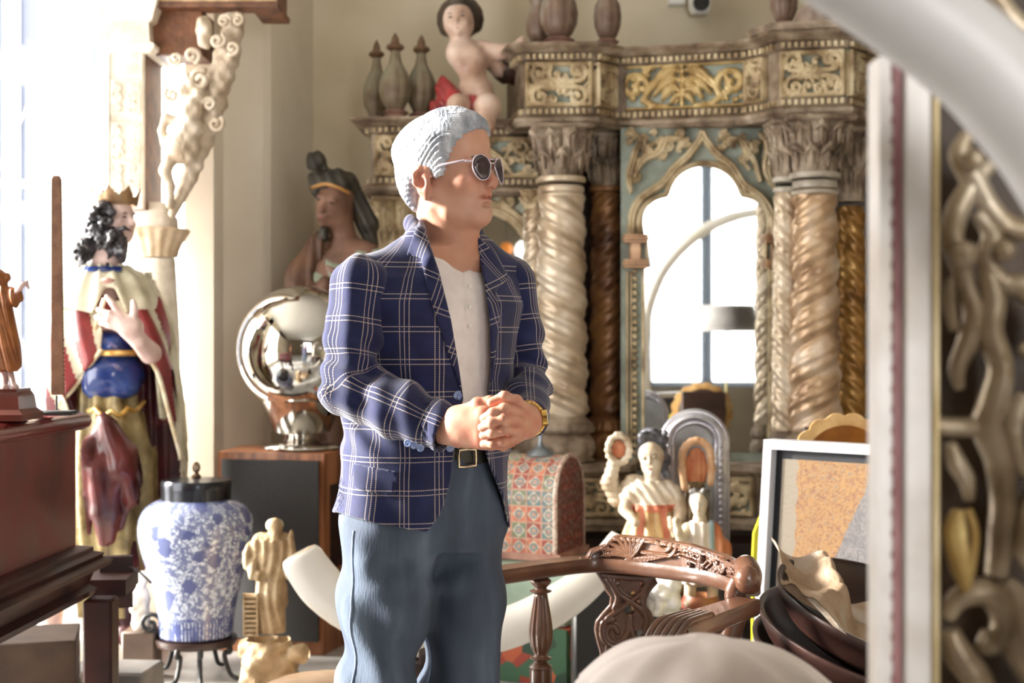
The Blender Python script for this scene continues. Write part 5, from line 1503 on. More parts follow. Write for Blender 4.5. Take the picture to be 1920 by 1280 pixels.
sobj('red_drape', lambda p: rc0(p) + .012 * np.sin(p[:, 0] * 44 + p[:, 2] * 11 + 1.2 * np.sin(p[:, 2] * 7)), K(130, 1040, -.42), K(280, 770, .0), .0085, mat('deep_red_drape', [(48, 16, 16), (88, 28, 26)], 6, .35), king)
b = MB(); b.tube([K(228, 1000, -.05), K(232, 1080, -.05), K(236, 1180, -.05), K(240, 1195, -.2)], [.075, .065, .05, .04], 20); obj('boot', b, M_kmaroon, king, 180)

# ---- oxblood chest on a stand at the left edge
ch = thing('lacquered_chest', 'large dark red lacquered chest with stepped moulding at the left edge', 'chest', (-1.62, 3.75, 0))
cpth = [(-1.95, 4.24), (-1.262, 4.20), (-1.305, 3.30), (-1.95, 3.28)][::-1]
b = MB(); b.sweep(cpth, [(-.05, .70), (-.02, .70), (-.02, 1.04), (-.05, 1.04)], closed=True); b.box((-1.62, 3.75, .87), (.60, .86, .33)); obj('body', b, M_lacq, ch)
b = MB(); b.sweep(cpth, [(-.06, 1.04), (-.005, 1.04), (.012, 1.05), (.016, 1.065), (.012, 1.08), (.0, 1.09), (-.06, 1.095)], closed=True); b.box((-1.62, 3.75, 1.075), (.62, .88, .035)); obj('lid', b, mat('glossy_red_lid', [(84, 26, 26), (112, 40, 38)], 5, .16, coat=.6), ch)
b = MB(); b.sweep(cpth, [(-.05, .635), (.06, .635), (.065, .65), (.04, .66), (.045, .672), (.02, .68), (.02, .692), (-.01, .70), (-.05, .70)], closed=True); obj('stepped_moulding', b, M_lacqd, ch, 20)
b = MB(); b.sweep([(-1.95, 4.20), (-1.27, 4.22), (-1.31, 3.30), (-1.95, 3.28)][::-1], [(-.03, .545), (.02, .545), (.03, .565), (.01, .58), (.03, .635), (-.03, .635)], closed=True); obj('apron', b, M_lacqd, ch)
for (x_, y_) in ((-1.205, 4.17), (-1.34, 3.36), (-1.88, 4.14), (-1.88, 3.36)):
    b = MB(); b.box((x_, y_, .32), (.085, .085, .46), bev=.008); b.box((x_, y_, .04), (.11, .11, .08), bev=.01); obj('leg', b, M_lacqd, ch)
b = MB(); b.box(P(218, 1090, 4.45), (.10, .04, .16), rz=.3); b.tube([P(240, 1058, 4.45), P(262, 1072, 4.42), P(283, 1092, 4.38)], .004, 6)
b.box(P(205, 1090, 4.40), (.14, .24, .05), rz=.1)
obj('corner_bracket', b, M_lacqd, ch)
# painted motif on the chest front: faint ochre scrolls
# ---- small robed figure on its base
SY = 3.72; Sp = lambda px, py, dy=0.: P(px, py, SY + dy)
sf = thing('robed_figurine', 'small gilt-brown robed figurine with raised arm on the red chest lid', 'figurine', Sp(10, 778) * (1, 1, 0) + (0, 0, 1.095))
b = MB(); c_ = Sp(5, 0); zt_ = Sp(0, 728)[2]
b.sweep([(c_[0] + a * .068, SY + o * .07) for a, o in ((-1, -1), (1, -1), (1, 1), (-1, 1))], [(-.03, 1.096), (.01, 1.096), (.012, 1.112), (-.002, 1.125), (-.006, zt_ - .02), (-.012, zt_ - .008), (-.03, zt_)], closed=True)
b.box((c_[0], SY, (1.10 + zt_) / 2), (.11, .11, zt_ - 1.10))
obj('base', b, mat('red_brown_base', [(72, 30, 24), (98, 44, 34)], 8, .35), sf)
fg = U(.015, slices([(Sp(0, 695)[2], Sp(12, 0)[0], SY, .036, .03, 0), (Sp(0, 640)[2], Sp(6, 0)[0], SY, .042, .032, 0), (Sp(0, 575)[2], Sp(2, 0)[0], SY, .032, .025, 0), (Sp(0, 545)[2], Sp(2, 0)[0], SY, .03, .02, 0)]),
       chain([Sp(10, 545), Sp(28, 560, -.01), Sp(30, 545, -.02)], [.016, .017, .012]), sph(Sp(2, 522), .022), chain([Sp(-14, 550), Sp(-30, 570)], .014))
sobj('robe', lambda p: fg(p) + .003 * np.sin(p[:, 0] * 260 + p[:, 2] * 60), Sp(-60, 735, -.08), Sp(80, 500, .08), .0035, mat('ochre_gilt_robe', [(110, 60, 26), (168, 104, 52)], 25, .4, metal=.2, contrast=.5), sf)
b = MB(); b.tube([Sp(30, 548, -.02), Sp(40, 536, -.03), Sp(48, 530, -.03)], [.009, .008, .006], 10)
for k in range(4): b.tube([Sp(46, 531, -.03), Sp(52 + k, 526 + k * 5, -.03)], .003, 6)
obj('hand', b, M_kskin, sf, 180)
obj('foot', MB().tube([Sp(8, 692), Sp(8, 722), Sp(12, 727, -.02)], .010, 10), M_kskin, sf, 180); obj('foot', MB().tube([Sp(18, 692), Sp(24, 720), Sp(30, 727, -.02)], .009, 10), M_kskin, sf, 180)
# ---- sawfish rostrum on a stand
RY = 3.95; Rp = lambda px, py, dy=0.: P(px, py, RY + dy)
rs_ = thing('sawfish_rostrum', 'tall brown toothed sawfish blade standing upright on the red chest', 'rostrum', (Rp(107, 0)[0], RY, 1.095))
n_ = 60; b = MB(); L_ = []; R_ = []
for i in range(n_ + 1):
    t = i / n_; cx_ = 107 + (1 - t) * 1.5 - t * 1.0; hw = 11.5 - 3.5 * t
    if i == 0: hw -= 1
    if i == n_: hw *= .6
    L_.append(Rp(cx_ - hw, 740 - 410 * t)); R_.append(Rp(cx_ + hw, 740 - 410 * t))
poly = [(p[0], p[2]) for p in L_] + [(p[0], p[2]) for p in R_[::-1]]
b.prism(poly, lambda u, v, h: (u, RY - .006 + h, v), .012)
obj('blade', b, mat('brown_rostrum', [(104, 72, 52), (130, 94, 70)], 20, .55, bump=.2), rs_)
b = MB()
for i in range(2, 48):
    t = i / 50
    for s in (-1, 1):
        c_ = Rp(107 + (1 - t) * 1.5 - t + s * (11 - 3.5 * t), 740 - 410 * t)
        b.tube([c_, c_ + (s * .005, 0, .001)], [.0022, .0008], 6)
obj('teeth', b, mat('pale_teeth', [(170, 146, 120), (190, 168, 144)], 20, .5), rs_)
b = MB(); b.tube([Rp(106, 741), (Rp(106, 0)[0], RY, 1.11)], .003, 8); b.box((Rp(106, 0)[0], RY, 1.102), (.10, .07, .012), bev=.003)
obj('stand', b, mat('black_iron', [(18, 18, 18), (34, 32, 32)], 10, .5), rs_)

# ---- things on the floor under and behind the chest
tag(obj('cardboard_box', MB().box(P(38, 0, 4.6) * (1, 1, 0) + (0, .1, .25), (.30, .3, .17), rz=.25, bev=.004), mat('brown_card', [(66, 50, 38), (86, 66, 52)], 6, .8)), 'brown cardboard box on a dark crate under the red chest', 'box')  # card colour darkened to stand in for the shade under the chest
tag(obj('dark_crate', MB().box((P(38, 0, 4.6)[0], 4.72, .08), (.42, .4, .158), bev=.01), M_dkwood), 'dark wooden crate on the floor under the cardboard box', 'crate')
b = MB(); b.box(P(205, 0, 5.0) * (1, 1, 0) + (0, .05, .075), (.30, .22, .15), rz=-.1, bev=.01); tag(obj('stone_block', b, mat('grey_stone', [(96, 92, 88), (126, 120, 114)], 6, .7)), 'low grey stone block on the floor in front of the king statue', 'block')
# ---- ginger jar on stand
JY = 5.50; J = lambda px, py, dy=0.: P(px, py, JY + dy)
def porcelain():
    m = bpy.data.materials.new('blue_white_porcelain'); m.use_nodes = True; nt = m.node_tree; N = nt.nodes; L = nt.links; b = N['Principled BSDF']
    at = N.new('ShaderNodeAttribute'); at.attribute_name = 'cloth'
    def noise(sc, dist, det=2):
        n = N.new('ShaderNodeTexNoise'); n.inputs['Scale'].default_value = sc; n.inputs['Detail'].default_value = det; n.inputs['Distortion'].default_value = dist
        L.new(at.outputs['Vector'], n.inputs['Vector']); return n.outputs['Fac']
    def M(op, a, c=None):
        n = N.new('ShaderNodeMath'); n.operation = op
        for i, x in enumerate((a, c)):
            if x is None: continue
            if isinstance(x, (int, float)): n.inputs[i].default_value = x
            else: L.new(x, n.inputs[i])
        return n.outputs[0]
    vo = N.new('ShaderNodeTexVoronoi'); vo.inputs['Scale'].default_value = 11; vo.feature = 'F1'; L.new(at.outputs['Vector'], vo.inputs['Vector'])
    ve = N.new('ShaderNodeTexVoronoi'); ve.inputs['Scale'].default_value = 26; ve.feature = 'DISTANCE_TO_EDGE'; L.new(at.outputs['Vector'], ve.inputs['Vector'])
    blossoms = M('LESS_THAN', M('ADD', vo.outputs['Distance'], M('MULTIPLY', noise(60, 0), .35)), .50)
    ring = M('LESS_THAN', M('ABSOLUTE', M('SUBTRACT', noise(16, 2.2), .5)), .030)
    leaves = M('GREATER_THAN', noise(46, 1.0), .52)
    vor = M('LESS_THAN', ve.outputs['Distance'], .05)
    sp = N.new('ShaderNodeSeparateXYZ'); L.new(at.outputs['Vector'], sp.inputs[0])
    bandlow = M('LESS_THAN', sp.outputs[2], .09); stripes = M('GREATER_THAN', M('SINE', M('MULTIPLY', sp.outputs[1], 330.)), -.1)
    bandtop = M('GREATER_THAN', sp.outputs[2], .485)
    body = M('MAXIMUM', M('MAXIMUM', M('MULTIPLY', blossoms, .85), M('MULTIPLY', leaves, .75)), M('MAXIMUM', M('MULTIPLY', ring, .7), M('MULTIPLY', vor, .45)))
    f = M('MAXIMUM', body, M('MULTIPLY', M('MULTIPLY', bandlow, stripes), .9)); f = M('MAXIMUM', f, M('MULTIPLY', bandtop, .4))
    mx = N.new('ShaderNodeMix'); mx.data_type = 'RGBA'; mx.inputs['A'].default_value = lin((204, 212, 226)); mx.inputs['B'].default_value = lin((24, 42, 116)); L.new(f, mx.inputs['Factor'])
    L.new(mx.outputs['Result'], b.inputs['Base Color']); b.inputs['Roughness'].default_value = .12; b.inputs['Coat Weight'].default_value = .5
    return m
jar = thing('ginger_jar', 'blue and white porcelain ginger jar with flat black metal lid', 'jar', J(368, 0) * (1, 1, 0) + (0, 0, .15))
zf = lambda py: J(0, py)[2]; jx = J(368, 0)[0]
prof = [(.125, zf(1192)), (.140, zf(1188)), (.142, zf(1172)), (.150, zf(1140)), (.172, zf(1090)), (.200, zf(1045)), (.218, zf(1010)), (.221, zf(990)), (.214, zf(968)), (.192, zf(950)), (.155, zf(938)), (.128, zf(934)), (.12, zf(925))]
pr = catmull(prof, 5)
b = MB(); b.lathe(pr, (jx, JY, 0), 72)
Vj = np.concatenate(b.v); z0_ = zf(1192)
aj = np.arctan2(Vj[:, 1] - JY, Vj[:, 0] - jx)
at_ = np.stack([np.cos(aj) * .2, aj * .0 + np.sin(aj) * .2, Vj[:, 2] - z0_], 1)
at_[:, 1] = np.where(Vj[:, 2] - z0_ < .09, aj * .2, at_[:, 1])
obj('jar_body', b, porcelain(), jar, 60, attr={'cloth': at_})
M_iron = mat('black_iron', [(18, 18, 18)], 10, .5)
b = MB(); b.lathe([(.126, zf(943)), (.132, zf(941)), (.134, zf(915)), (.136, zf(905)), (.130, zf(899)), (.06, zf(896)), (.001, zf(895))], (jx, JY, 0), 60)
lid = obj('lid', b, mat('gunmetal_lid', [(42, 44, 48), (62, 64, 70)], 8, .22, metal=.7), jar, 40)
b = MB(); b.lathe([(.018, zf(897)), (.02, zf(892)), (.010, zf(888)), (.008, zf(884))], (jx + .0, JY, 0), 16)
for k in range(5):
    c_ = np.array((jx, JY, zf(876))); a_ = k * PI / 5
    b.tube([c_ + np.array((math.cos(t) * .014 * math.cos(a_), math.cos(t) * .014 * math.sin(a_), math.sin(t) * .02)) for t in np.linspace(0, 2 * PI, 20)], .0022, 6)
obj('finial', b, mat('brown_bronze', [(70, 50, 38), (98, 72, 54)], 8, .4, metal=.5), lid, 60)
st = thing('jar_stand', 'dark iron tripod stand with scroll feet under the blue and white jar', 'stand', (jx, JY, 0))
b = MB(); zs = zf(1192); b.lathe([(.10, zs - .03), (.150, zs - .03), (.156, zs - .015), (.156, zs - .002), (.10, zs - .002)], (jx, JY, 0), 48); obj('ring', b, M_dkwood, st)
for a_ in (-1.85, -1.25, -.35, 2.6, 1.2):
    d_ = np.array((math.cos(a_), math.sin(a_), 0)); c_ = np.array((jx, JY, 0))
    b = MB(); b.tube(catmull([c_ + d_ * .14 + (0, 0, zs - .02), c_ + d_ * .15 + (0, 0, zs * .7), c_ + d_ * .125 + (0, 0, .10), c_ + d_ * .15 + (0, 0, .03), c_ + d_ * .185 + (0, 0, .012)], 6), [*np.linspace(.012, .008, 24), .008], 8); obj('leg', b, M_iron, st, 180)
b = MB(); pts, w2 = spiral(0, 0, .045, 0, 1.3, n=30, w0=.2, w1=.2); c_ = J(282, 1170, -.06); b.tube([c_ + (p[0], 0, p[1]) for p in pts], w2, 8); b.tube(catmull([c_ + (.045, 0, 0), c_ + (.07, .03, -.03), np.array((jx - .12, JY - .02, zs - .02))], 8), .009, 8); obj('scroll', b, M_iron, st, 180)
# white figurine behind the jar
def small_figure(name, label, cat, px0, py0, px1, py1, Y, m, seed, group=None):
    r = np.random.RandomState(seed); Q = lambda u, v, dy=0.: P(px0 + (px1 - px0) * u, py0 + (py1 - py0) * v, Y + dy); s_ = (px1 - px0) / F * Y
    f = U(.02, ell(Q(.55, .12), (s_ * .2, s_ * .2, s_ * .25)), chain([Q(.55, .2), Q(.5, .5), Q(.5, .95)], [s_ * .22, s_ * .34, s_ * .48], .03), *[ell(Q(r.uniform(.1, .9), r.uniform(.4, .98), -s_ * .3), (s_ * .14, s_ * .12, s_ * .14)) for i in range(12)])
    V, Qd = sdf(lambda p: f(p) + .003 * np.sin(p[:, 0] * 150) * np.sin(p[:, 2] * 130), Q(-.3, 1.15, -s_ * 1.1), Q(1.3, -.12, s_ * 1.1), .006)
    o = obj(name, (V, Qd), m); return tag(o, label, cat, group)
small_figure('white_figurine', 'small white carved figurine half hidden behind the blue and white jar', 'figurine', 246, 1066, 284, 1172, 5.50, M_stone, 3)
obj_ = tag(obj('plinth_block', MB().box((P(266, 0, 5.50)[0], 5.50, .096), (.13, .12, .190), bev=.008), mat('brown_block', [(84, 66, 54), (108, 88, 72)], 5, .6)), 'low brown block on the floor carrying the white figurine behind the jar', 'block')
# ---- stone old man figurine
FY = 5.15; Q5 = lambda px, py, dy=0.: P(px, py, FY + dy)
M_sand = mat('sandstone_figure', [(120, 92, 62), (172, 146, 110), (206, 188, 158)], 12, .7, bump=.5, bscale=60, contrast=.5)
ofg = thing('stone_figurine', 'tan stone figurine of a capped robed man with basket on a rocky base', 'figurine', Q5(508, 0) * (1, 1, 0))
bodyf = U(.015, slices([(Q5(0, 1192)[2], Q5(505, 0)[0], FY, .055, .045, 0), (Q5(0, 1130)[2], Q5(507, 0)[0], FY, .060, .05, 0), (Q5(0, 1060)[2], Q5(508, 0)[0], FY, .052, .042, 0), (Q5(0, 1012)[2], Q5(510, 0)[0], FY, .062, .04, 0), (Q5(0, 1000)[2], Q5(512, 0)[0], FY, .04, .03, 0)]),
          ell(Q5(516, 988, -.01), (.028, .03, .034)), chain([Q5(487, 1012), Q5(462, 1042, -.01), Q5(474, 1075, -.05)], [.026, .022, .018], .01), chain([Q5(537, 1012), Q5(548, 1045, -.01), Q5(540, 1075, -.02)], [.024, .02, .018], .01),
          sph(Q5(480, 1080, -.06), .018), ell(Q5(546, 1008, -.03), (.010, .012, .03)), ell(Q5(517, 1003, -.035), (.012, .010, .020)))
sobj('figure', lambda p: bodyf(p) + .0035 * np.sin(p[:, 0] * 190 + np.sin(p[:, 2] * 20) * 2) * (p[:, 2] < Q5(0, 1010)[2]), Q5(445, 1198, -.12), Q5(565, 965, .1), .0042, M_sand, ofg)
b = MB(); b.lathe([(.030, -.010), (.032, 0), (.031, .010), (.024, .020), (.010, .026), (.001, .027)], Q5(515, 985, 0), 24); obj('cap', b, mat('pale_stone_cap', [(196, 184, 164), (216, 206, 190)], 12, .7), ofg, 60)
b = MB()
for k in range(9): b.box(Q5(470, 1118 + k * 9, -.05), (.052, .012, .008))
for dx in (-.024, .024): b.box(Q5(470, 1152, -.05) + (dx, 0, 0), (.006, .016, .155))
b.box(Q5(470, 1152, -.03), (.05, .02, .15))
obj('basket', b, M_sand, ofg)
rkf = [ell(Q5(462 + 96 * i / 7. + (i % 2) * 3, 1215 + 30 * ((i * 3) % 4) / 3., (-.04 if i % 2 else .02)), (.04, .045, .035)) for i in range(8)]
rock = U(.02, slices([(.0, Q5(507, 0)[0], FY, .135, .09, 0), (.03, Q5(507, 0)[0], FY, .12, .08, 0), (Q5(0, 1215)[2], Q5(505, 0)[0], FY, .085, .07, 0), (Q5(0, 1192)[2], Q5(503, 0)[0], FY, .078, .065, 0)]), *rkf)
sobj('rocky_base', Int(.004, lambda p: rock(p) + .006 * np.sin(p[:, 0] * 85 + 2) * np.sin(p[:, 2] * 95) * np.sin(p[:, 1] * 60), lambda p: -p[:, 2] + .003), Q5(430, 1330, -.16), Q5(590, 1185, .14), .006, M_sand, ofg)
# ---- loudspeaker and gazing ball
spk = thing('loudspeaker', 'tall floor loudspeaker in walnut veneer with dark angled grille', 'loudspeaker', P(530, 0, 5.95) * (1, 1, 0))
M_wal = mat('walnut_veneer', [(112, 66, 40), (148, 94, 60), (160, 106, 70)], 3, .35, stretch=(6, 6, .6))
zS = P(0, 848, 5.95)[2]; a0 = P(408, 0, 5.98)[0]; a1 = P(606, 0, 5.87)[0]
b = MB(); sideW = P(650, 0, 6.10)[0]
poly = [(a0, 5.99), (a1, 5.89), (sideW + .03, 6.26), (a0 + .03, 6.36)]
b.prism(poly, lambda u, v, h: (u, v, h), zS - .0)
obj('cabinet', b, M_wal, spk)
b = MB(); poly2 = [(a0 + .012, 5.988), (P(478, 0, 5.89)[0], 5.905), (a1 - .02, 5.865), (a1 - .02, 5.90), (a0 + .02, 6.0)]
b.prism(poly2, lambda u, v, h: (u, v, .06 + h), zS - .09)
obj('grille', b, mat('dark_grille_cloth', [(34, 32, 32), (48, 46, 46)], 200, .75), spk)
b = MB(); b.prism([(a1 + .012, 5.95), (sideW + .03, 6.22), (sideW + .038, 6.22), (a1 + .018, 5.95)], lambda u, v, h: (u, v, .35 + h), .35)
obj('side_vent', b, M_dkwood, spk)
ball = thing('gazing_ball', 'large mirrored silver ball on a low pedestal standing on the loudspeaker', 'ball', P(572, 0, 6.13) * (1, 1, 0) + (0, 0, zS))
bc = P(566, 656, 6.13); R = 121 / F * 6.13; bz = bc[2]
b = MB(); b.lathe([(max(.001, R * math.sin(a_)), -R * math.cos(a_)) for a_ in np.linspace(.02, PI - .001, 60)], bc, 96)
obj('sphere', b, mat('mercury_glass', [(214, 212, 208)], 3, .045, metal=1), ball, 180)
b = MB(); z0_ = zS; b.lathe([(.155, .001), (.165, .008), (.160, .018), (.10, .030), (.062, .040), (.055, .055), (.075, .068), (.12, .076), (.185, bz - R * .70 - z0_), (.20, bz - R * .66 - z0_), (.19, bz - R * .66 - z0_)], (bc[0], bc[1], z0_), 64)
obj('pedestal', b, mat('polished_pewter', [(196, 192, 186)], 3, .12, metal=1), ball, 60)
# ---- carved woman statue behind the ball
WY = 6.56; Wm = lambda px, py, dy=0.: P(px, py, WY + dy)
wo = thing('woman_statue', 'carved statue of a woman with hair bun, head bowed, against the wall', 'statue', Wm(640, 0) * (1, 1, 0))
hd = Wm(628, 385); Rw = rotm(rz=math.radians(-22)) @ rotm(ry=math.radians(16))
wh = U(.02, ell((0, 0, .02), (.085, .10, .11)), ell((0, -.03, -.04), (.06, .07, .075)), cap((0, -.098, .01), (0, -.115, -.03), .010, .015), cap((-.04, -.09, .025), (.04, -.09, .025), .010), cap((-.02, -.098, -.06), (.02, -.098, -.06), .008))
wsh = U(.05, lambda p: wh((p - hd) @ Rw), cap(Wm(640, 420), Wm(650, 465, .02), .055, .06), slices([(Wm(0, 640)[2], Wm(640, 0)[0], WY, .22, .14, 0), (Wm(0, 540)[2], Wm(640, 0)[0], WY, .21, .13, 0), (Wm(0, 480)[2], Wm(648, 0)[0], WY + .02, .16, .10, 0), (Wm(0, 455)[2], Wm(650, 0)[0], WY + .02, .09, .07, 0)]), chain([Wm(690, 480), Wm(700, 560, -.08), Wm(640, 530, -.17)], [.06, .05, .03], .03))
M_wsk = mat('aged_brown_flesh', [(82, 56, 42), (128, 92, 74)], 10, .5, bump=.1, contrast=.4)
sobj('body', wsh, Wm(530, 650, -.3), Wm(735, 330, .2), .009, M_wsk, wo)
whr = U(.03, ell(Wm(628, 350, .03), (.115, .12, .085)), sph(Wm(592, 303, .02), .05), chain([Wm(665, 375, .03), Wm(690, 420, .04), Wm(698, 455, .04)], [.05, .045, .03], .02), cap(Wm(592, 335, -.01), Wm(590, 360, -.02), .035, .02), chain([Wm(612, 420, -.06), Wm(605, 445, -.06)], [.02, .026]))
whr2 = smax_f(whr, lambda p: ell((0, -.10, -.02), (.085, .085, .085))((p - hd) @ Rw), .02)
sobj('hair', lambda p: whr2(p) + .004 * np.sin(p[:, 0] * 120 + p[:, 2] * 60), Wm(560, 480, -.22), Wm(725, 275, .2), .008, mat('greenish_black_hair', [(34, 33, 27), (54, 48, 37)], 12, .5), wo)
b = MB(); b.tube(catmull([Wm(585, 352, -.06), Wm(610, 345, -.10), Wm(635, 352, -.11), Wm(655, 362, -.08)], 6), .012, 8, flat=.6); obj('hair_band', b, mat('ochre_band', [(140, 98, 48), (176, 128, 66)], 9, .4), wo, 180)
bod = U(.03, slices([(Wm(0, 640)[2], Wm(645, 0)[0], WY, .225, .15, 0), (Wm(0, 540)[2], Wm(648, 0)[0], WY, .20, .14, 0), (Wm(0, 470)[2], Wm(660, 0)[0], WY + .02, .14, .11, 0)]))
sobj('bodice', smax_f(lambda p: bod(p) + .008 * np.sin(p[:, 0] * 50 + p[:, 2] * 35), sph(Wm(632, 452, -.14), .11), .02), Wm(560, 650, -.25), Wm(725, 440, .2), .009, mat('pale_sage_bodice', [(128, 136, 118), (168, 176, 158)], 8, .5, contrast=.4), wo)
drp = U(.04, chain([Wm(600, 455, -.03), Wm(572, 520, -.02), Wm(560, 600, .0), Wm(556, 680, 0)], [.05, .075, .09, .10], .04), chain([Wm(640, 520, -.13), Wm(600, 545, -.12), Wm(570, 590, -.08)], [.03, .045, .05], .03), slices([(.0, Wm(612, 0)[0], WY, .19, .14, 0), (.5, Wm(612, 0)[0], WY, .19, .14, 0), (Wm(0, 600)[2], Wm(625, 0)[0], WY, .21, .15, 0)]))
sobj('drapery', lambda p: drp(p) + .010 * np.sin(np.arctan2(p[:, 1] - WY, p[:, 0] - Wm(600, 0)[0]) * 12 + p[:, 2] * 5), (Wm(500, 0)[0], WY - .3, .0), (Wm(750, 0)[0], WY + .28, Wm(0, 430)[2]), .013, mat('rust_drapery', [(70, 46, 32), (108, 74, 52)], 7, .55, contrast=.4), wo)
b = MB(); b.tube([Wm(646, 520, -.17), Wm(628, 510, -.20), Wm(612, 500, -.20)], [.026, .024, .012], 12, flat=.7); obj('hand', b, M_wsk, wo, 180)
# ================================================================= things in front of the altarpiece
def hsv_patch(name, cols, scale, rough=.5, stretch=(1, 1, 1), rnd=1.0, bump=.0, metal=0, edge=None):
    """flat painted patches: Voronoi cells coloured from a palette"""
    m = bpy.data.materials.new(name); m.use_nodes = True; nt = m.node_tree; N = nt.nodes; L = nt.links; b = N['Principled BSDF']
    tc = N.new('ShaderNodeTexCoord'); mp = N.new('ShaderNodeMapping'); mp.inputs['Scale'].default_value = stretch; L.new(tc.outputs['Object'], mp.inputs['Vector'])
    v = N.new('ShaderNodeTexVoronoi'); v.inputs['Scale'].default_value = scale; v.inputs['Randomness'].default_value = rnd; L.new(mp.outputs[0], v.inputs['Vector'])
    s_ = N.new('ShaderNodeSeparateColor'); L.new(v.outputs['Color'], s_.inputs[0])
    r = N.new('ShaderNodeValToRGB'); r.color_ramp.interpolation = 'CONSTANT'; k = len(cols)
    while len(r.color_ramp.elements) < k: r.color_ramp.elements.new(.5)
    for i, c in enumerate(cols): r.color_ramp.elements[i].position = i / k
    for i, c in enumerate(cols): r.color_ramp.elements[i].color = lin(c)
    L.new(s_.outputs[0], r.inputs['Fac']); out = r.outputs['Color']
    if edge:
        e = N.new('ShaderNodeTexVoronoi'); e.feature = 'DISTANCE_TO_EDGE'; e.inputs['Scale'].default_value = scale; e.inputs['Randomness'].default_value = rnd; L.new(mp.outputs[0], e.inputs['Vector'])
        lt = N.new('ShaderNodeMath'); lt.operation = 'LESS_THAN'; lt.inputs[1].default_value = edge[1]; L.new(e.outputs['Distance'], lt.inputs[0])
        mx = N.new('ShaderNodeMix'); mx.data_type = 'RGBA'; mx.inputs['B'].default_value = lin(edge[0]); L.new(out, mx.inputs['A']); L.new(lt.outputs[0], mx.inputs['Factor']); out = mx.outputs['Result']
    L.new(out, b.inputs['Base Color']); b.inputs['Roughness'].default_value = rough; b.inputs['Metallic'].default_value = metal
    return m

# ---- painted facial features on the statues
M_eye = mat('painted_eye', [(40, 26, 22)], 5, .3); M_lip = mat('painted_lips', [(156, 66, 60)], 5, .4); M_brow = mat('painted_brow', [(72, 50, 40)], 5, .5)
def face_paint(parent, hd, R, k, ey, ez, ex, by, my, mz):
    w = lambda x, y, z: hd + R @ np.array((x, y, z))
    for s in (-1, 1):
        b = MB(); b.tube([w(s * (ex - .011 * k), ey, ez), w(s * ex, ey - .003 * k, ez + .001), w(s * (ex + .011 * k), ey + .003 * k, ez)], [.001 * k, .0042 * k, .001 * k], 8); obj('eye', b, M_eye, parent, 180)
        b = MB(); b.tube([w(s * (ex - .013 * k), by, ez + .014 * k), w(s * ex, by - .001, ez + .019 * k), w(s * (ex + .015 * k), by + .006 * k, ez + .014 * k)], [.0012 * k, .0022 * k, .0008 * k], 6); obj('eyebrow', b, M_brow, parent, 180)
    b = MB(); b.tube([w(-.014 * k, my + .004 * k, mz), w(0, my, mz - .001), w(.014 * k, my + .004 * k, mz)], [.0012 * k, .0042 * k, .0012 * k], 8); obj('lips', b, M_lip, parent, 180)
# ---- cherub sitting on the cornice
CY = 6.78; Cc = lambda px, py, dy=0.: P(px, py, CY + dy)
M_ck = mat('cherub_flesh', [(146, 110, 90), (196, 168, 150), (218, 198, 186)], 6, .4, bump=.08, contrast=.4)
cu_ = thing('cherub_statue', 'carved winged cherub with dark hair and red loincloth seated on the altarpiece cornice', 'statue', Cc(890, 228) * (1, 1, 0) + (0, 0, 2.36))
hd = Cc(862, 42); Rc = rotm(rz=math.radians(-8)) @ rotm(ry=math.radians(-6))
chd = U(.02, ell((0, 0, .01), (.082, .09, .09)), ell((0, -.04, -.035), (.062, .05, .055)), sph((-.032, -.062, -.022), .024), sph((.032, -.062, -.022), .024))
chd = smin_f(chd, U(.006, sph((0, -.095, -.012), .013), cap((-.016, -.083, -.045), (.016, -.083, -.045), .006), sph((0, -.078, -.066), .014)), .012)
for s in (-1, 1): chd = smax_f(chd, ell((s * .03, -.088, .012), (.015, .012, .008)), .008); chd = smin_f(chd, sph((s * .029, -.070, .010), .011), .003)
tors = U(.045, cap(Cc(868, 100), Cc(885, 130, -.01), .075, .07), ell(Cc(892, 172, -.03), (.088, .085, .075)), cap(Cc(862, 72), Cc(866, 95), .036, .05), sph(Cc(858, 102, -.05), .045), sph(Cc(890, 105, -.05), .045))
cb = U(.02, lambda p: chd((p - hd) @ Rc), tors,
       chain([Cc(905, 92), Cc(940, 97, -.02), Cc(965, 90, -.03), Cc(978, 80, -.03)], [.045, .036, .026, .018], .015), cap(Cc(978, 78, -.03), Cc(990, 82, -.03), .010, .007), cap(Cc(975, 76, -.03), Cc(982, 70, -.03), .010, .007),
       chain([Cc(915, 105, .02), Cc(935, 130, .06), Cc(955, 145, .10)], [.045, .036, .03], .02),
       chain([Cc(880, 200, -.02), Cc(860, 198, -.14), Cc(858, 225, -.20)], [.07, .052, .045], .02),
       chain([Cc(905, 200, -.02), Cc(915, 200, -.18), Cc(908, 238, -.22), Cc(898, 262, -.22)], [.075, .058, .045, .034], .02))
sobj('body', cb, Cc(800, 285, -.36), Cc(1015, -8, .2), .0075, M_ck, cu_)
face_paint(cu_, hd, Rc, 1.0, -.083, .010, .030, -.090, -.090, -.045)
cur = [sph(hd + Rc @ np.array((.088 * math.sin(t) * math.cos(u), .03 + .07 * math.cos(t) * .8, .02 + .088 * math.sin(t) * math.sin(u))), .026) for t in (1.2, 1.7, 2.3) for u in np.linspace(-.5, PI + .5, 11)]
chh = smax_f(U(.02, lambda p: ell((0, .022, .022), (.097, .095, .1))((p - hd) @ Rc), ell(Cc(858, 4, -.02), (.05, .05, .035)), *cur), lambda p: ell((0, -.10, -.03), (.080, .085, .085))((p - hd) @ Rc), .015)
sobj('hair', chh, Cc(810, 95, -.15), Cc(915, -22, .2), .0075, mat('cherub_hair', [(44, 36, 28), (78, 62, 46)], 16, .5), cu_)
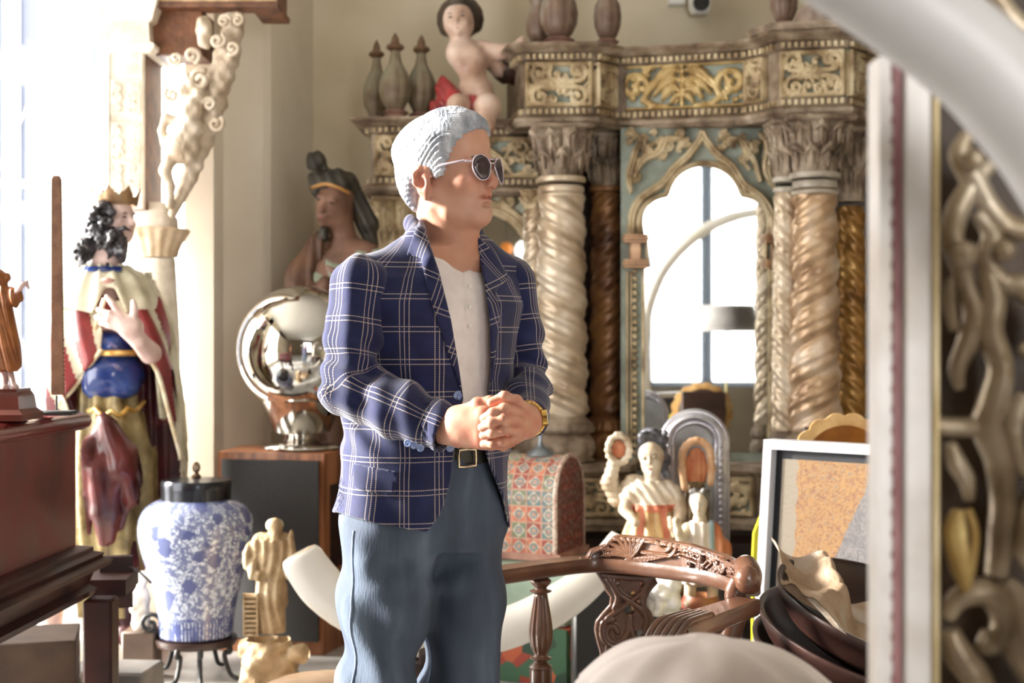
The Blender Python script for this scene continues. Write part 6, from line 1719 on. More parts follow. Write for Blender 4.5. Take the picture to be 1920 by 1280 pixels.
lc = U(.03, chain([Cc(915, 192, -.06), Cc(890, 202, -.12), Cc(860, 190, -.10), Cc(838, 172, -.04), Cc(830, 155, 0.)], [.04, .04, .04, .045, .03], .03), chain([Cc(845, 185, -.04), Cc(825, 205, -.04), Cc(822, 222, -.06)], [.04, .045, .03], .03), chain([Cc(900, 200, -.10), Cc(896, 225, -.12)], [.05, .03], .03), cap(Cc(885, 205, .0), Cc(900, 215, .02), .08, .07))
sobj('loincloth', lambda p: lc(p) + .006 * np.sin(p[:, 0] * 90 + p[:, 2] * 60), Cc(800, 245, -.26), Cc(945, 135, .15), .0075, mat('red_cloth_paint', [(112, 30, 32), (166, 52, 54)], 8, .4), cu_)
wing = chain([Cc(925, 120, .08), Cc(948, 135, .09), Cc(958, 152, .10)], [.04, .055, .02], .02)
sobj('wing', lambda p: wing(p) + .005 * np.sin(p[:, 0] * 130 + p[:, 2] * 130), Cc(900, 180, -.05), Cc(985, 90, .22), .0075, mat('dark_wing', [(44, 30, 24), (72, 48, 38)], 10, .5), cu_)

# ---- big white tusk behind the man, with its cradle
TY = 4.55; T = lambda px, py, dy=0.: P(px, py, TY + dy)
M_ivory = mat('white_ivory', [(236, 230, 218), (246, 243, 238)], 3, .25, bump=.02, stretch=(1, 1, 1))
M_tip = mat('tan_ivory_base', [(168, 138, 104), (206, 184, 156)], 5, .4)
tk = thing('elephant_tusk', 'huge white curved tusk sweeping low behind the man and the carved chair', 'tusk', T(800, 1240) * (1, 1, 0) + (0, 0, .19))
cl = catmull([T(560, 1034), T(578, 1066), T(612, 1108), T(665, 1146), T(735, 1178), T(810, 1192), T(890, 1190), T(965, 1172), T(1035, 1138), T(1090, 1100), T(1140, 1050), T(1165, 1005)], 8)
tt = np.linspace(0, 1, len(cl)); rr = np.interp(tt, [0, .006, .02, .05, .15, .45, .75, .93, 1], [.035, .052, .062, .069, .074, .072, .064, .05, .035])
b = MB(); b.tube(cl, rr, 40); obj('shaft', b, M_ivory, tk, 60)
b = MB(); b.tube(cl[:2] + (0, -.0, 0), rr[:2] * 1.01, 32); obj('cut_end', b, M_tip, tk, 60)
cr_ = thing('tusk_cradle', 'dark wooden cradle under the big white tusk behind the man', 'stand', (T(800, 0)[0], TY, 0))
b = MB(); zc_ = T(0, 1192)[2] - .072
b.box((T(800, 0)[0] + .02, TY, .03), (.16, .26, .06), bev=.01); b.box((T(800, 0)[0], TY, (zc_ + .05) / 2), (.10, .10, zc_ - .04), bev=.01); obj('post', b, M_dkwood, cr_)
b = MB(); b.tube([(T(800, 0)[0], TY + .10 * math.cos(a_), zc_ + .072 - .095 * math.sin(a_)) for a_ in np.linspace(.3, PI - .3, 14)], .02, 10); obj('yoke', b, M_dkwood, cr_)

# ---- painted trunk on boxes
tr_ = thing('painted_chest', 'small dome-topped chest painted in red, blue and cream geometric patches', 'trunk', (P(1043, 0, 5.55)[0], 5.55, .46))
def trunk_mat(name, dark=False):
    m = bpy.data.materials.new(name); m.use_nodes = True; nt = m.node_tree; N = nt.nodes; L = nt.links; b = N['Principled BSDF']
    at = N.new('ShaderNodeAttribute'); at.attribute_name = 'cloth'; sp = N.new('ShaderNodeSeparateXYZ'); L.new(at.outputs['Vector'], sp.inputs[0])
    def M(op, a, c=None, d=None):
        n = N.new('ShaderNodeMath'); n.operation = op
        for i, x in enumerate((a, c, d)):
            if x is None: continue
            if isinstance(x, (int, float)): n.inputs[i].default_value = x
            else: L.new(x, n.inputs[i])
        return n.outputs[0]
    u, v = sp.outputs[0], sp.outputs[1]; p = .064
    cu = M('SUBTRACT', M('FRACT', M('DIVIDE', u, p)), .5); cv = M('SUBTRACT', M('FRACT', M('DIVIDE', v, p)), .5)
    rad = M('SQRT', M('ADD', M('MULTIPLY', cu, cu), M('MULTIPLY', cv, cv)))
    dia = M('ADD', M('ABSOLUTE', cu), M('ABSOLUTE', cv))
    cell = N.new('ShaderNodeCombineXYZ'); L.new(M('FLOOR', M('DIVIDE', u, p)), cell.inputs[0]); L.new(M('FLOOR', M('DIVIDE', v, p)), cell.inputs[1])
    wn = N.new('ShaderNodeTexWhiteNoise'); L.new(cell.outputs[0], wn.inputs['Vector'])
    ramp = N.new('ShaderNodeValToRGB'); ramp.color_ramp.interpolation = 'CONSTANT'
    cols = [(176, 92, 72), (96, 124, 128), (196, 120, 92), (150, 70, 62), (112, 128, 104)]
    while len(ramp.color_ramp.elements) < 5: ramp.color_ramp.elements.new(.5)
    for i, c in enumerate(cols): ramp.color_ramp.elements[i].position = i / 5
    for i, c in enumerate(cols): ramp.color_ramp.elements[i].color = lin(c)
    L.new(wn.outputs['Value'], ramp.inputs['Fac'])
    def mix(a, c, f):
        x = N.new('ShaderNodeMix'); x.data_type = 'RGBA'
        if isinstance(a, tuple): x.inputs['A'].default_value = a
        else: L.new(a, x.inputs['A'])
        if isinstance(c, tuple): x.inputs['B'].default_value = c
        else: L.new(c, x.inputs['B'])
        L.new(f, x.inputs['Factor']); return x.outputs['Result']
    cream = lin((190, 174, 154)); blue = lin((84, 112, 124)); red = lin((166, 74, 62))
    c1 = mix(ramp.outputs['Color'], cream, M('LESS_THAN', dia, .44)); c1 = mix(c1, blue, M('LESS_THAN', rad, .24)); c1 = mix(c1, cream, M('LESS_THAN', rad, .14)); c1 = mix(c1, red, M('LESS_THAN', rad, .07))
    edge = M('GREATER_THAN', M('MAXIMUM', M('ABSOLUTE', cu), M('ABSOLUTE', cv)), .455); c1 = mix(c1, lin((190, 150, 128)), edge)
    n = N.new('ShaderNodeTexNoise'); n.inputs['Scale'].default_value = 45; L.new(at.outputs['Vector'], n.inputs['Vector'])
    c1 = mix(c1, lin((122, 92, 78)), M('MULTIPLY', M('GREATER_THAN', n.outputs['Fac'], .55), .45))
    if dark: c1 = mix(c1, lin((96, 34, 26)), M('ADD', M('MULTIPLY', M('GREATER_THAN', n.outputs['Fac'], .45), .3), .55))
    L.new(c1, b.inputs['Base Color']); b.inputs['Roughness'].default_value = .5
    return m
Lr, Dp, Hb, Ht = .62, .30, .22, .385
ang = math.radians(-24); R3 = rotm(rz=ang); org = np.array((P(1043, 0, 5.55)[0], 5.55, .46))
def tl(x, y, z): return org + R3 @ np.array((x, y, z))
arcp = [(0, 0), (0, Hb)] + [(Dp / 2 - Dp / 2 * math.cos(a_), Hb + (Ht - Hb) * math.sin(a_)) for a_ in np.linspace(.15, PI - .15, 14)] + [(Dp, Hb), (Dp, 0)]
# in the photograph the long front runs left from the near corner
G = np.array([[tl(-x, y, z) for (y, z) in arcp] for x in np.linspace(0, Lr, 24)])
b = MB(); b.grid(G, closev=False)
arcl = np.cumsum([0] + [math.hypot(arcp[i][0] - arcp[i - 1][0], arcp[i][1] - arcp[i - 1][1]) for i in range(1, len(arcp))])
at_ = np.array([[(x, s_, 0) for s_ in arcl] for x in np.linspace(0, Lr, 24)]).reshape(-1, 3)
obj('body', b, trunk_mat('painted_trunk_patches'), tr_, 30, attr={'cloth': at_})
b = MB(); e1 = [tl(0.001, y, z) for y, z in arcp]; e2 = [tl(-Lr - .001, y, z) for y, z in arcp]
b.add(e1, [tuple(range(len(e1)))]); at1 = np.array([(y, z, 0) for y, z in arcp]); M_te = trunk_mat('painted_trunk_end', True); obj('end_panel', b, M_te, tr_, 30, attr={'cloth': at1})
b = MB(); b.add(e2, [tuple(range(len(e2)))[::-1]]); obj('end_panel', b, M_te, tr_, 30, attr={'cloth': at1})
b = MB()
for x in (-.005, -.30, -.60): obj('strap', MB().tube([tl(x, y, z + .0) for y, z in arcp], .010, 6), mat('studded_strap', [(168, 132, 116), (208, 194, 180)], 60, .4), tr_, 60)
b = MB(); b.prism([(.02, -.01), (.02, Dp + .01), (-Lr - .01, Dp + .01), (-Lr - .01, -.01)], lambda u, v, h: tl(u, v, -.02 + h), .028); obj('base_rail', b, mat('pink_brown_rail', [(140, 96, 84), (176, 132, 116)], 10, .5), tr_)
# pewter bell on the trunk
bl_ = thing('pewter_bell', 'small grey pewter bell-shaped candle stand on top of the painted chest', 'candle stand', tuple(P(990, 868, 5.70)))
c_ = tl(-.13, Dp / 2, Ht); c_[2] -= .004
bl_.location = Vector(c_.tolist())
b = MB(); b.lathe([(.055, 0), (.056, .006), (.045, .018), (.028, .030), (.012, .040), (.008, .06), (.009, .09), (.016, .095), (.016, .10), (.006, .104), (.005, .13)], c_, 32); obj('bell', b, mat('pewter', [(120, 128, 136), (150, 158, 166)], 5, .3, metal=.8), bl_, 50)
b = MB(); b.box(P(945, 0, 5.75) * (1, 1, 0) + (0, 0, .325), (.72, .46, .22), rz=ang, bev=.006)
o = obj('sage_green_box', b, mat('sage_green_paint', [(128, 150, 134), (158, 176, 158)], 6, .6)); tag(o, 'pale sage-green wooden box under the painted chest', 'box')
b = MB(); b.box(P(945, 0, 5.72) * (1, 1, 0) + (0, 0, .107), (.74, .50, .21), rz=ang)
o = obj('painted_box', b, hsv_patch('red_green_patches', [(150, 60, 44), (60, 96, 70), (178, 88, 56), (44, 70, 54)], 12, .5)); tag(o, 'box painted in red and green patches on the floor beneath the green box', 'box')
b = MB(); b.box((P(1108, 0, 5.1)[0] + .03, 5.02, .23), (.20, .22, .46), bev=.01); o = obj('black_case', b, mat('black_case', [(20, 18, 18), (32, 28, 26)], 6, .5)); tag(o, 'tall black case on the floor to the right of the painted boxes, behind the tusk', 'case')

# ---- low table with the angel group
tb = thing('low_table', 'low dark wooden table carrying the angel statues in front of the altarpiece', 'table', (P(1280, 0, 5.3)[0], 5.35, 0))
tz = .34; tx = P(1290, 0, 5.35)[0]
obj('table_top', MB().box((tx + .02, 5.38, tz - .02), (.60, .62, .04), bev=.008), M_dkwood, tb)
for sx in (-1, 1):
    for sy in (-1, 1): obj('leg', MB().box((tx + .02 + sx * .26, 5.38 + sy * .27, (tz - .04) / 2), (.05, .05, tz - .04)), M_dkwood, tb)
AY = 5.36; A = lambda px, py, dy=0.: P(px, py, AY + dy)
M_pale = mat('pale_painted_wood', [(140, 112, 84), (196, 180, 156), (216, 206, 192)], 14, .45, bump=.2, contrast=.45)
M_goldcl = mat('cream_gold_cloth', [(140, 94, 48), (190, 160, 108), (212, 196, 166)], 9, .4, bump=.25, contrast=.5)
an = thing('angel_statue', 'painted wooden angel with dark curls and shell-like wings on the low table', 'statue', A(1220, 0) * (1, 1, 0) + (0, 0, tz))
hd = A(1222, 858); Ra = rotm(rz=math.radians(-14)) @ rotm(ry=math.radians(-5))
ah = U(.012, ell((0, .004, .014), (.052, .058, .056)), ell((0, -.022, -.028), (.038, .034, .040)), sph((-.02, -.040, -.018), .015), sph((.02, -.040, -.018), .015))
ah = smin_f(ah, U(.005, cap((0, -.056, .006), (0, -.066, -.014), .005, .008), cap((-.011, -.052, -.036), (.011, -.052, -.036), .0045), sph((0, -.048, -.055), .010)), .008)
for s in (-1, 1): ah = smax_f(ah, ell((s * .020, -.060, .004), (.012, .010, .007)), .005); ah = smin_f(ah, sph((s * .020, -.048, .003), .0085), .002)
ab = U(.015, lambda p: ah((p - hd) @ Ra), cap(A(1222, 880), A(1224, 905), .030, .036), chain([A(1262, 920), A(1276, 955, -.03), A(1268, 1000, -.09), A(1262, 985, -.12)], [.028, .024, .018, .015], .01), chain([A(1180, 920), A(1172, 955, -.02), A(1192, 980, -.08)], [.028, .023, .016], .01), cap(A(1262, 985, -.12), A(1256, 972, -.14), .016, .010))
sobj('body', ab, A(1150, 1015, -.2), A(1300, 820, .09), .005, M_pale, an)
face_paint(an, hd, Ra, .72, -.0565, .003, .020, -.058, -.058, -.036)
ra = np.random.RandomState(2)
hsets = [sph(A(1222 + ra.uniform(-24, 26), 822 + ra.uniform(-14, 20), ra.uniform(-.02, .05)), ra.uniform(.013, .019)) for i in range(34)] + [sph(A(1244 + ra.uniform(-4, 8), 850 + ra.uniform(0, 40), ra.uniform(-.01, .05)), .016) for i in range(9)]
sobj('hair', smax_f(U(.008, lambda p: ell((0, .018, .022), (.060, .058, .058))((p - hd) @ Ra), *hsets), lambda p: ell((0, -.062, -.014), (.050, .052, .052))((p - hd) @ Ra), .006), A(1180, 915, -.1), A(1270, 790, .12), .005, mat('grey_black_curls', [(50, 48, 52), (104, 104, 112)], 40, .4), an)
gown = U(.02, slices([(tz + .01, A(1222, 0)[0], AY + .02, .11, .08, 0), (A(0, 1060)[2], A(1222, 0)[0], AY + .01, .115, .08, 0), (A(0, 1000)[2], A(1220, 0)[0], AY, .105, .075, 0), (A(0, 950)[2], A(1220, 0)[0], AY, .062, .055, 0), (A(0, 915)[2], A(1222, 0)[0], AY, .066, .046, 0), (A(0, 900)[2], A(1222, 0)[0], AY, .05, .04, 0)]),
         chain([A(1195, 915), A(1180, 932)], [.034, .038]), chain([A(1250, 915), A(1266, 938)], [.034, .040]))
gw = lambda p: gown(p) + .006 * np.sin(np.arctan2(p[:, 1] - AY, p[:, 0] - A(1222, 0)[0]) * 11 + p[:, 2] * 10) * (p[:, 2] < A(0, 950)[2]) + .003 * np.sin(p[:, 0] * 170 + p[:, 2] * 120) * (p[:, 2] > A(0, 950)[2]) - .008 * np.exp(-((p[:, 2] - A(0, 950)[2]) / .012) ** 2)
sobj('gown', gw, (A(1120, 0)[0], AY - .18, tz), A(1310, 890, .16), .0055, [M_goldcl, M_pale, mat('coral_sash', [(176, 92, 66), (206, 134, 104)], 12, .5)], an, matf=lambda c: np.where(np.abs(c[:, 2] - A(0, 950)[2]) < .013, 2, np.where(c[:, 2] > A(0, 948)[2], 1, np.where(np.sin(np.arctan2(c[:, 1] - AY, c[:, 0] - A(1222, 0)[0]) * 5) > .75, 2, 0))).astype(np.int32))
M_salmon = mat('salmon_wing_hollow', [(186, 104, 66), (216, 150, 110)], 14, .5, bump=.3)
def wing_(name, rim, hollow, feather):
    w_ = U(.012, *rim); 
    o = sobj(name, w_, np.min([np.array(a) for a in feather], 0), np.max([np.array(a) for a in feather], 0), .005, M_pale, an)
    return o
wl_ = U(.012, chain([A(1160 + 20 * math.cos(t), 842 - 26 * math.sin(t), .005) for t in np.linspace(0, 2 * PI, 15)], [.012] * 15, .008), chain([A(1150, 872, .01), A(1142, 905, .02), A(1155, 935, .03), A(1185, 905, .03), A(1200, 905, .03)], [.024, .030, .028, .030, .026], .012))
w1o = sobj('wing', lambda p: wl_(p) + .002 * np.sin(p[:, 2] * 260), A(1115, 965, -.06), A(1215, 790, .1), .005, M_pale, an)
b = MB(); c_ = A(1160, 842, .012); b.lathe([(.001, -.004), (.02, -.004), (.034, .0), (.03, .006), (.001, .008)], (0, 0, 0), 28)
V_ = b.v[0]; b.v[0] = np.stack([V_[:, 0] * .8 + c_[0], V_[:, 2] + c_[1], V_[:, 1] + c_[2]], 1); obj('hollow', b, M_salmon, w1o)
wr_ = U(.01, chain([A(1284, 915, .05), A(1279, 880, .05)] + [A(1306 + 27 * math.cos(t), 856 - 30 * math.sin(t), .05) for t in np.linspace(PI, 0, 9)] + [A(1335, 880, .05), A(1332, 905, .05)], [.014] * 13, .008))
w2o = sobj('wing', wr_, A(1255, 935, -.03), A(1360, 800, .16), .005, mat('apricot_rim', [(200, 150, 110), (226, 190, 156)], 12, .45), an)
wf = U(.01, ell(A(1306, 878, .06), (.048, .012, .085)), ell(A(1305, 950, .07), (.055, .012, .11)))
sobj('feathers', lambda p: wf(p) + .006 * np.abs(np.sin(p[:, 0] * 180)), A(1260, 1030, -.02), A(1350, 815, .14), .005, [M_salmon, mat('brown_feathers', [(84, 66, 44), (130, 110, 82)], 12, .6)], w2o, matf=lambda c: (c[:, 2] < A(0, 905)[2]).astype(np.int32))
# ---- child figure
BY = 5.14; B = lambda px, py, dy=0.: P(px, py, BY + dy)
cd = thing('child_statue', 'smaller painted child figure in white robe standing right of the angel', 'statue', B(1310, 0) * (1, 1, 0) + (0, 0, tz))
hd = B(1311, 945); bh = U(.010, ell((0, 0, .008), (.033, .036, .036)), ell((0, -.014, -.018), (.025, .022, .026)), cap((0, -.035, .003), (0, -.041, -.008), .003, .005))
for s in (-1, 1): bh = smax_f(bh, ell((s * .012, -.038, .003), (.008, .006, .005)), .004)
bb = U(.010, lambda p: bh((p - hd) @ Ra), cap(B(1312, 960), B(1313, 980), .018, .022), chain([B(1290, 990), B(1278, 1012, -.03), B(1272, 995, -.06), B(1268, 975, -.07)], [.022, .018, .015, .013], .01), cap(B(1295, 1085), B(1293, 1128), .022, .020), cap(B(1335, 1085), B(1337, 1128), .022, .020), cap(B(1293, 1128), B(1290, 1134, -.04), .020, .014), cap(B(1337, 1128), B(1338, 1134, -.04), .020, .014))
face_paint(cd, hd, Ra, .42, -.0375, .003, .012, -.036, -.0385, -.020)
bb = U(.01, bb, cap(B(1312, 975), B(1314, 1080), .024, .03), cap(B(1314, 1080), B(1295, 1088), .03, .022), cap(B(1314, 1080), B(1335, 1088), .03, .022))
sobj('body', bb, B(1250, 1145, -.12), B(1360, 915, .07), .0042, M_pale, cd)
sobj('hair', smax_f(U(.006, lambda p: ell((0, .010, .012), (.038, .038, .038))((p - hd) @ Ra), *[sph(B(1311 + ra.uniform(-16, 18), 925 + ra.uniform(-6, 10), ra.uniform(-.01, .03)), .010) for i in range(20)]), lambda p: ell((0, -.040, -.008), (.032, .034, .034))((p - hd) @ Ra), .004), B(1280, 975, -.08), B(1345, 905, .08), .0042, mat('grey_curls', [(70, 66, 64), (120, 116, 112)], 40, .45), cd)
rb = slices([(B(0, 1092)[2], B(1314, 0)[0], BY, .072, .05, 0), (B(0, 1040)[2], B(1313, 0)[0], BY, .066, .046, 0), (B(0, 1000)[2], B(1312, 0)[0], BY, .05, .038, 0), (B(0, 978)[2], B(1312, 0)[0], BY, .045, .03, 0)])
sobj('robe', lambda p: U(.01, rb, chain([B(1335, 985), B(1352, 1030, .0), B(1362, 1075, .01)], [.022, .034, .03], .02))(p) + .003 * np.sin(p[:, 0] * 190), B(1265, 1105, -.1), B(1385, 970, .09), .0042, [mat('white_robe_paint', [(206, 190, 180), (230, 220, 212)], 12, .5), M_salmon, mat('pale_blue_stole', [(140, 164, 178), (170, 190, 200)], 12, .5)], cd, matf=lambda c: np.where(c[:, 0] > B(1338, 0)[0], 1, np.where(c[:, 0] > B(1328, 0)[0], 2, 0)).astype(np.int32))
obj('base', MB().lathe([(.072, .001), (.074, .02), (.066, .03), (.06, .045), (.05, tz * 0 + B(0, 1136)[2] - tz + .01)], B(1314, 0) * (1, 1, 0) + (0, 0, tz), 32), mat('red_gilt_base', [(120, 50, 38), (168, 112, 70)], 12, .4), cd, 50)
# white curly lump
lp = U(.01, *[sph(P(1242 + ra.uniform(-24, 26), 1125 + ra.uniform(-34, 36), 5.02 + ra.uniform(-.05, .05)), ra.uniform(.018, .026)) for i in range(60)], ell(P(1242, 1132, 5.04), (.055, .05, .08)))
V, Qd = sdf(lambda p: np.maximum(lp(p), tz - p[:, 2]), P(1190, 1180, 4.92), P(1295, 1060, 5.16), .0055)
tag(obj('coral_clump', (V, Qd), mat('white_coral', [(216, 208, 196), (238, 234, 228)], 20, .6)), 'white knobbly coral clump on the low table seen behind the chair', 'coral')
# ---- silver arch frame
sf_ = thing('silver_niche_frame', 'round-topped embossed silver niche frame standing behind the angel', 'frame', P(1305, 0, 5.68) * (1, 1, 0) + (0, 0, .34))
GY = 5.60; g0 = lambda px, py, dy=0.: P(px, py, GY + dy)
cxp, wpx = 1302, 52
def archp(w, top, bot, n=30): 
    return [(cxp - w, bot)] + [(cxp + w * math.cos(a_), 830 - (830 - top) * math.sin(a_)) for a_ in np.linspace(PI, 0, n)] + [(cxp + w, bot)]
M_silv = mat('embossed_silver', [(150, 148, 158), (190, 188, 198), (216, 216, 222)], 14, .28, metal=.75, bump=.3, contrast=.5)
b = MB()
for w_, tp, r_ in ((60, 772, .014), (52, 780, .020), (42, 792, .010)): b.tube([g0(x, y, -.01) for x, y in archp(w_, tp, 1118)], r_, 10)
obj('arch_moulding', b, M_silv, sf_, 180)
b = MB(); ap = archp(50, 782, 1118, 40)
for i in range(len(ap) - 1):
    a0_, a1_ = np.array(ap[i]), np.array(ap[i + 1]); k = max(1, int(np.linalg.norm(a1_ - a0_) / 12))
    for j in range(k):
        q_ = a0_ + (a1_ - a0_) * (j + .5) / k; c_ = g0(q_[0], q_[1], -.028); b.lathe([(.001, -.009), (.008, -.005), (.010, 0), (.008, .005), (.001, .009)], c_, 8)
obj('beads', b, M_silv, sf_, 180).__setitem__('kind', 'stuff')
b = MB(); inn_ = archp(46, 788, 1118); b.prism([(g0(x, y)[0], g0(x, y)[2]) for x, y in inn_], lambda u, v, h: (u, GY + .02 + h, v), .02); obj('back_plate', b, mat('silver_brown_plate', [(88, 76, 60), (150, 150, 152), (190, 190, 194)], 5, .4, metal=.4, contrast=.5), sf_)
b = MB(); b.box(g0(1302, 0, 0) * (1, 1, 0) + (0, .0, .345), (.27, .08, .012)); obj('foot', b, M_silv, sf_)

# ---- framed painting leaning on the right
f0, f1 = P(1441, 820, 4.62), P(1700, 838, 4.30); fb = P(1441, 1290, 4.50)
pt = thing('framed_painting', 'large abstract orange and grey painting in white frame leaning beside the altarpiece', 'painting', (f0 + (f1 - f0) * .5) * (1, 1, 0))
al = f1 - f0; al[2] = 0; FW = np.linalg.norm(al) * 1.35; al /= np.linalg.norm(al); FH = f0[2] - .03
up = np.array((0, 0, 1.)); nn = np.cross(al, up)
def pf(u, v, d): 
    tilt = .10
    return np.array((f0[0], f0[1], .03)) + al * u + (up * math.cos(tilt) - nn * 0 + (-nn) * 0) * v * 1.0 + nn * (d + (FH - v) * tilt)
def slab(b, u0, u1, v0, v1, d0, d1, mi=0):
    V = [pf(u, v, d) for u in (u0, u1) for v in (v0, v1) for d in (d0, d1)]
    b.add(V, [(0, 1, 3, 2), (4, 6, 7, 5), (0, 4, 5, 1), (2, 3, 7, 6), (0, 2, 6, 4), (1, 5, 7, 3)], mi)
t_ = .030; b = MB()
slab(b, 0, t_, 0, FH, -.03, .03); slab(b, FW - t_, FW, 0, FH, -.03, .03); slab(b, t_, FW - t_, FH - t_, FH, -.03, .03); slab(b, t_, FW - t_, 0, t_, -.03, .03)
obj('frame', b, mat('silver_white_frame', [(214, 214, 220), (232, 232, 236)], 3, .35), pt)
b = MB(); slab(b, t_, FW - t_, t_, FH - t_, -.02, -.005); obj('inner_gap', b, mat('dark_navy_gap', [(22, 24, 34)], 3, .5), pt)
b = MB(); cw = t_ + .03; nu, nv = 60, 60
G = np.array([[pf(cw + (FW - 2 * cw) * i / nu, cw + (FH - 2 * cw) * j / nv, .006) for j in range(nv + 1)] for i in range(nu + 1)]); b.grid(G)
uvs = np.array([[((FW - 2 * cw) * i / nu, (FH - 2 * cw) * (1 - j / nv), 0) for j in range(nv + 1)] for i in range(nu + 1)]).reshape(-1, 3)
def paint_mat():
    m = bpy.data.materials.new('abstract_canvas'); m.use_nodes = True; nt = m.node_tree; N = nt.nodes; L = nt.links; b_ = N['Principled BSDF']
    at = N.new('ShaderNodeAttribute'); at.attribute_name = 'cloth'; sp = N.new('ShaderNodeSeparateXYZ'); L.new(at.outputs['Vector'], sp.inputs[0])
    n1 = N.new('ShaderNodeTexNoise'); n1.inputs['Scale'].default_value = 60; n1.inputs['Detail'].default_value = 3; n1.inputs['Distortion'].default_value = 1.5; L.new(at.outputs['Vector'], n1.inputs['Vector'])
    r = N.new('ShaderNodeValToRGB'); cr = r.color_ramp; cols = [((128, 90, 72), .3), ((148, 108, 70), .45), ((172, 130, 76), .56), ((126, 110, 98), .68)]
    while len(cr.elements) < 4: cr.elements.new(.5)
    for e, (c, p_) in zip(cr.elements, cols): e.position = p_
    for e, (c, p_) in zip(cr.elements, cols): e.color = lin(c)
    L.new(n1.outputs['Fac'], r.inputs['Fac'])
    def M(op, a, c=None):
        n = N.new('ShaderNodeMath'); n.operation = op
        for i, x in enumerate((a, c)):
            if x is None: continue
            if isinstance(x, (int, float)): n.inputs[i].default_value = x
            else: L.new(x, n.inputs[i])
        return n.outputs[0]
    n2 = N.new('ShaderNodeTexNoise'); n2.inputs['Scale'].default_value = 14; L.new(at.outputs['Vector'], n2.inputs['Vector'])
    wob = M('MULTIPLY', M('SUBTRACT', n2.outputs['Fac'], .5), .06)
    u, v = sp.outputs[0], sp.outputs[1]
    def mix(a, c, f):
        x = N.new('ShaderNodeMix'); x.data_type = 'RGBA'; L.new(a, x.inputs['A'])
        if isinstance(c, tuple): x.inputs['B'].default_value = c
        else: L.new(c, x.inputs['B'])
        L.new(f, x.inputs['Factor']); return x.outputs['Result']
    r2 = N.new('ShaderNodeValToRGB'); r2.color_ramp.elements[0].color = lin((104, 100, 104)); r2.color_ramp.elements[1].color = lin((136, 130, 128)); r2.color_ramp.elements[0].position = .35; r2.color_ramp.elements[1].position = .65; L.new(n1.outputs['Fac'], r2.inputs['Fac'])
    c = mix(r.outputs['Color'], r2.outputs['Color'], M('GREATER_THAN', M('ADD', M('ADD', v, M('MULTIPLY', u, 2.3)), wob), .76))
    c = mix(c, lin((146, 134, 118)), M('LESS_THAN', M('ADD', u, wob), .055))
    du = M('SUBTRACT', u, .335); dv = M('SUBTRACT', v, .335); c = mix(c, lin((190, 96, 104)), M('LESS_THAN', M('SQRT', M('ADD', M('MULTIPLY', du, du), M('MULTIPLY', dv, dv))), .022))
    L.new(c, b_.inputs['Base Color']); b_.inputs['Roughness'].default_value = .6
    bp = N.new('ShaderNodeBump'); bp.inputs['Strength'].default_value = .4; bp.inputs['Distance'].default_value = .004; L.new(n1.outputs['Fac'], bp.inputs['Height']); L.new(bp.outputs['Normal'], b_.inputs['Normal'])
    return m
obj('canvas', b, paint_mat(), pt, 60, attr={'cloth': uvs})
# ---- yellow edged board with blue beading behind the painting
YY = 4.78; y0_ = lambda px, py: P(px, py, YY)
yb = thing('yellow_rimmed_board', 'yellow painted board with blue beaded stripe peeking out left of the framed painting', 'board', y0_(1450, 0) * (1, 1, 0))
yo = [(1500, 880), (1445, 930), (1428, 965), (1414, 1000), (1411, 1060), (1411, 1300), (1500, 1340)]
b = MB(); b.prism([(y0_(x, y)[0], max(.002, y0_(x, y)[2])) for x, y in yo], lambda u, v, h: (u, YY + h, v), .03); obj('board', b, mat('acid_yellow', [(206, 196, 20), (226, 214, 40)], 6, .5), yb)
b = MB()
for k in range(34):
    py_ = 960 + k * 9.5; px_ = 1433 + max(0, (1000 - py_)) * .25
    b.lathe([(.001, -.008), (.008, -.005), (.011, 0), (.008, .005), (.001, .008)], P(px_, py_, YY - .006), 8)
obj('beading', b, mat('light_blue_beads', [(96, 146, 186), (140, 180, 206)], 30, .4), yb, 180)['kind'] = 'stuff'
# ---- gilt scalloped dish
sd = thing('gilt_scalloped_dish', 'gilded dish with scalloped rim and amber hollow standing behind the painting', 'dish', P(1583, 870, 4.86))
c_ = P(1583, 868, 4.86); Rr = .175
def dish_pt(r, t, d): return c_ + np.array((r * math.cos(t), -d, r * .98 * math.sin(t) * (.95)))
b = MB(); th = np.linspace(0, 2 * PI, 120, endpoint=False)
sc_ = 1 + .07 * np.abs(np.sin(th * 8))
G = np.array([[dish_pt((Rr * .80 if i in (0, 3) else Rr * sc_[k]), t, (.0, .01, .022, .02)[i]) for k, t in enumerate(th)] for i in range(4)])
b.grid(G, closev=True, closeu=True); obj('rim', b, mat('amber_gilt_rim', [(190, 140, 80), (226, 186, 126)], 12, .35, metal=.3), sd, 50)
b = MB(); G = np.array([[dish_pt(Rr * .82 * r_, t, .018 - .045 * (1 - r_ ** 2)) for t in th[::2]] for r_ in np.linspace(.02, 1, 10)]); b.grid(G, closev=True, capu=False)
G2 = G.copy(); G2[:, :, 1] += .02; obj('dish_back', MB().grid(G2[::-1], closev=True), M_dkwood, sd, 60); obj('hollow', b, mat('amber_hollow', [(150, 88, 34), (196, 128, 58)], 8, .3, metal=.3), sd, 60)
b = MB(); b.box((c_[0], 4.915, (c_[2] + .12) / 2), (.26, .03, c_[2] + .12), bev=.005); o = obj('panel_support', b, M_dkwood); tag(o, 'dark upright panel on the floor behind the painting, under the gilt dish', 'panel')

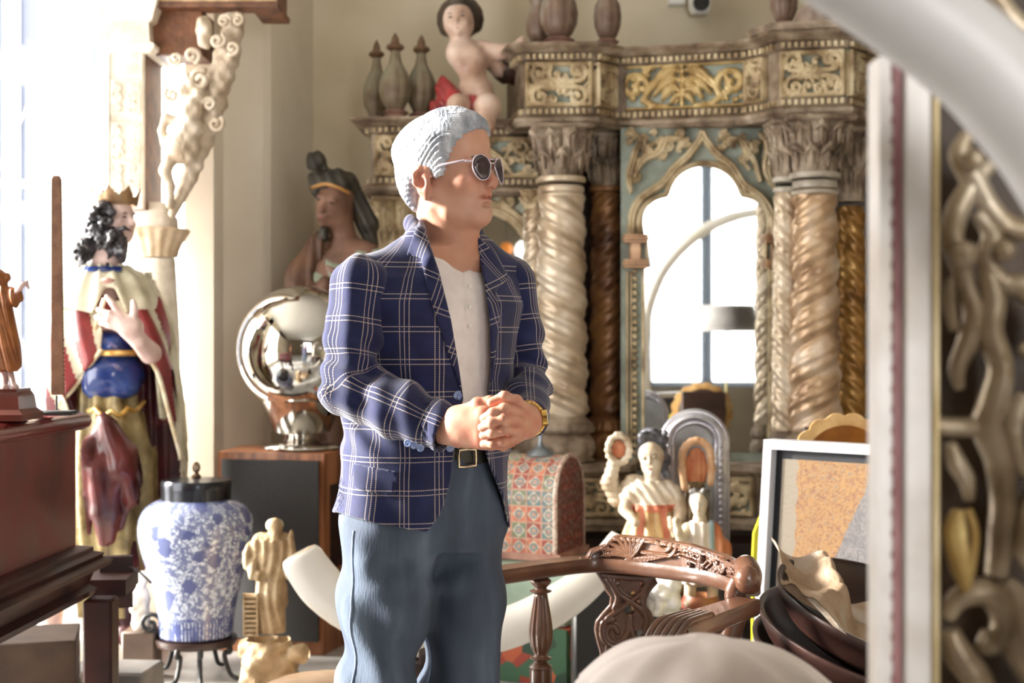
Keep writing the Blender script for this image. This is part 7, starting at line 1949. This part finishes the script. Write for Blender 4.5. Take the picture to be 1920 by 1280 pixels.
# ---- wooden bowls with parchment, on a side table
M_bowl = mat('dark_bowl_wood', [(24, 18, 18), (48, 30, 26), (74, 44, 36)], 4, .32, stretch=(1, 1, 3), contrast=.5)
sdt = thing('side_table', 'small dark side table holding the stack of wooden bowls at lower right', 'table', (1.05, 3.62, 0))
b = MB(); b.lathe([(.02, .30), (.34, .30), (.36, .31), (.36, .33), (.34, .34), (.02, .34)], (1.03, 3.62, 0), 48); obj('table_top', b, M_dkwood, sdt)
for a_ in (.6, 2.2, 3.8, 5.4): obj('leg', MB().tube([(1.03 + .25 * math.cos(a_), 3.62 + .25 * math.sin(a_), 0), (1.03 + .22 * math.cos(a_), 3.62 + .22 * math.sin(a_), .30)], .022, 10), M_dkwood, sdt)
def bowl(c, R, H, rx, ry, label, th_=.012):
    t = thing('wooden_bowl', label, 'bowl', c, 'nested wooden bowls')
    Rt = rotm(ry=ry) @ rotm(rx=rx)
    pr = [(.001, 0), (R * .35, 0), (R * .62, H * .16), (R * .84, H * .45), (R * .96, H * .8), (R, H), (R * .985, H + .004), (R * .955, H), (R * .91, H * .80), (R * .79, H * .48), (R * .58, H * .22), (R * .3, H * .10), (.001, H * .09)]
    pr = catmull(pr, 3)
    b = MB(); b.lathe(pr, (0, 0, 0), 72); V = b.v[0]; b.v[0] = V @ Rt.T + np.array(c); obj('bowl', b, M_bowl, t, 60); return t, Rt
B1 = np.array((.945, 3.60, .485)); b1, R1 = bowl(B1, .325, .14, math.radians(12), math.radians(15), 'largest upper dark wooden bowl, the one holding the crumpled parchment')
bowl(B1 + (-.035, .0, -.056), .325, .13, math.radians(11), math.radians(13), 'middle dark wooden bowl of the nested stack, rim showing left of the top one')
bowl(B1 + (-.045, -.01, -.108), .325, .13, math.radians(9), math.radians(11), 'lowest dark wooden bowl of the nested stack on the side table')
obj_c = MB().lathe([(.10, .341), (.11, .345), (.09, .355), (.09, .364)], (.94, 3.62, 0), 24); tag(obj('bowl_ring', obj_c, M_dkwood), 'dark ring under the wooden bowls on the side table', 'ring')
def parch():
    nu = 70; G = np.zeros((nu, nu, 3)); r = np.random.RandomState(5)
    for i in range(nu):
        for j in range(nu):
            u = (i / (nu - 1) - .5) * 2; v = (j / (nu - 1) - .5) * 2
            x = u * .27 + .03 * math.sin(v * 4); y = v * .22 + .02 * math.sin(u * 5)
            rr = math.hypot(x - .05, y - .045)
            z = .055 + .98 * rr ** 2 + .012 * math.sin(9 * u + 3 * v) * math.cos(5 * v - 2) + .006 * math.sin(17 * v + 6 * u)
            # peak of the folded sheet
            z += .085 * math.exp(-((u + .55 - .1 * v) / .16) ** 2) * max(0, min(1, (v + .9) / .9)) * (1 if v < .9 else .8)
            G[i, j] = (x, y, z)
    W_ = G.reshape(-1, 3) @ R1.T + B1 + (-.045, -.04, -.005)
    return W_.reshape(nu, nu, 3)
b = MB(); G = parch(); b.grid(G); G2 = G.copy(); G2[:, :, 2] -= .003; b.grid(G2[::-1])
tag(obj('parchment', b, mat('tan_parchment', [(112, 86, 62), (158, 134, 110), (180, 168, 156)], 9, .6, bump=.9, bscale=30, contrast=.5), smooth=60), 'crumpled tan parchment sheet lying in the top wooden bowl', 'parchment')

# ---- lamp and second tusk: out of the direct view, seen in the altarpiece mirror
lm = thing('floor_lamp', 'lamp with grey drum shade and thin pole seen only in the arched mirror', 'lamp', (1.58, 3.95, 0))
mx_, my_ = 1.51, 3.32
b = MB(); b.lathe([(.20, 1.37), (.235, 1.37), (.195, 1.555), (.19, 1.555), (.228, 1.375), (.20, 1.372)], (mx_, my_, 0), 48); obj('lamp_shade', b, mat('charcoal_grey_shade', [(96, 92, 90), (112, 108, 106)], 6, .7), lm)
b = MB(); b.tube([(mx_, my_, .02), (mx_, my_, 1.5)], .008, 10); b.tube([(mx_ - .19, my_, 1.54), (mx_ + .19, my_, 1.54)], .004, 6); obj('pole', b, mat('brass_pole', [(150, 140, 100)], 5, .3, metal=.7), lm)
b = MB(); b.lathe([(.14, 0), (.14, .015), (.03, .03), (.01, .04)], (mx_, my_, 0), 32); obj('base', b, M_iron, lm)
lm.location = lm.location
t2 = thing('elephant_tusk', 'slender upright white tusk seen only as the pale arc in the arched mirror', 'tusk', (1.30, 2.5, 0))
tz_ = lambda px, py, D: np.array(((px - 960) / F * D, 2 * 6.672 - D, CZ + (640 - py) / F * D))
cl = catmull([tz_(1212, 900, 10.9), tz_(1200, 700, 10.9), tz_(1205, 600, 10.9), tz_(1232, 520, 10.9), tz_(1275, 465, 10.9), tz_(1330, 425, 10.9), tz_(1385, 404, 10.9), tz_(1440, 396, 10.9)], 8)
b = MB(); b.tube(cl, np.linspace(.085, .03, len(cl)), 24); obj('shaft', b, M_ivory, t2)
b = MB(); f_ = cl[0]; b.lathe([(.16, 0), (.16, .04), (.10, .06), (.09, f_[2])], (f_[0], f_[1], 0), 32); obj('stand', b, M_dkwood, t2)

face_paint(king, hc, Rk, 1.0, -.080, .018, .026, -.083, -.086, -.035)
face_paint(wo, Wm(628, 385), Rw, 1.2, -.100, .010, .036, -.098, -.106, -.060)

# lamps hanging behind the camera; the small arched mirror catches them
pg = thing('pendant_globe', 'white glass globe lamp on a cord, mirrored in the small arch', 'lamp', (.14, -1.1, 2.15))
obj('globe', MB().lathe([(max(.001, .11 * math.sin(a_)), -.11 * math.cos(a_)) for a_ in np.linspace(.01, PI - .01, 24)], (.14, -1.1, 2.26), 32), mat('opal_glass', [(245, 244, 240)], 3, .3), pg, 180)
bsdf(MATS['opal_glass']).inputs['Emission Color'].default_value = (1, .97, .92, 1); bsdf(MATS['opal_glass']).inputs['Emission Strength'].default_value = 2.0
obj('cord', MB().tube([(.14, -1.1, 2.36), (.14, -1.1, ZC)], .004, 6), M_iron, pg)
pl_ = thing('paper_lantern', 'small orange lantern on a cord beside the white globe lamp', 'lantern', (-.06, -1.15, 2.2))
obj('shade', MB().lathe([(.02, -.07), (.055, -.05), (.065, 0), (.055, .05), (.02, .07)], (-.06, -1.15, 2.28), 24), mat('orange_paper', [(226, 130, 44), (236, 150, 60)], 8, .6), pl_, 180)
obj('cord', MB().tube([(-.06, -1.15, 2.34), (-.06, -1.15, ZC)], .004, 6), M_iron, pl_)
# ================================================================= carved armchair
M_ch = mat('carved_mahogany', [(58, 36, 26), (94, 62, 46), (122, 86, 64)], 5, .3, stretch=(1, 1, 1), bump=.08, bscale=60, contrast=.5, coat=.25)
chx = thing('carved_armchair', 'carved mahogany armchair with scrolled crest rail and turned post behind the man', 'chair', (.22, 3.35, 0))
rail = catmull([P(905, 1062, 3.55), P(940, 1062, 3.60), P(1020, 1063, 3.70), P(1105, 1066, 3.78), P(1180, 1074, 3.75), P(1250, 1085, 3.68), P(1320, 1097, 3.60), P(1372, 1112, 3.50), P(1400, 1126, 3.40)], 8)
rail[:, 2] = .715
# left arm + under-rail as a flat moulded bar
def bar(path, hw, z0, z1, name, mi=0, widen=None, par=chx):
    n = len(path); T = np.gradient(path, axis=0); T[:, 2] = 0; T /= np.linalg.norm(T, axis=1)[:, None]
    Nn = np.stack([T[:, 1], -T[:, 0], T[:, 2] * 0], 1); b = MB(); G = []
    pr = [(-1, z0 + .006), (-.8, z0), (.8, z0), (1, z0 + .006), (1, z1 - .008), (.88, z1), (-.88, z1), (-1, z1 - .008)]
    for i in range(n):
        w_ = hw if widen is None else hw * widen(i / (n - 1))
        G.append([path[i] * (1, 1, 0) + Nn[i] * w_ * a_ + (0, 0, z_) for a_, z_ in pr])
    b.grid(np.array(G), closev=True, capu=True); return obj(name, b, M_ch, par, 50)
bar(rail, .035, .69, .728, 'arm_rail')
# crest: relief wrapped on the rail curve
cr0 = rail[22:]
pxs = 960 + cr0[:, 0] / cr0[:, 1] * F
L_ = np.concatenate([[0], np.cumsum(np.linalg.norm(np.diff(cr0, axis=0), axis=1))]); LT = L_[-1]
T_ = np.gradient(cr0, axis=0); T_ /= np.linalg.norm(T_, axis=1)[:, None]; N_ = np.stack([T_[:, 1], -T_[:, 0], T_[:, 2] * 0], 1)
def frc(u, v, d):
    x = np.interp(u, L_, cr0[:, 0]); y = np.interp(u, L_, cr0[:, 1]); nx = np.interp(u, L_, N_[:, 0]); ny = np.interp(u, L_, N_[:, 1])
    lean = (v) * -.12
    return np.stack([x + nx * (d + .022 + lean), y + ny * (d + .022 + lean), .722 + v], 1)
px_u = lambda px: np.interp(px, pxs, L_)
def ztop(px):
    Yv = np.interp(px, pxs, cr0[:, 1]); py_ = np.interp(px, [1096, 1106, 1120, 1138, 1152, 1165, 1220, 1300, 1360, 1395, 1412, 1420], [1046, 1030, 1026, 1020, 1006, 1004, 1008, 1021, 1040, 1056, 1074, 1090])
    return CZ + (640 - py_) / F * Yv - .722
CH = .125; S = []
uC = px_u(1190)
for k, (pe, ve) in enumerate([((1128), .012), ((1133), .03), ((1140), .05), ((1148), .075), ((1160), .092), ((1178), .10), ((1196), .102), ((1214), .10), ((1226), .09)]):
    S.append(leafs((px_u(1196), .012), (px_u((1196 + pe) / 2 + 4), .02 + ve * .4), (px_u(pe), ve), .0085, lobes=1))
for k, pe in enumerate((1232, 1250, 1268, 1288)):
    S.append(leafs((px_u(1180), .008), (px_u((1180 + pe) / 2), .002 + .006 * k), (px_u(pe), .012 + .008 * k), .006, lobes=1))
S.append(spiral(px_u(1258), .062, .036, -1.2, 1.9, dr=1, n=50, w0=.20, w1=.2, tail=[(px_u(1215), .03)]))
S.append(spiral(px_u(1352), .055, .028, 2.2, 1.7, dr=-1, n=40, w0=.22, w1=.2, tail=[(px_u(1310), .08)]))
S.append(spiral(px_u(1390), .035, .022, 1.2, 1.4, dr=-1, n=30, w0=.24, w1=.2))
for k in range(6): S.append(leafs((px_u(1282), .07 - .008 * k), (px_u(1300), .085 - .012 * k), (px_u(1326), .072 - .011 * k), .0052, lobes=1))
for k in range(5): S.append(leafs((px_u(1330 + 10 * k), .012), (px_u(1336 + 10 * k), .02), (px_u(1344 + 10 * k), .034), .005, lobes=1))
S.append((np.array([(px_u(1328), .005), (px_u(1328), .09)]), np.array([.006, .006])))
for k in range(4): S.append(leafs((px_u(1370), .06 - .01 * k), (px_u(1388), .07 - .012 * k), (px_u(1408), .055 - .012 * k), .005, lobes=1))
uu = np.linspace(px_u(1100), LT * .995, 60); pxu = np.interp(uu, L_, pxs); S.append((np.stack([uu, ztop(pxu) - .006], 1), np.full(60, .006)))
S.append(spiral(px_u(1116), .045, .022, 0, 1.0, n=16, w0=.35, w1=.3)); 
for k in range(3): S.append(leafs((px_u(1150 - 8 * k), .09 - .02 * k), (px_u(1142 - 8 * k), .04), (px_u(1150 - 4 * k), .008), .006, lobes=1))
hole = lambda u, v: v > ztop(np.interp(u, L_, pxs))
b = MB(); rg = random.Random(12)
for k in range(46):
    px_ = rg.uniform(1285, 1412); S.append(spiral(px_u(px_), rg.uniform(.008, .085), rg.uniform(.008, .014), rg.uniform(0, 6.28), 1.1, dr=rg.choice((-1, 1)), n=12, w0=.4, w1=.35))
relief(b, frc, LT * .998, CH, S, .019, .0016, groove=.2, hole=hole)
b2 = MB()
nb_ = 120; ug = np.linspace(0, LT * .998, nb_); 
G = []
for u_ in ug:
    zt_ = float(ztop(np.interp(u_, L_, pxs))); col = []
    for (v_, d_) in ((0, -.002), (zt_, -.002), (zt_ + .004, -.012), (zt_, -.024), (0, -.026)): col.append(frc(np.array([u_]), np.array([v_]), np.array([d_]))[0])
    G.append(col)
b.grid(np.array(G), closev=True, capu=True)
obj('crest_rail', b, [M_ch, M_ch], chx, 60)
# turned end of the crest, dropping to the right arm
e = [P(1398, 1062, 3.42), P(1405, 1078, 3.36), P(1402, 1096, 3.33)]
b = MB(); b.tube(catmull(e, 6), .030, 20); b.lathe([(.001, -.03), (.022, -.022), (.030, 0), (.022, .022), (.001, .03)], P(1400, 1084, 3.30), 20); obj('crest_scroll', b, M_ch, chx, 180)
b = MB(); b.tube(catmull([P(1388, 1090, 3.40), P(1378, 1115, 3.40), P(1385, 1140, 3.42), P(1372, 1185, 3.44), P(1362, 1230, 3.46), P(1352, 1330, 3.5), P(1350, 1500, 3.5)], 6), .020, 14, flat=1.3); obj('back_post', b, M_ch, chx, 180)
# right arm with ribbed scroll hand
ra_ = catmull([P(1402, 1122, 3.36), P(1375, 1134, 3.30), P(1330, 1146, 3.20), P(1285, 1157, 3.10), P(1255, 1166, 3.04)], 8)
ra_[:, 2] = np.linspace(.70, .685, len(ra_))
bar(ra_, .040, .655, .695, 'arm', widen=lambda t: .8 + .35 * t)
rbs = MB(); Tn = ra_[-1] - ra_[-3]; Tn[2] = 0; Tn /= np.linalg.norm(Tn); Nn_ = np.array((Tn[1], -Tn[0], 0))
for k in range(5):
    o_ = (k - 2) * .017
    path = [ra_[-14] + Nn_ * o_ * .8 + (0, 0, .004), ra_[-6] + Nn_ * o_ * .9 + (0, 0, .010), ra_[-1] + Nn_ * o_ + (0, 0, .004), ra_[-1] + Tn * .03 + Nn_ * o_ + (0, 0, -.02), ra_[-1] + Tn * .035 + Nn_ * o_ + (0, 0, -.05), ra_[-1] + Tn * .012 + Nn_ * o_ + (0, 0, -.068), ra_[-1] - Tn * .02 + Nn_ * o_ + (0, 0, -.055)]
    rbs.tube(catmull(path, 6), .0095, 12)
rbs.box(ra_[-1] + (0, 0, -.035), (.07, .07, .05), rz=math.atan2(Tn[1], Tn[0]), bev=.01)
obj('arm_scroll', rbs, M_ch, chx, 180)
def turned(x, y, z0, z1, R, nm, fl=True):
    H = z1 - z0; b = MB()
    pr = [(R * .7, 0), (R * 1.0, .02 * H), (R * .75, .05 * H), (R * 1.05, .09 * H), (R * .7, .13 * H), (R * .55, .15 * H), (R * 1.0, .18 * H), (R * .6, .21 * H), (R * .95, .30 * H), (R * 1.12, .42 * H), (R * 1.0, .56 * H), (R * .72, .74 * H), (R * .62, .80 * H),
          (R * .6, .82 * H), (R * 1.0, .845 * H), (R * .6, .865 * H), (R * .55, .88 * H), (R * .85, .92 * H), (R * .95, .95 * H), (R * .6, .98 * H), (R * .5, H)]
    pr = catmull(pr, 4)
    def fn(th, z, r):
        t = (z) / H
        return r * (1 - (.14 * np.abs(np.cos(6 * th)) ** 3 if .23 < t < .79 and fl else 0))
    b.lathe(pr, (x, y, z0), 72, fn); return obj(nm, b, M_ch, chx, 60)
pA = P(1014, 0, 3.70); turned(pA[0], 3.70, .43, .692, .029, 'arm_post')
pB = P(1338, 0, 3.26); turned(pB[0], 3.26, .43, .66, .030, 'arm_post')
# pierced splat
sp_ = [(1122, 1070), (1224, 1078), (1228, 1092), (1215, 1106), (1208, 1120), (1206, 1136), (1216, 1150), (1222, 1164), (1222, 1188), (1216, 1205), (1218, 1250), (1212, 1252), (1212, 1228), (1207, 1220), (1204, 1250), (1198, 1252), (1198, 1230), (1193, 1222), (1188, 1252), (1183, 1252), (1182, 1228), (1176, 1204), (1170, 1228), (1170, 1252), (1164, 1252), (1163, 1228), (1159, 1220), (1156, 1252), (1151, 1252), (1149, 1230), (1144, 1222), (1140, 1250), (1133, 1250), (1130, 1220), (1124, 1200), (1120, 1180), (1122, 1166), (1132, 1154), (1148, 1136), (1150, 1118), (1140, 1104), (1136, 1092)]
SPY = 3.77; spA = P(1110, 0, SPY)[0]
ssp = lambda px, py: ((px - 1110) / F * SPY, CZ + (640 - py) / F * SPY - .40)
polyS = [ssp(*p_) for p_ in sp_]; insS = in_poly(polyS)
holes = [in_poly([ssp(*p_) for p_ in h_]) for h_ in ([(1155, 1092), (1163, 1094), (1158, 1100)], [(1201, 1092), (1208, 1094), (1202, 1100)], [(1176, 1110), (1190, 1108), (1192, 1115), (1180, 1117)], [(1164, 1122), (1171, 1127), (1163, 1131)], [(1192, 1128), (1200, 1121), (1200, 1132)], [(1168, 1146), (1174, 1136), (1184, 1134), (1190, 1144), (1188, 1150), (1172, 1150)], [(1190, 1182), (1204, 1180), (1208, 1188), (1200, 1196), (1190, 1190)])]
def shole(u, v):
    r = ~insS(u, v)
    for h_ in holes: r |= h_(u, v)
    return r
S = []
def ss(*pp): return catmull([ssp(*p_) for p_ in pp], 6)
for pp in ([(1150, 1088), (1158, 1110), (1178, 1125), (1200, 1140), (1212, 1160), (1208, 1180)], [(1210, 1088), (1204, 1108), (1184, 1125), (1162, 1142), (1140, 1158), (1130, 1180), (1140, 1198)], [(1140, 1084), (1150, 1100), (1158, 1120), (1152, 1140)], [(1218, 1088), (1208, 1104), (1204, 1120), (1208, 1140)],
           [(1180, 1155), (1178, 1180), (1168, 1198), (1150, 1204), (1138, 1192), (1140, 1176), (1152, 1174), (1158, 1184)], [(1182, 1155), (1184, 1180), (1194, 1198), (1208, 1204), (1216, 1192)], [(1150, 1160), (1132, 1166), (1128, 1186), (1136, 1204), (1152, 1214)], [(1128, 1078), (1170, 1082), (1220, 1084)]):
    c_ = ss(*pp); S.append((c_, np.full(len(c_), .0075)))
for px_ in (1137, 1153, 1167, 1186, 1201, 1215): c_ = ss((px_, 1212), (px_, 1252)); S.append((c_, np.full(len(c_), .004)))
b = MB(); fs = frame_on((spA, SPY - .002, .40), (1, 0, 0), (0, 0, 1), (0, -1, 0)); relief(b, fs, ssp(1232, 0)[0], .30, S, .010, .0019, groove=.2, hole=shole)
fs2 = frame_on((spA, SPY + .018, .40), (1, 0, 0), (0, 0, 1), (0, -1, 0)); relief(b, fs2, ssp(1232, 0)[0], .30, [(np.array([(0, 0), (.01, 0)]), np.array([.001, .001]))], .0001, .0019, hole=shole)
o_ = np.array(polyS + [polyS[0]]); b.tube([fs(u, v, -.008) for u, v in o_], .009, 8)
obj('splat', b, [M_ch, M_ch], chx, 60)
# seat and legs (below the frame)
b = MB(); seat = [(-.05, 3.68), (.20, 3.73), (.46, 3.60), (.56, 3.40), (.32, 3.02), (.02, 3.18)]
b.prism(seat, lambda u, v, h: (u, v, .362 + h), .033); obj('seat', b, M_ch, chx)
for (x_, y_) in ((.02, 3.66), (.46, 3.60), (.34, 3.08), (.06, 3.22)): obj('leg', MB().tube([(x_, y_, .37), (x_, y_, .2), (x_, y_, 0)], [.028, .022, .016], 16), M_ch, chx)
for q_, y_ in ((pB, 3.26), (pA, 3.70)): obj('post_socket', MB().tube([(q_[0], y_, .385), (q_[0], y_, .45)], .03, 12), M_ch, chx)

# ================================================================= foreground
# pale sheepskin over a tall stool, close to the camera
stl = thing('stool', 'tall wooden stool under the pale hide close to the camera at lower right', 'stool', (.22, 1.8, 0))
b = MB(); b.lathe([(.02, .80), (.12, .80), (.125, .81), (.12, .825), (.02, .825)], (.24, 1.8, 0), 32); obj('seat', b, M_dkwood, stl)
for a_ in (.8, 2.4, 4.0, 5.5): obj('leg', MB().tube([(.24 + .17 * math.cos(a_), 1.8 + .17 * math.sin(a_), 0), (.24 + .08 * math.cos(a_), 1.8 + .08 * math.sin(a_), .80)], .014, 10), M_dkwood, stl)
n_ = 90; th = np.linspace(0, 2 * PI, n_, endpoint=False); G = []
for i, t in enumerate(np.linspace(0, 1, 40)):
    row = []
    for a_ in th:
        lob = 1 + .10 * math.sin(3 * a_ + 1) * t + .07 * math.sin(7 * a_ + 2 * t) * t + .03 * math.sin(13 * a_)
        if t < .55: r_ = .155 * (t / .55) ** .8; z_ = .905 - .055 * (t / .55) ** 2.2 + .012 * math.sin(5 * a_ + 6 * t) * t
        else: q_ = (t - .55) / .45; r_ = .155 + .05 * q_; z_ = .85 - .16 * q_ + .02 * math.sin(4 * a_) * q_
        row.append((.235 + r_ * lob * math.cos(a_), 1.8 + r_ * lob * .9 * math.sin(a_), z_ + .018))
    G.append(row)
b = MB(); b.grid(np.array(G), closev=True); Gi = np.array(G); Gi = Gi * (1, 1, 1) + (np.array((.235, 1.8, .80)) - Gi) * .05; b.grid(Gi[::-1], closev=True)
tag(obj('draped_hide', b, mat('pale_mauve_suede', [(226, 214, 210), (240, 232, 230)], 5, .85, bump=.2), smooth=180), 'pale mauve suede hide draped in soft folds, blurred at the bottom of the view', 'hide')

# gilt carved screen at the right edge
GS = 1.25; g = lambda px, py, dy=0.: P(px, py, GS + dy)
M_fs = mat('silver_gilt_stile', [(180, 168, 152), (212, 206, 202), (224, 221, 220)], 9, .4, metal=.1, bump=.15, contrast=.5)
M_fg = mat('antique_gilt_scroll', [(104, 84, 62), (168, 150, 124), (210, 198, 178)], 14, .33, metal=.35, bump=.3, contrast=.5)
M_fpink = mat('worn_red_band', [(126, 62, 66), (172, 126, 126)], 14, .5, contrast=.4)
M_fdk = mat('dark_recess_wood', [(48, 36, 26), (78, 60, 44)], 8, .6)
scn = thing('carved_screen', 'tall gilt carved screen with silvered edge, blurred at the right side of the view', 'screen', g(1780, 0) * (1, 1, 0))
def vband(p0, p1, d0, d1, m, nm, z0=0.0, z1=None):
    x0, x1 = g(p0, 0)[0], g(p1, 0)[0]; z1 = z1 or g(0, 118)[2]
    b = MB(); b.box(((x0 + x1) / 2, GS + (d0 + d1) / 2, (z0 + z1) / 2), (x1 - x0, d1 - d0, z1 - z0), bev=.002); return obj(nm, b, m, scn)
vband(1672, 1690, -.004, .03, M_fpink, 'red_band'); vband(1690, 1742, -.010, .03, M_fs, 'flat_stile'); vband(1742, 1754, -.014, .03, mat('pale_gold_edge', [(190, 168, 120), (222, 204, 164)], 14, .35, metal=.3), 'gold_bead')
b = MB(); zt_ = g(0, 110)[2]
b.box((g(1654, 0)[0], GS + .01, zt_ / 2), (.010, .04, zt_)); 
for k in range(84): b.box((g(1661, 0)[0], GS - .002, .02 + k * (zt_ - .03) / 84), (.009, .012, .0145), bev=.002)
obj('notched_edge', b, M_fs, scn)
vband(1644, 1652, -.006, .02, mat('pale_gold_edge2', [(200, 188, 168), (226, 218, 206)], 14, .35), 'outer_bead')
vband(1754, 2300, .05, .07, M_fdk, 'back_board', z1=2.0)
vband(2230, 2300, -.01, .05, M_fs, 'far_stile', z1=2.0)
b = MB()
def vine(pts, r, flat=.9, dy=0): b.tube(catmull([g(a, c, dy + .012) for a, c in pts], 7), [*np.interp(np.linspace(0, 1, (len(pts) - 1) * 7 + 1), np.linspace(0, 1, len(r)), r)], 12)
vine([(1870, 300), (1835, 330), (1800, 385), (1786, 440), (1796, 480), (1812, 540), (1826, 590), (1815, 640), (1795, 690), (1800, 730)], [.004, .009, .011, .010, .010, .008, .010, .010, .008, .004])
vine([(1850, 500), (1862, 560), (1856, 620), (1876, 690), (1862, 760), (1850, 800), (1872, 860), (1880, 930), (1876, 1000), (1868, 1080)], [.008, .012, .012, .012, .014, .014, .013, .012, .012, .010])
vine([(1752, 796), (1790, 800), (1840, 800)], [.008, .009, .010])
vine([(1815, 250), (1800, 290), (1822, 330), (1850, 380), (1880, 420), (1925, 430), (1960, 400)], [.006, .010, .012, .010, .012, .010, .006])
vine([(1830, 400), (1860, 440), (1850, 490), (1880, 530), (1920, 540), (1960, 600), (1940, 660), (1910, 650)], [.006, .010, .010, .010, .012, .010, .008, .005])
vine([(1920, 740), (1902, 780), (1898, 830), (1912, 870), (1940, 890)], [.008, .010, .010, .010, .008])
vine([(1782, 830), (1795, 870), (1812, 900), (1818, 940)], [.005, .009, .008, .004])
vine([(1776, 1160), (1800, 1120), (1850, 1110), (1880, 1150), (1870, 1200), (1845, 1210), (1850, 1180)], [.006, .011, .013, .012, .010, .008, .004])
vine([(1880, 1090), (1910, 1130), (1900, 1190), (1925, 1250), (1960, 1290)], [.008, .014, .014, .012, .010])
vine([(1780, 1180), (1800, 1230), (1830, 1270), (1850, 1320)], [.008, .014, .014, .012])
vine([(1960, 900), (1930, 960), (1920, 1030), (1950, 1080)], [.010, .012, .012, .008])
vine([(1790, 620), (1780, 560), (1785, 520)], [.004, .007, .003])
for c_ in ((1808, 478, .013), (1826, 300, .010), (1885, 470, .010)): b.lathe([(.001, -c_[2]), (c_[2] * .7, -c_[2] * .7), (c_[2], 0), (c_[2] * .7, c_[2] * .7), (.001, c_[2])], g(c_[0], c_[1], -.004), 14)
vine([(1980, 100), (1920, 60), (1880, 20), (1850, -40)], [.010, .012, .012, .010]); vine([(1860, 80), (1900, 110), (1940, 160)], [.010, .012, .010])
for yy_ in (1350, 1500, 1650, 1850, 2050): vine([(1790, yy_), (1850, yy_ + 60), (1930, yy_ + 20), (1990, yy_ + 90)], [.008, .012, .012, .008])
for yy_ in (200, 450, 700, 950, 1200): vine([(1990, yy_), (2060, yy_ + 60), (2120, yy_ + 20), (2190, yy_ + 90), (2150, yy_ + 150), (2090, yy_ + 140)], [.008, .012, .012, .012, .010, .006])
obj('scrollwork', b, M_fg, scn, 180)
b = MB(); b.tube(catmull([g(1795, 955, .0), g(1790, 1000, -.003), g(1800, 1060, -.003), g(1808, 1110, 0)], 6), [*np.interp(np.linspace(0, 1, 19), [0, .3, .7, 1], [.008, .017, .015, .003])], 16, flat=.5); b.tube(catmull([g(1815, 955, .0), g(1828, 1000, 0), g(1822, 1060, 0), g(1812, 1105, 0)], 6), .004, 8)
obj('gilt_leaf', b, mat('bright_leaf_gold', [(176, 142, 78), (214, 188, 126)], 14, .35, metal=.3), scn, 180)
b = MB()
for zc_ in (0.2, .75, 1.3): b.box((g(1860, 0)[0] + .06, GS + .04, .02), (.3, .25, .04))
obj('foot', b, M_fdk, scn)
# the great tusk across the upper right corner
UY = 1.08; h = lambda px, py, dy=0.: P(px, py, UY + dy)
t3 = thing('elephant_tusk', 'great grey-white tusk arching across the upper right corner close to the camera', 'tusk', h(2150, 0) * (1, 1, 0))
cl = catmull([h(1250, -230), h(1410, -150), h(1563, -71), (h(1713, 25)), h(1803, 92), h(1870, 156), h(1983, 290), h(2100, 500), h(2170, 800), h(2200, 1200), h(2205, 2300)], 8)
r_ = np.interp(np.linspace(0, 1, len(cl)), [0, .1, .2, .3, .5, .7, 1], [.014, .026, .036, .0385, .039, .044, .05])
b = MB(); b.tube(cl, r_, 48); obj('shaft', b, mat('grey_white_tusk', [(186, 184, 184), (208, 206, 206)], 2.5, .4), t3, 180)
e_ = cl[-1]; b = MB(); b.lathe([(.12, 0), (.12, .03), (.07, .05), (.06, max(.06, e_[2] + .02))], (e_[0], e_[1], 0), 32); obj('stand', b, M_dkwood, t3)
# pouf at the foot of the frame
b = MB(); c_ = P(612, 0, 4.75); b.lathe([(.02, 0), (.20, .0), (.25, .03), (.27, .08), (.25, .13), (.17, .165), (.02, .175)], (c_[0], 4.75, 0), 48, lambda th, z, r: r * (1 + .012 * np.cos(12 * th)))
tag(obj('pouf', b, mat('tan_leather', [(170, 142, 116), (194, 168, 142)], 6, .5), smooth=60), 'low round tan leather pouf on the floor left of the man', 'pouf')
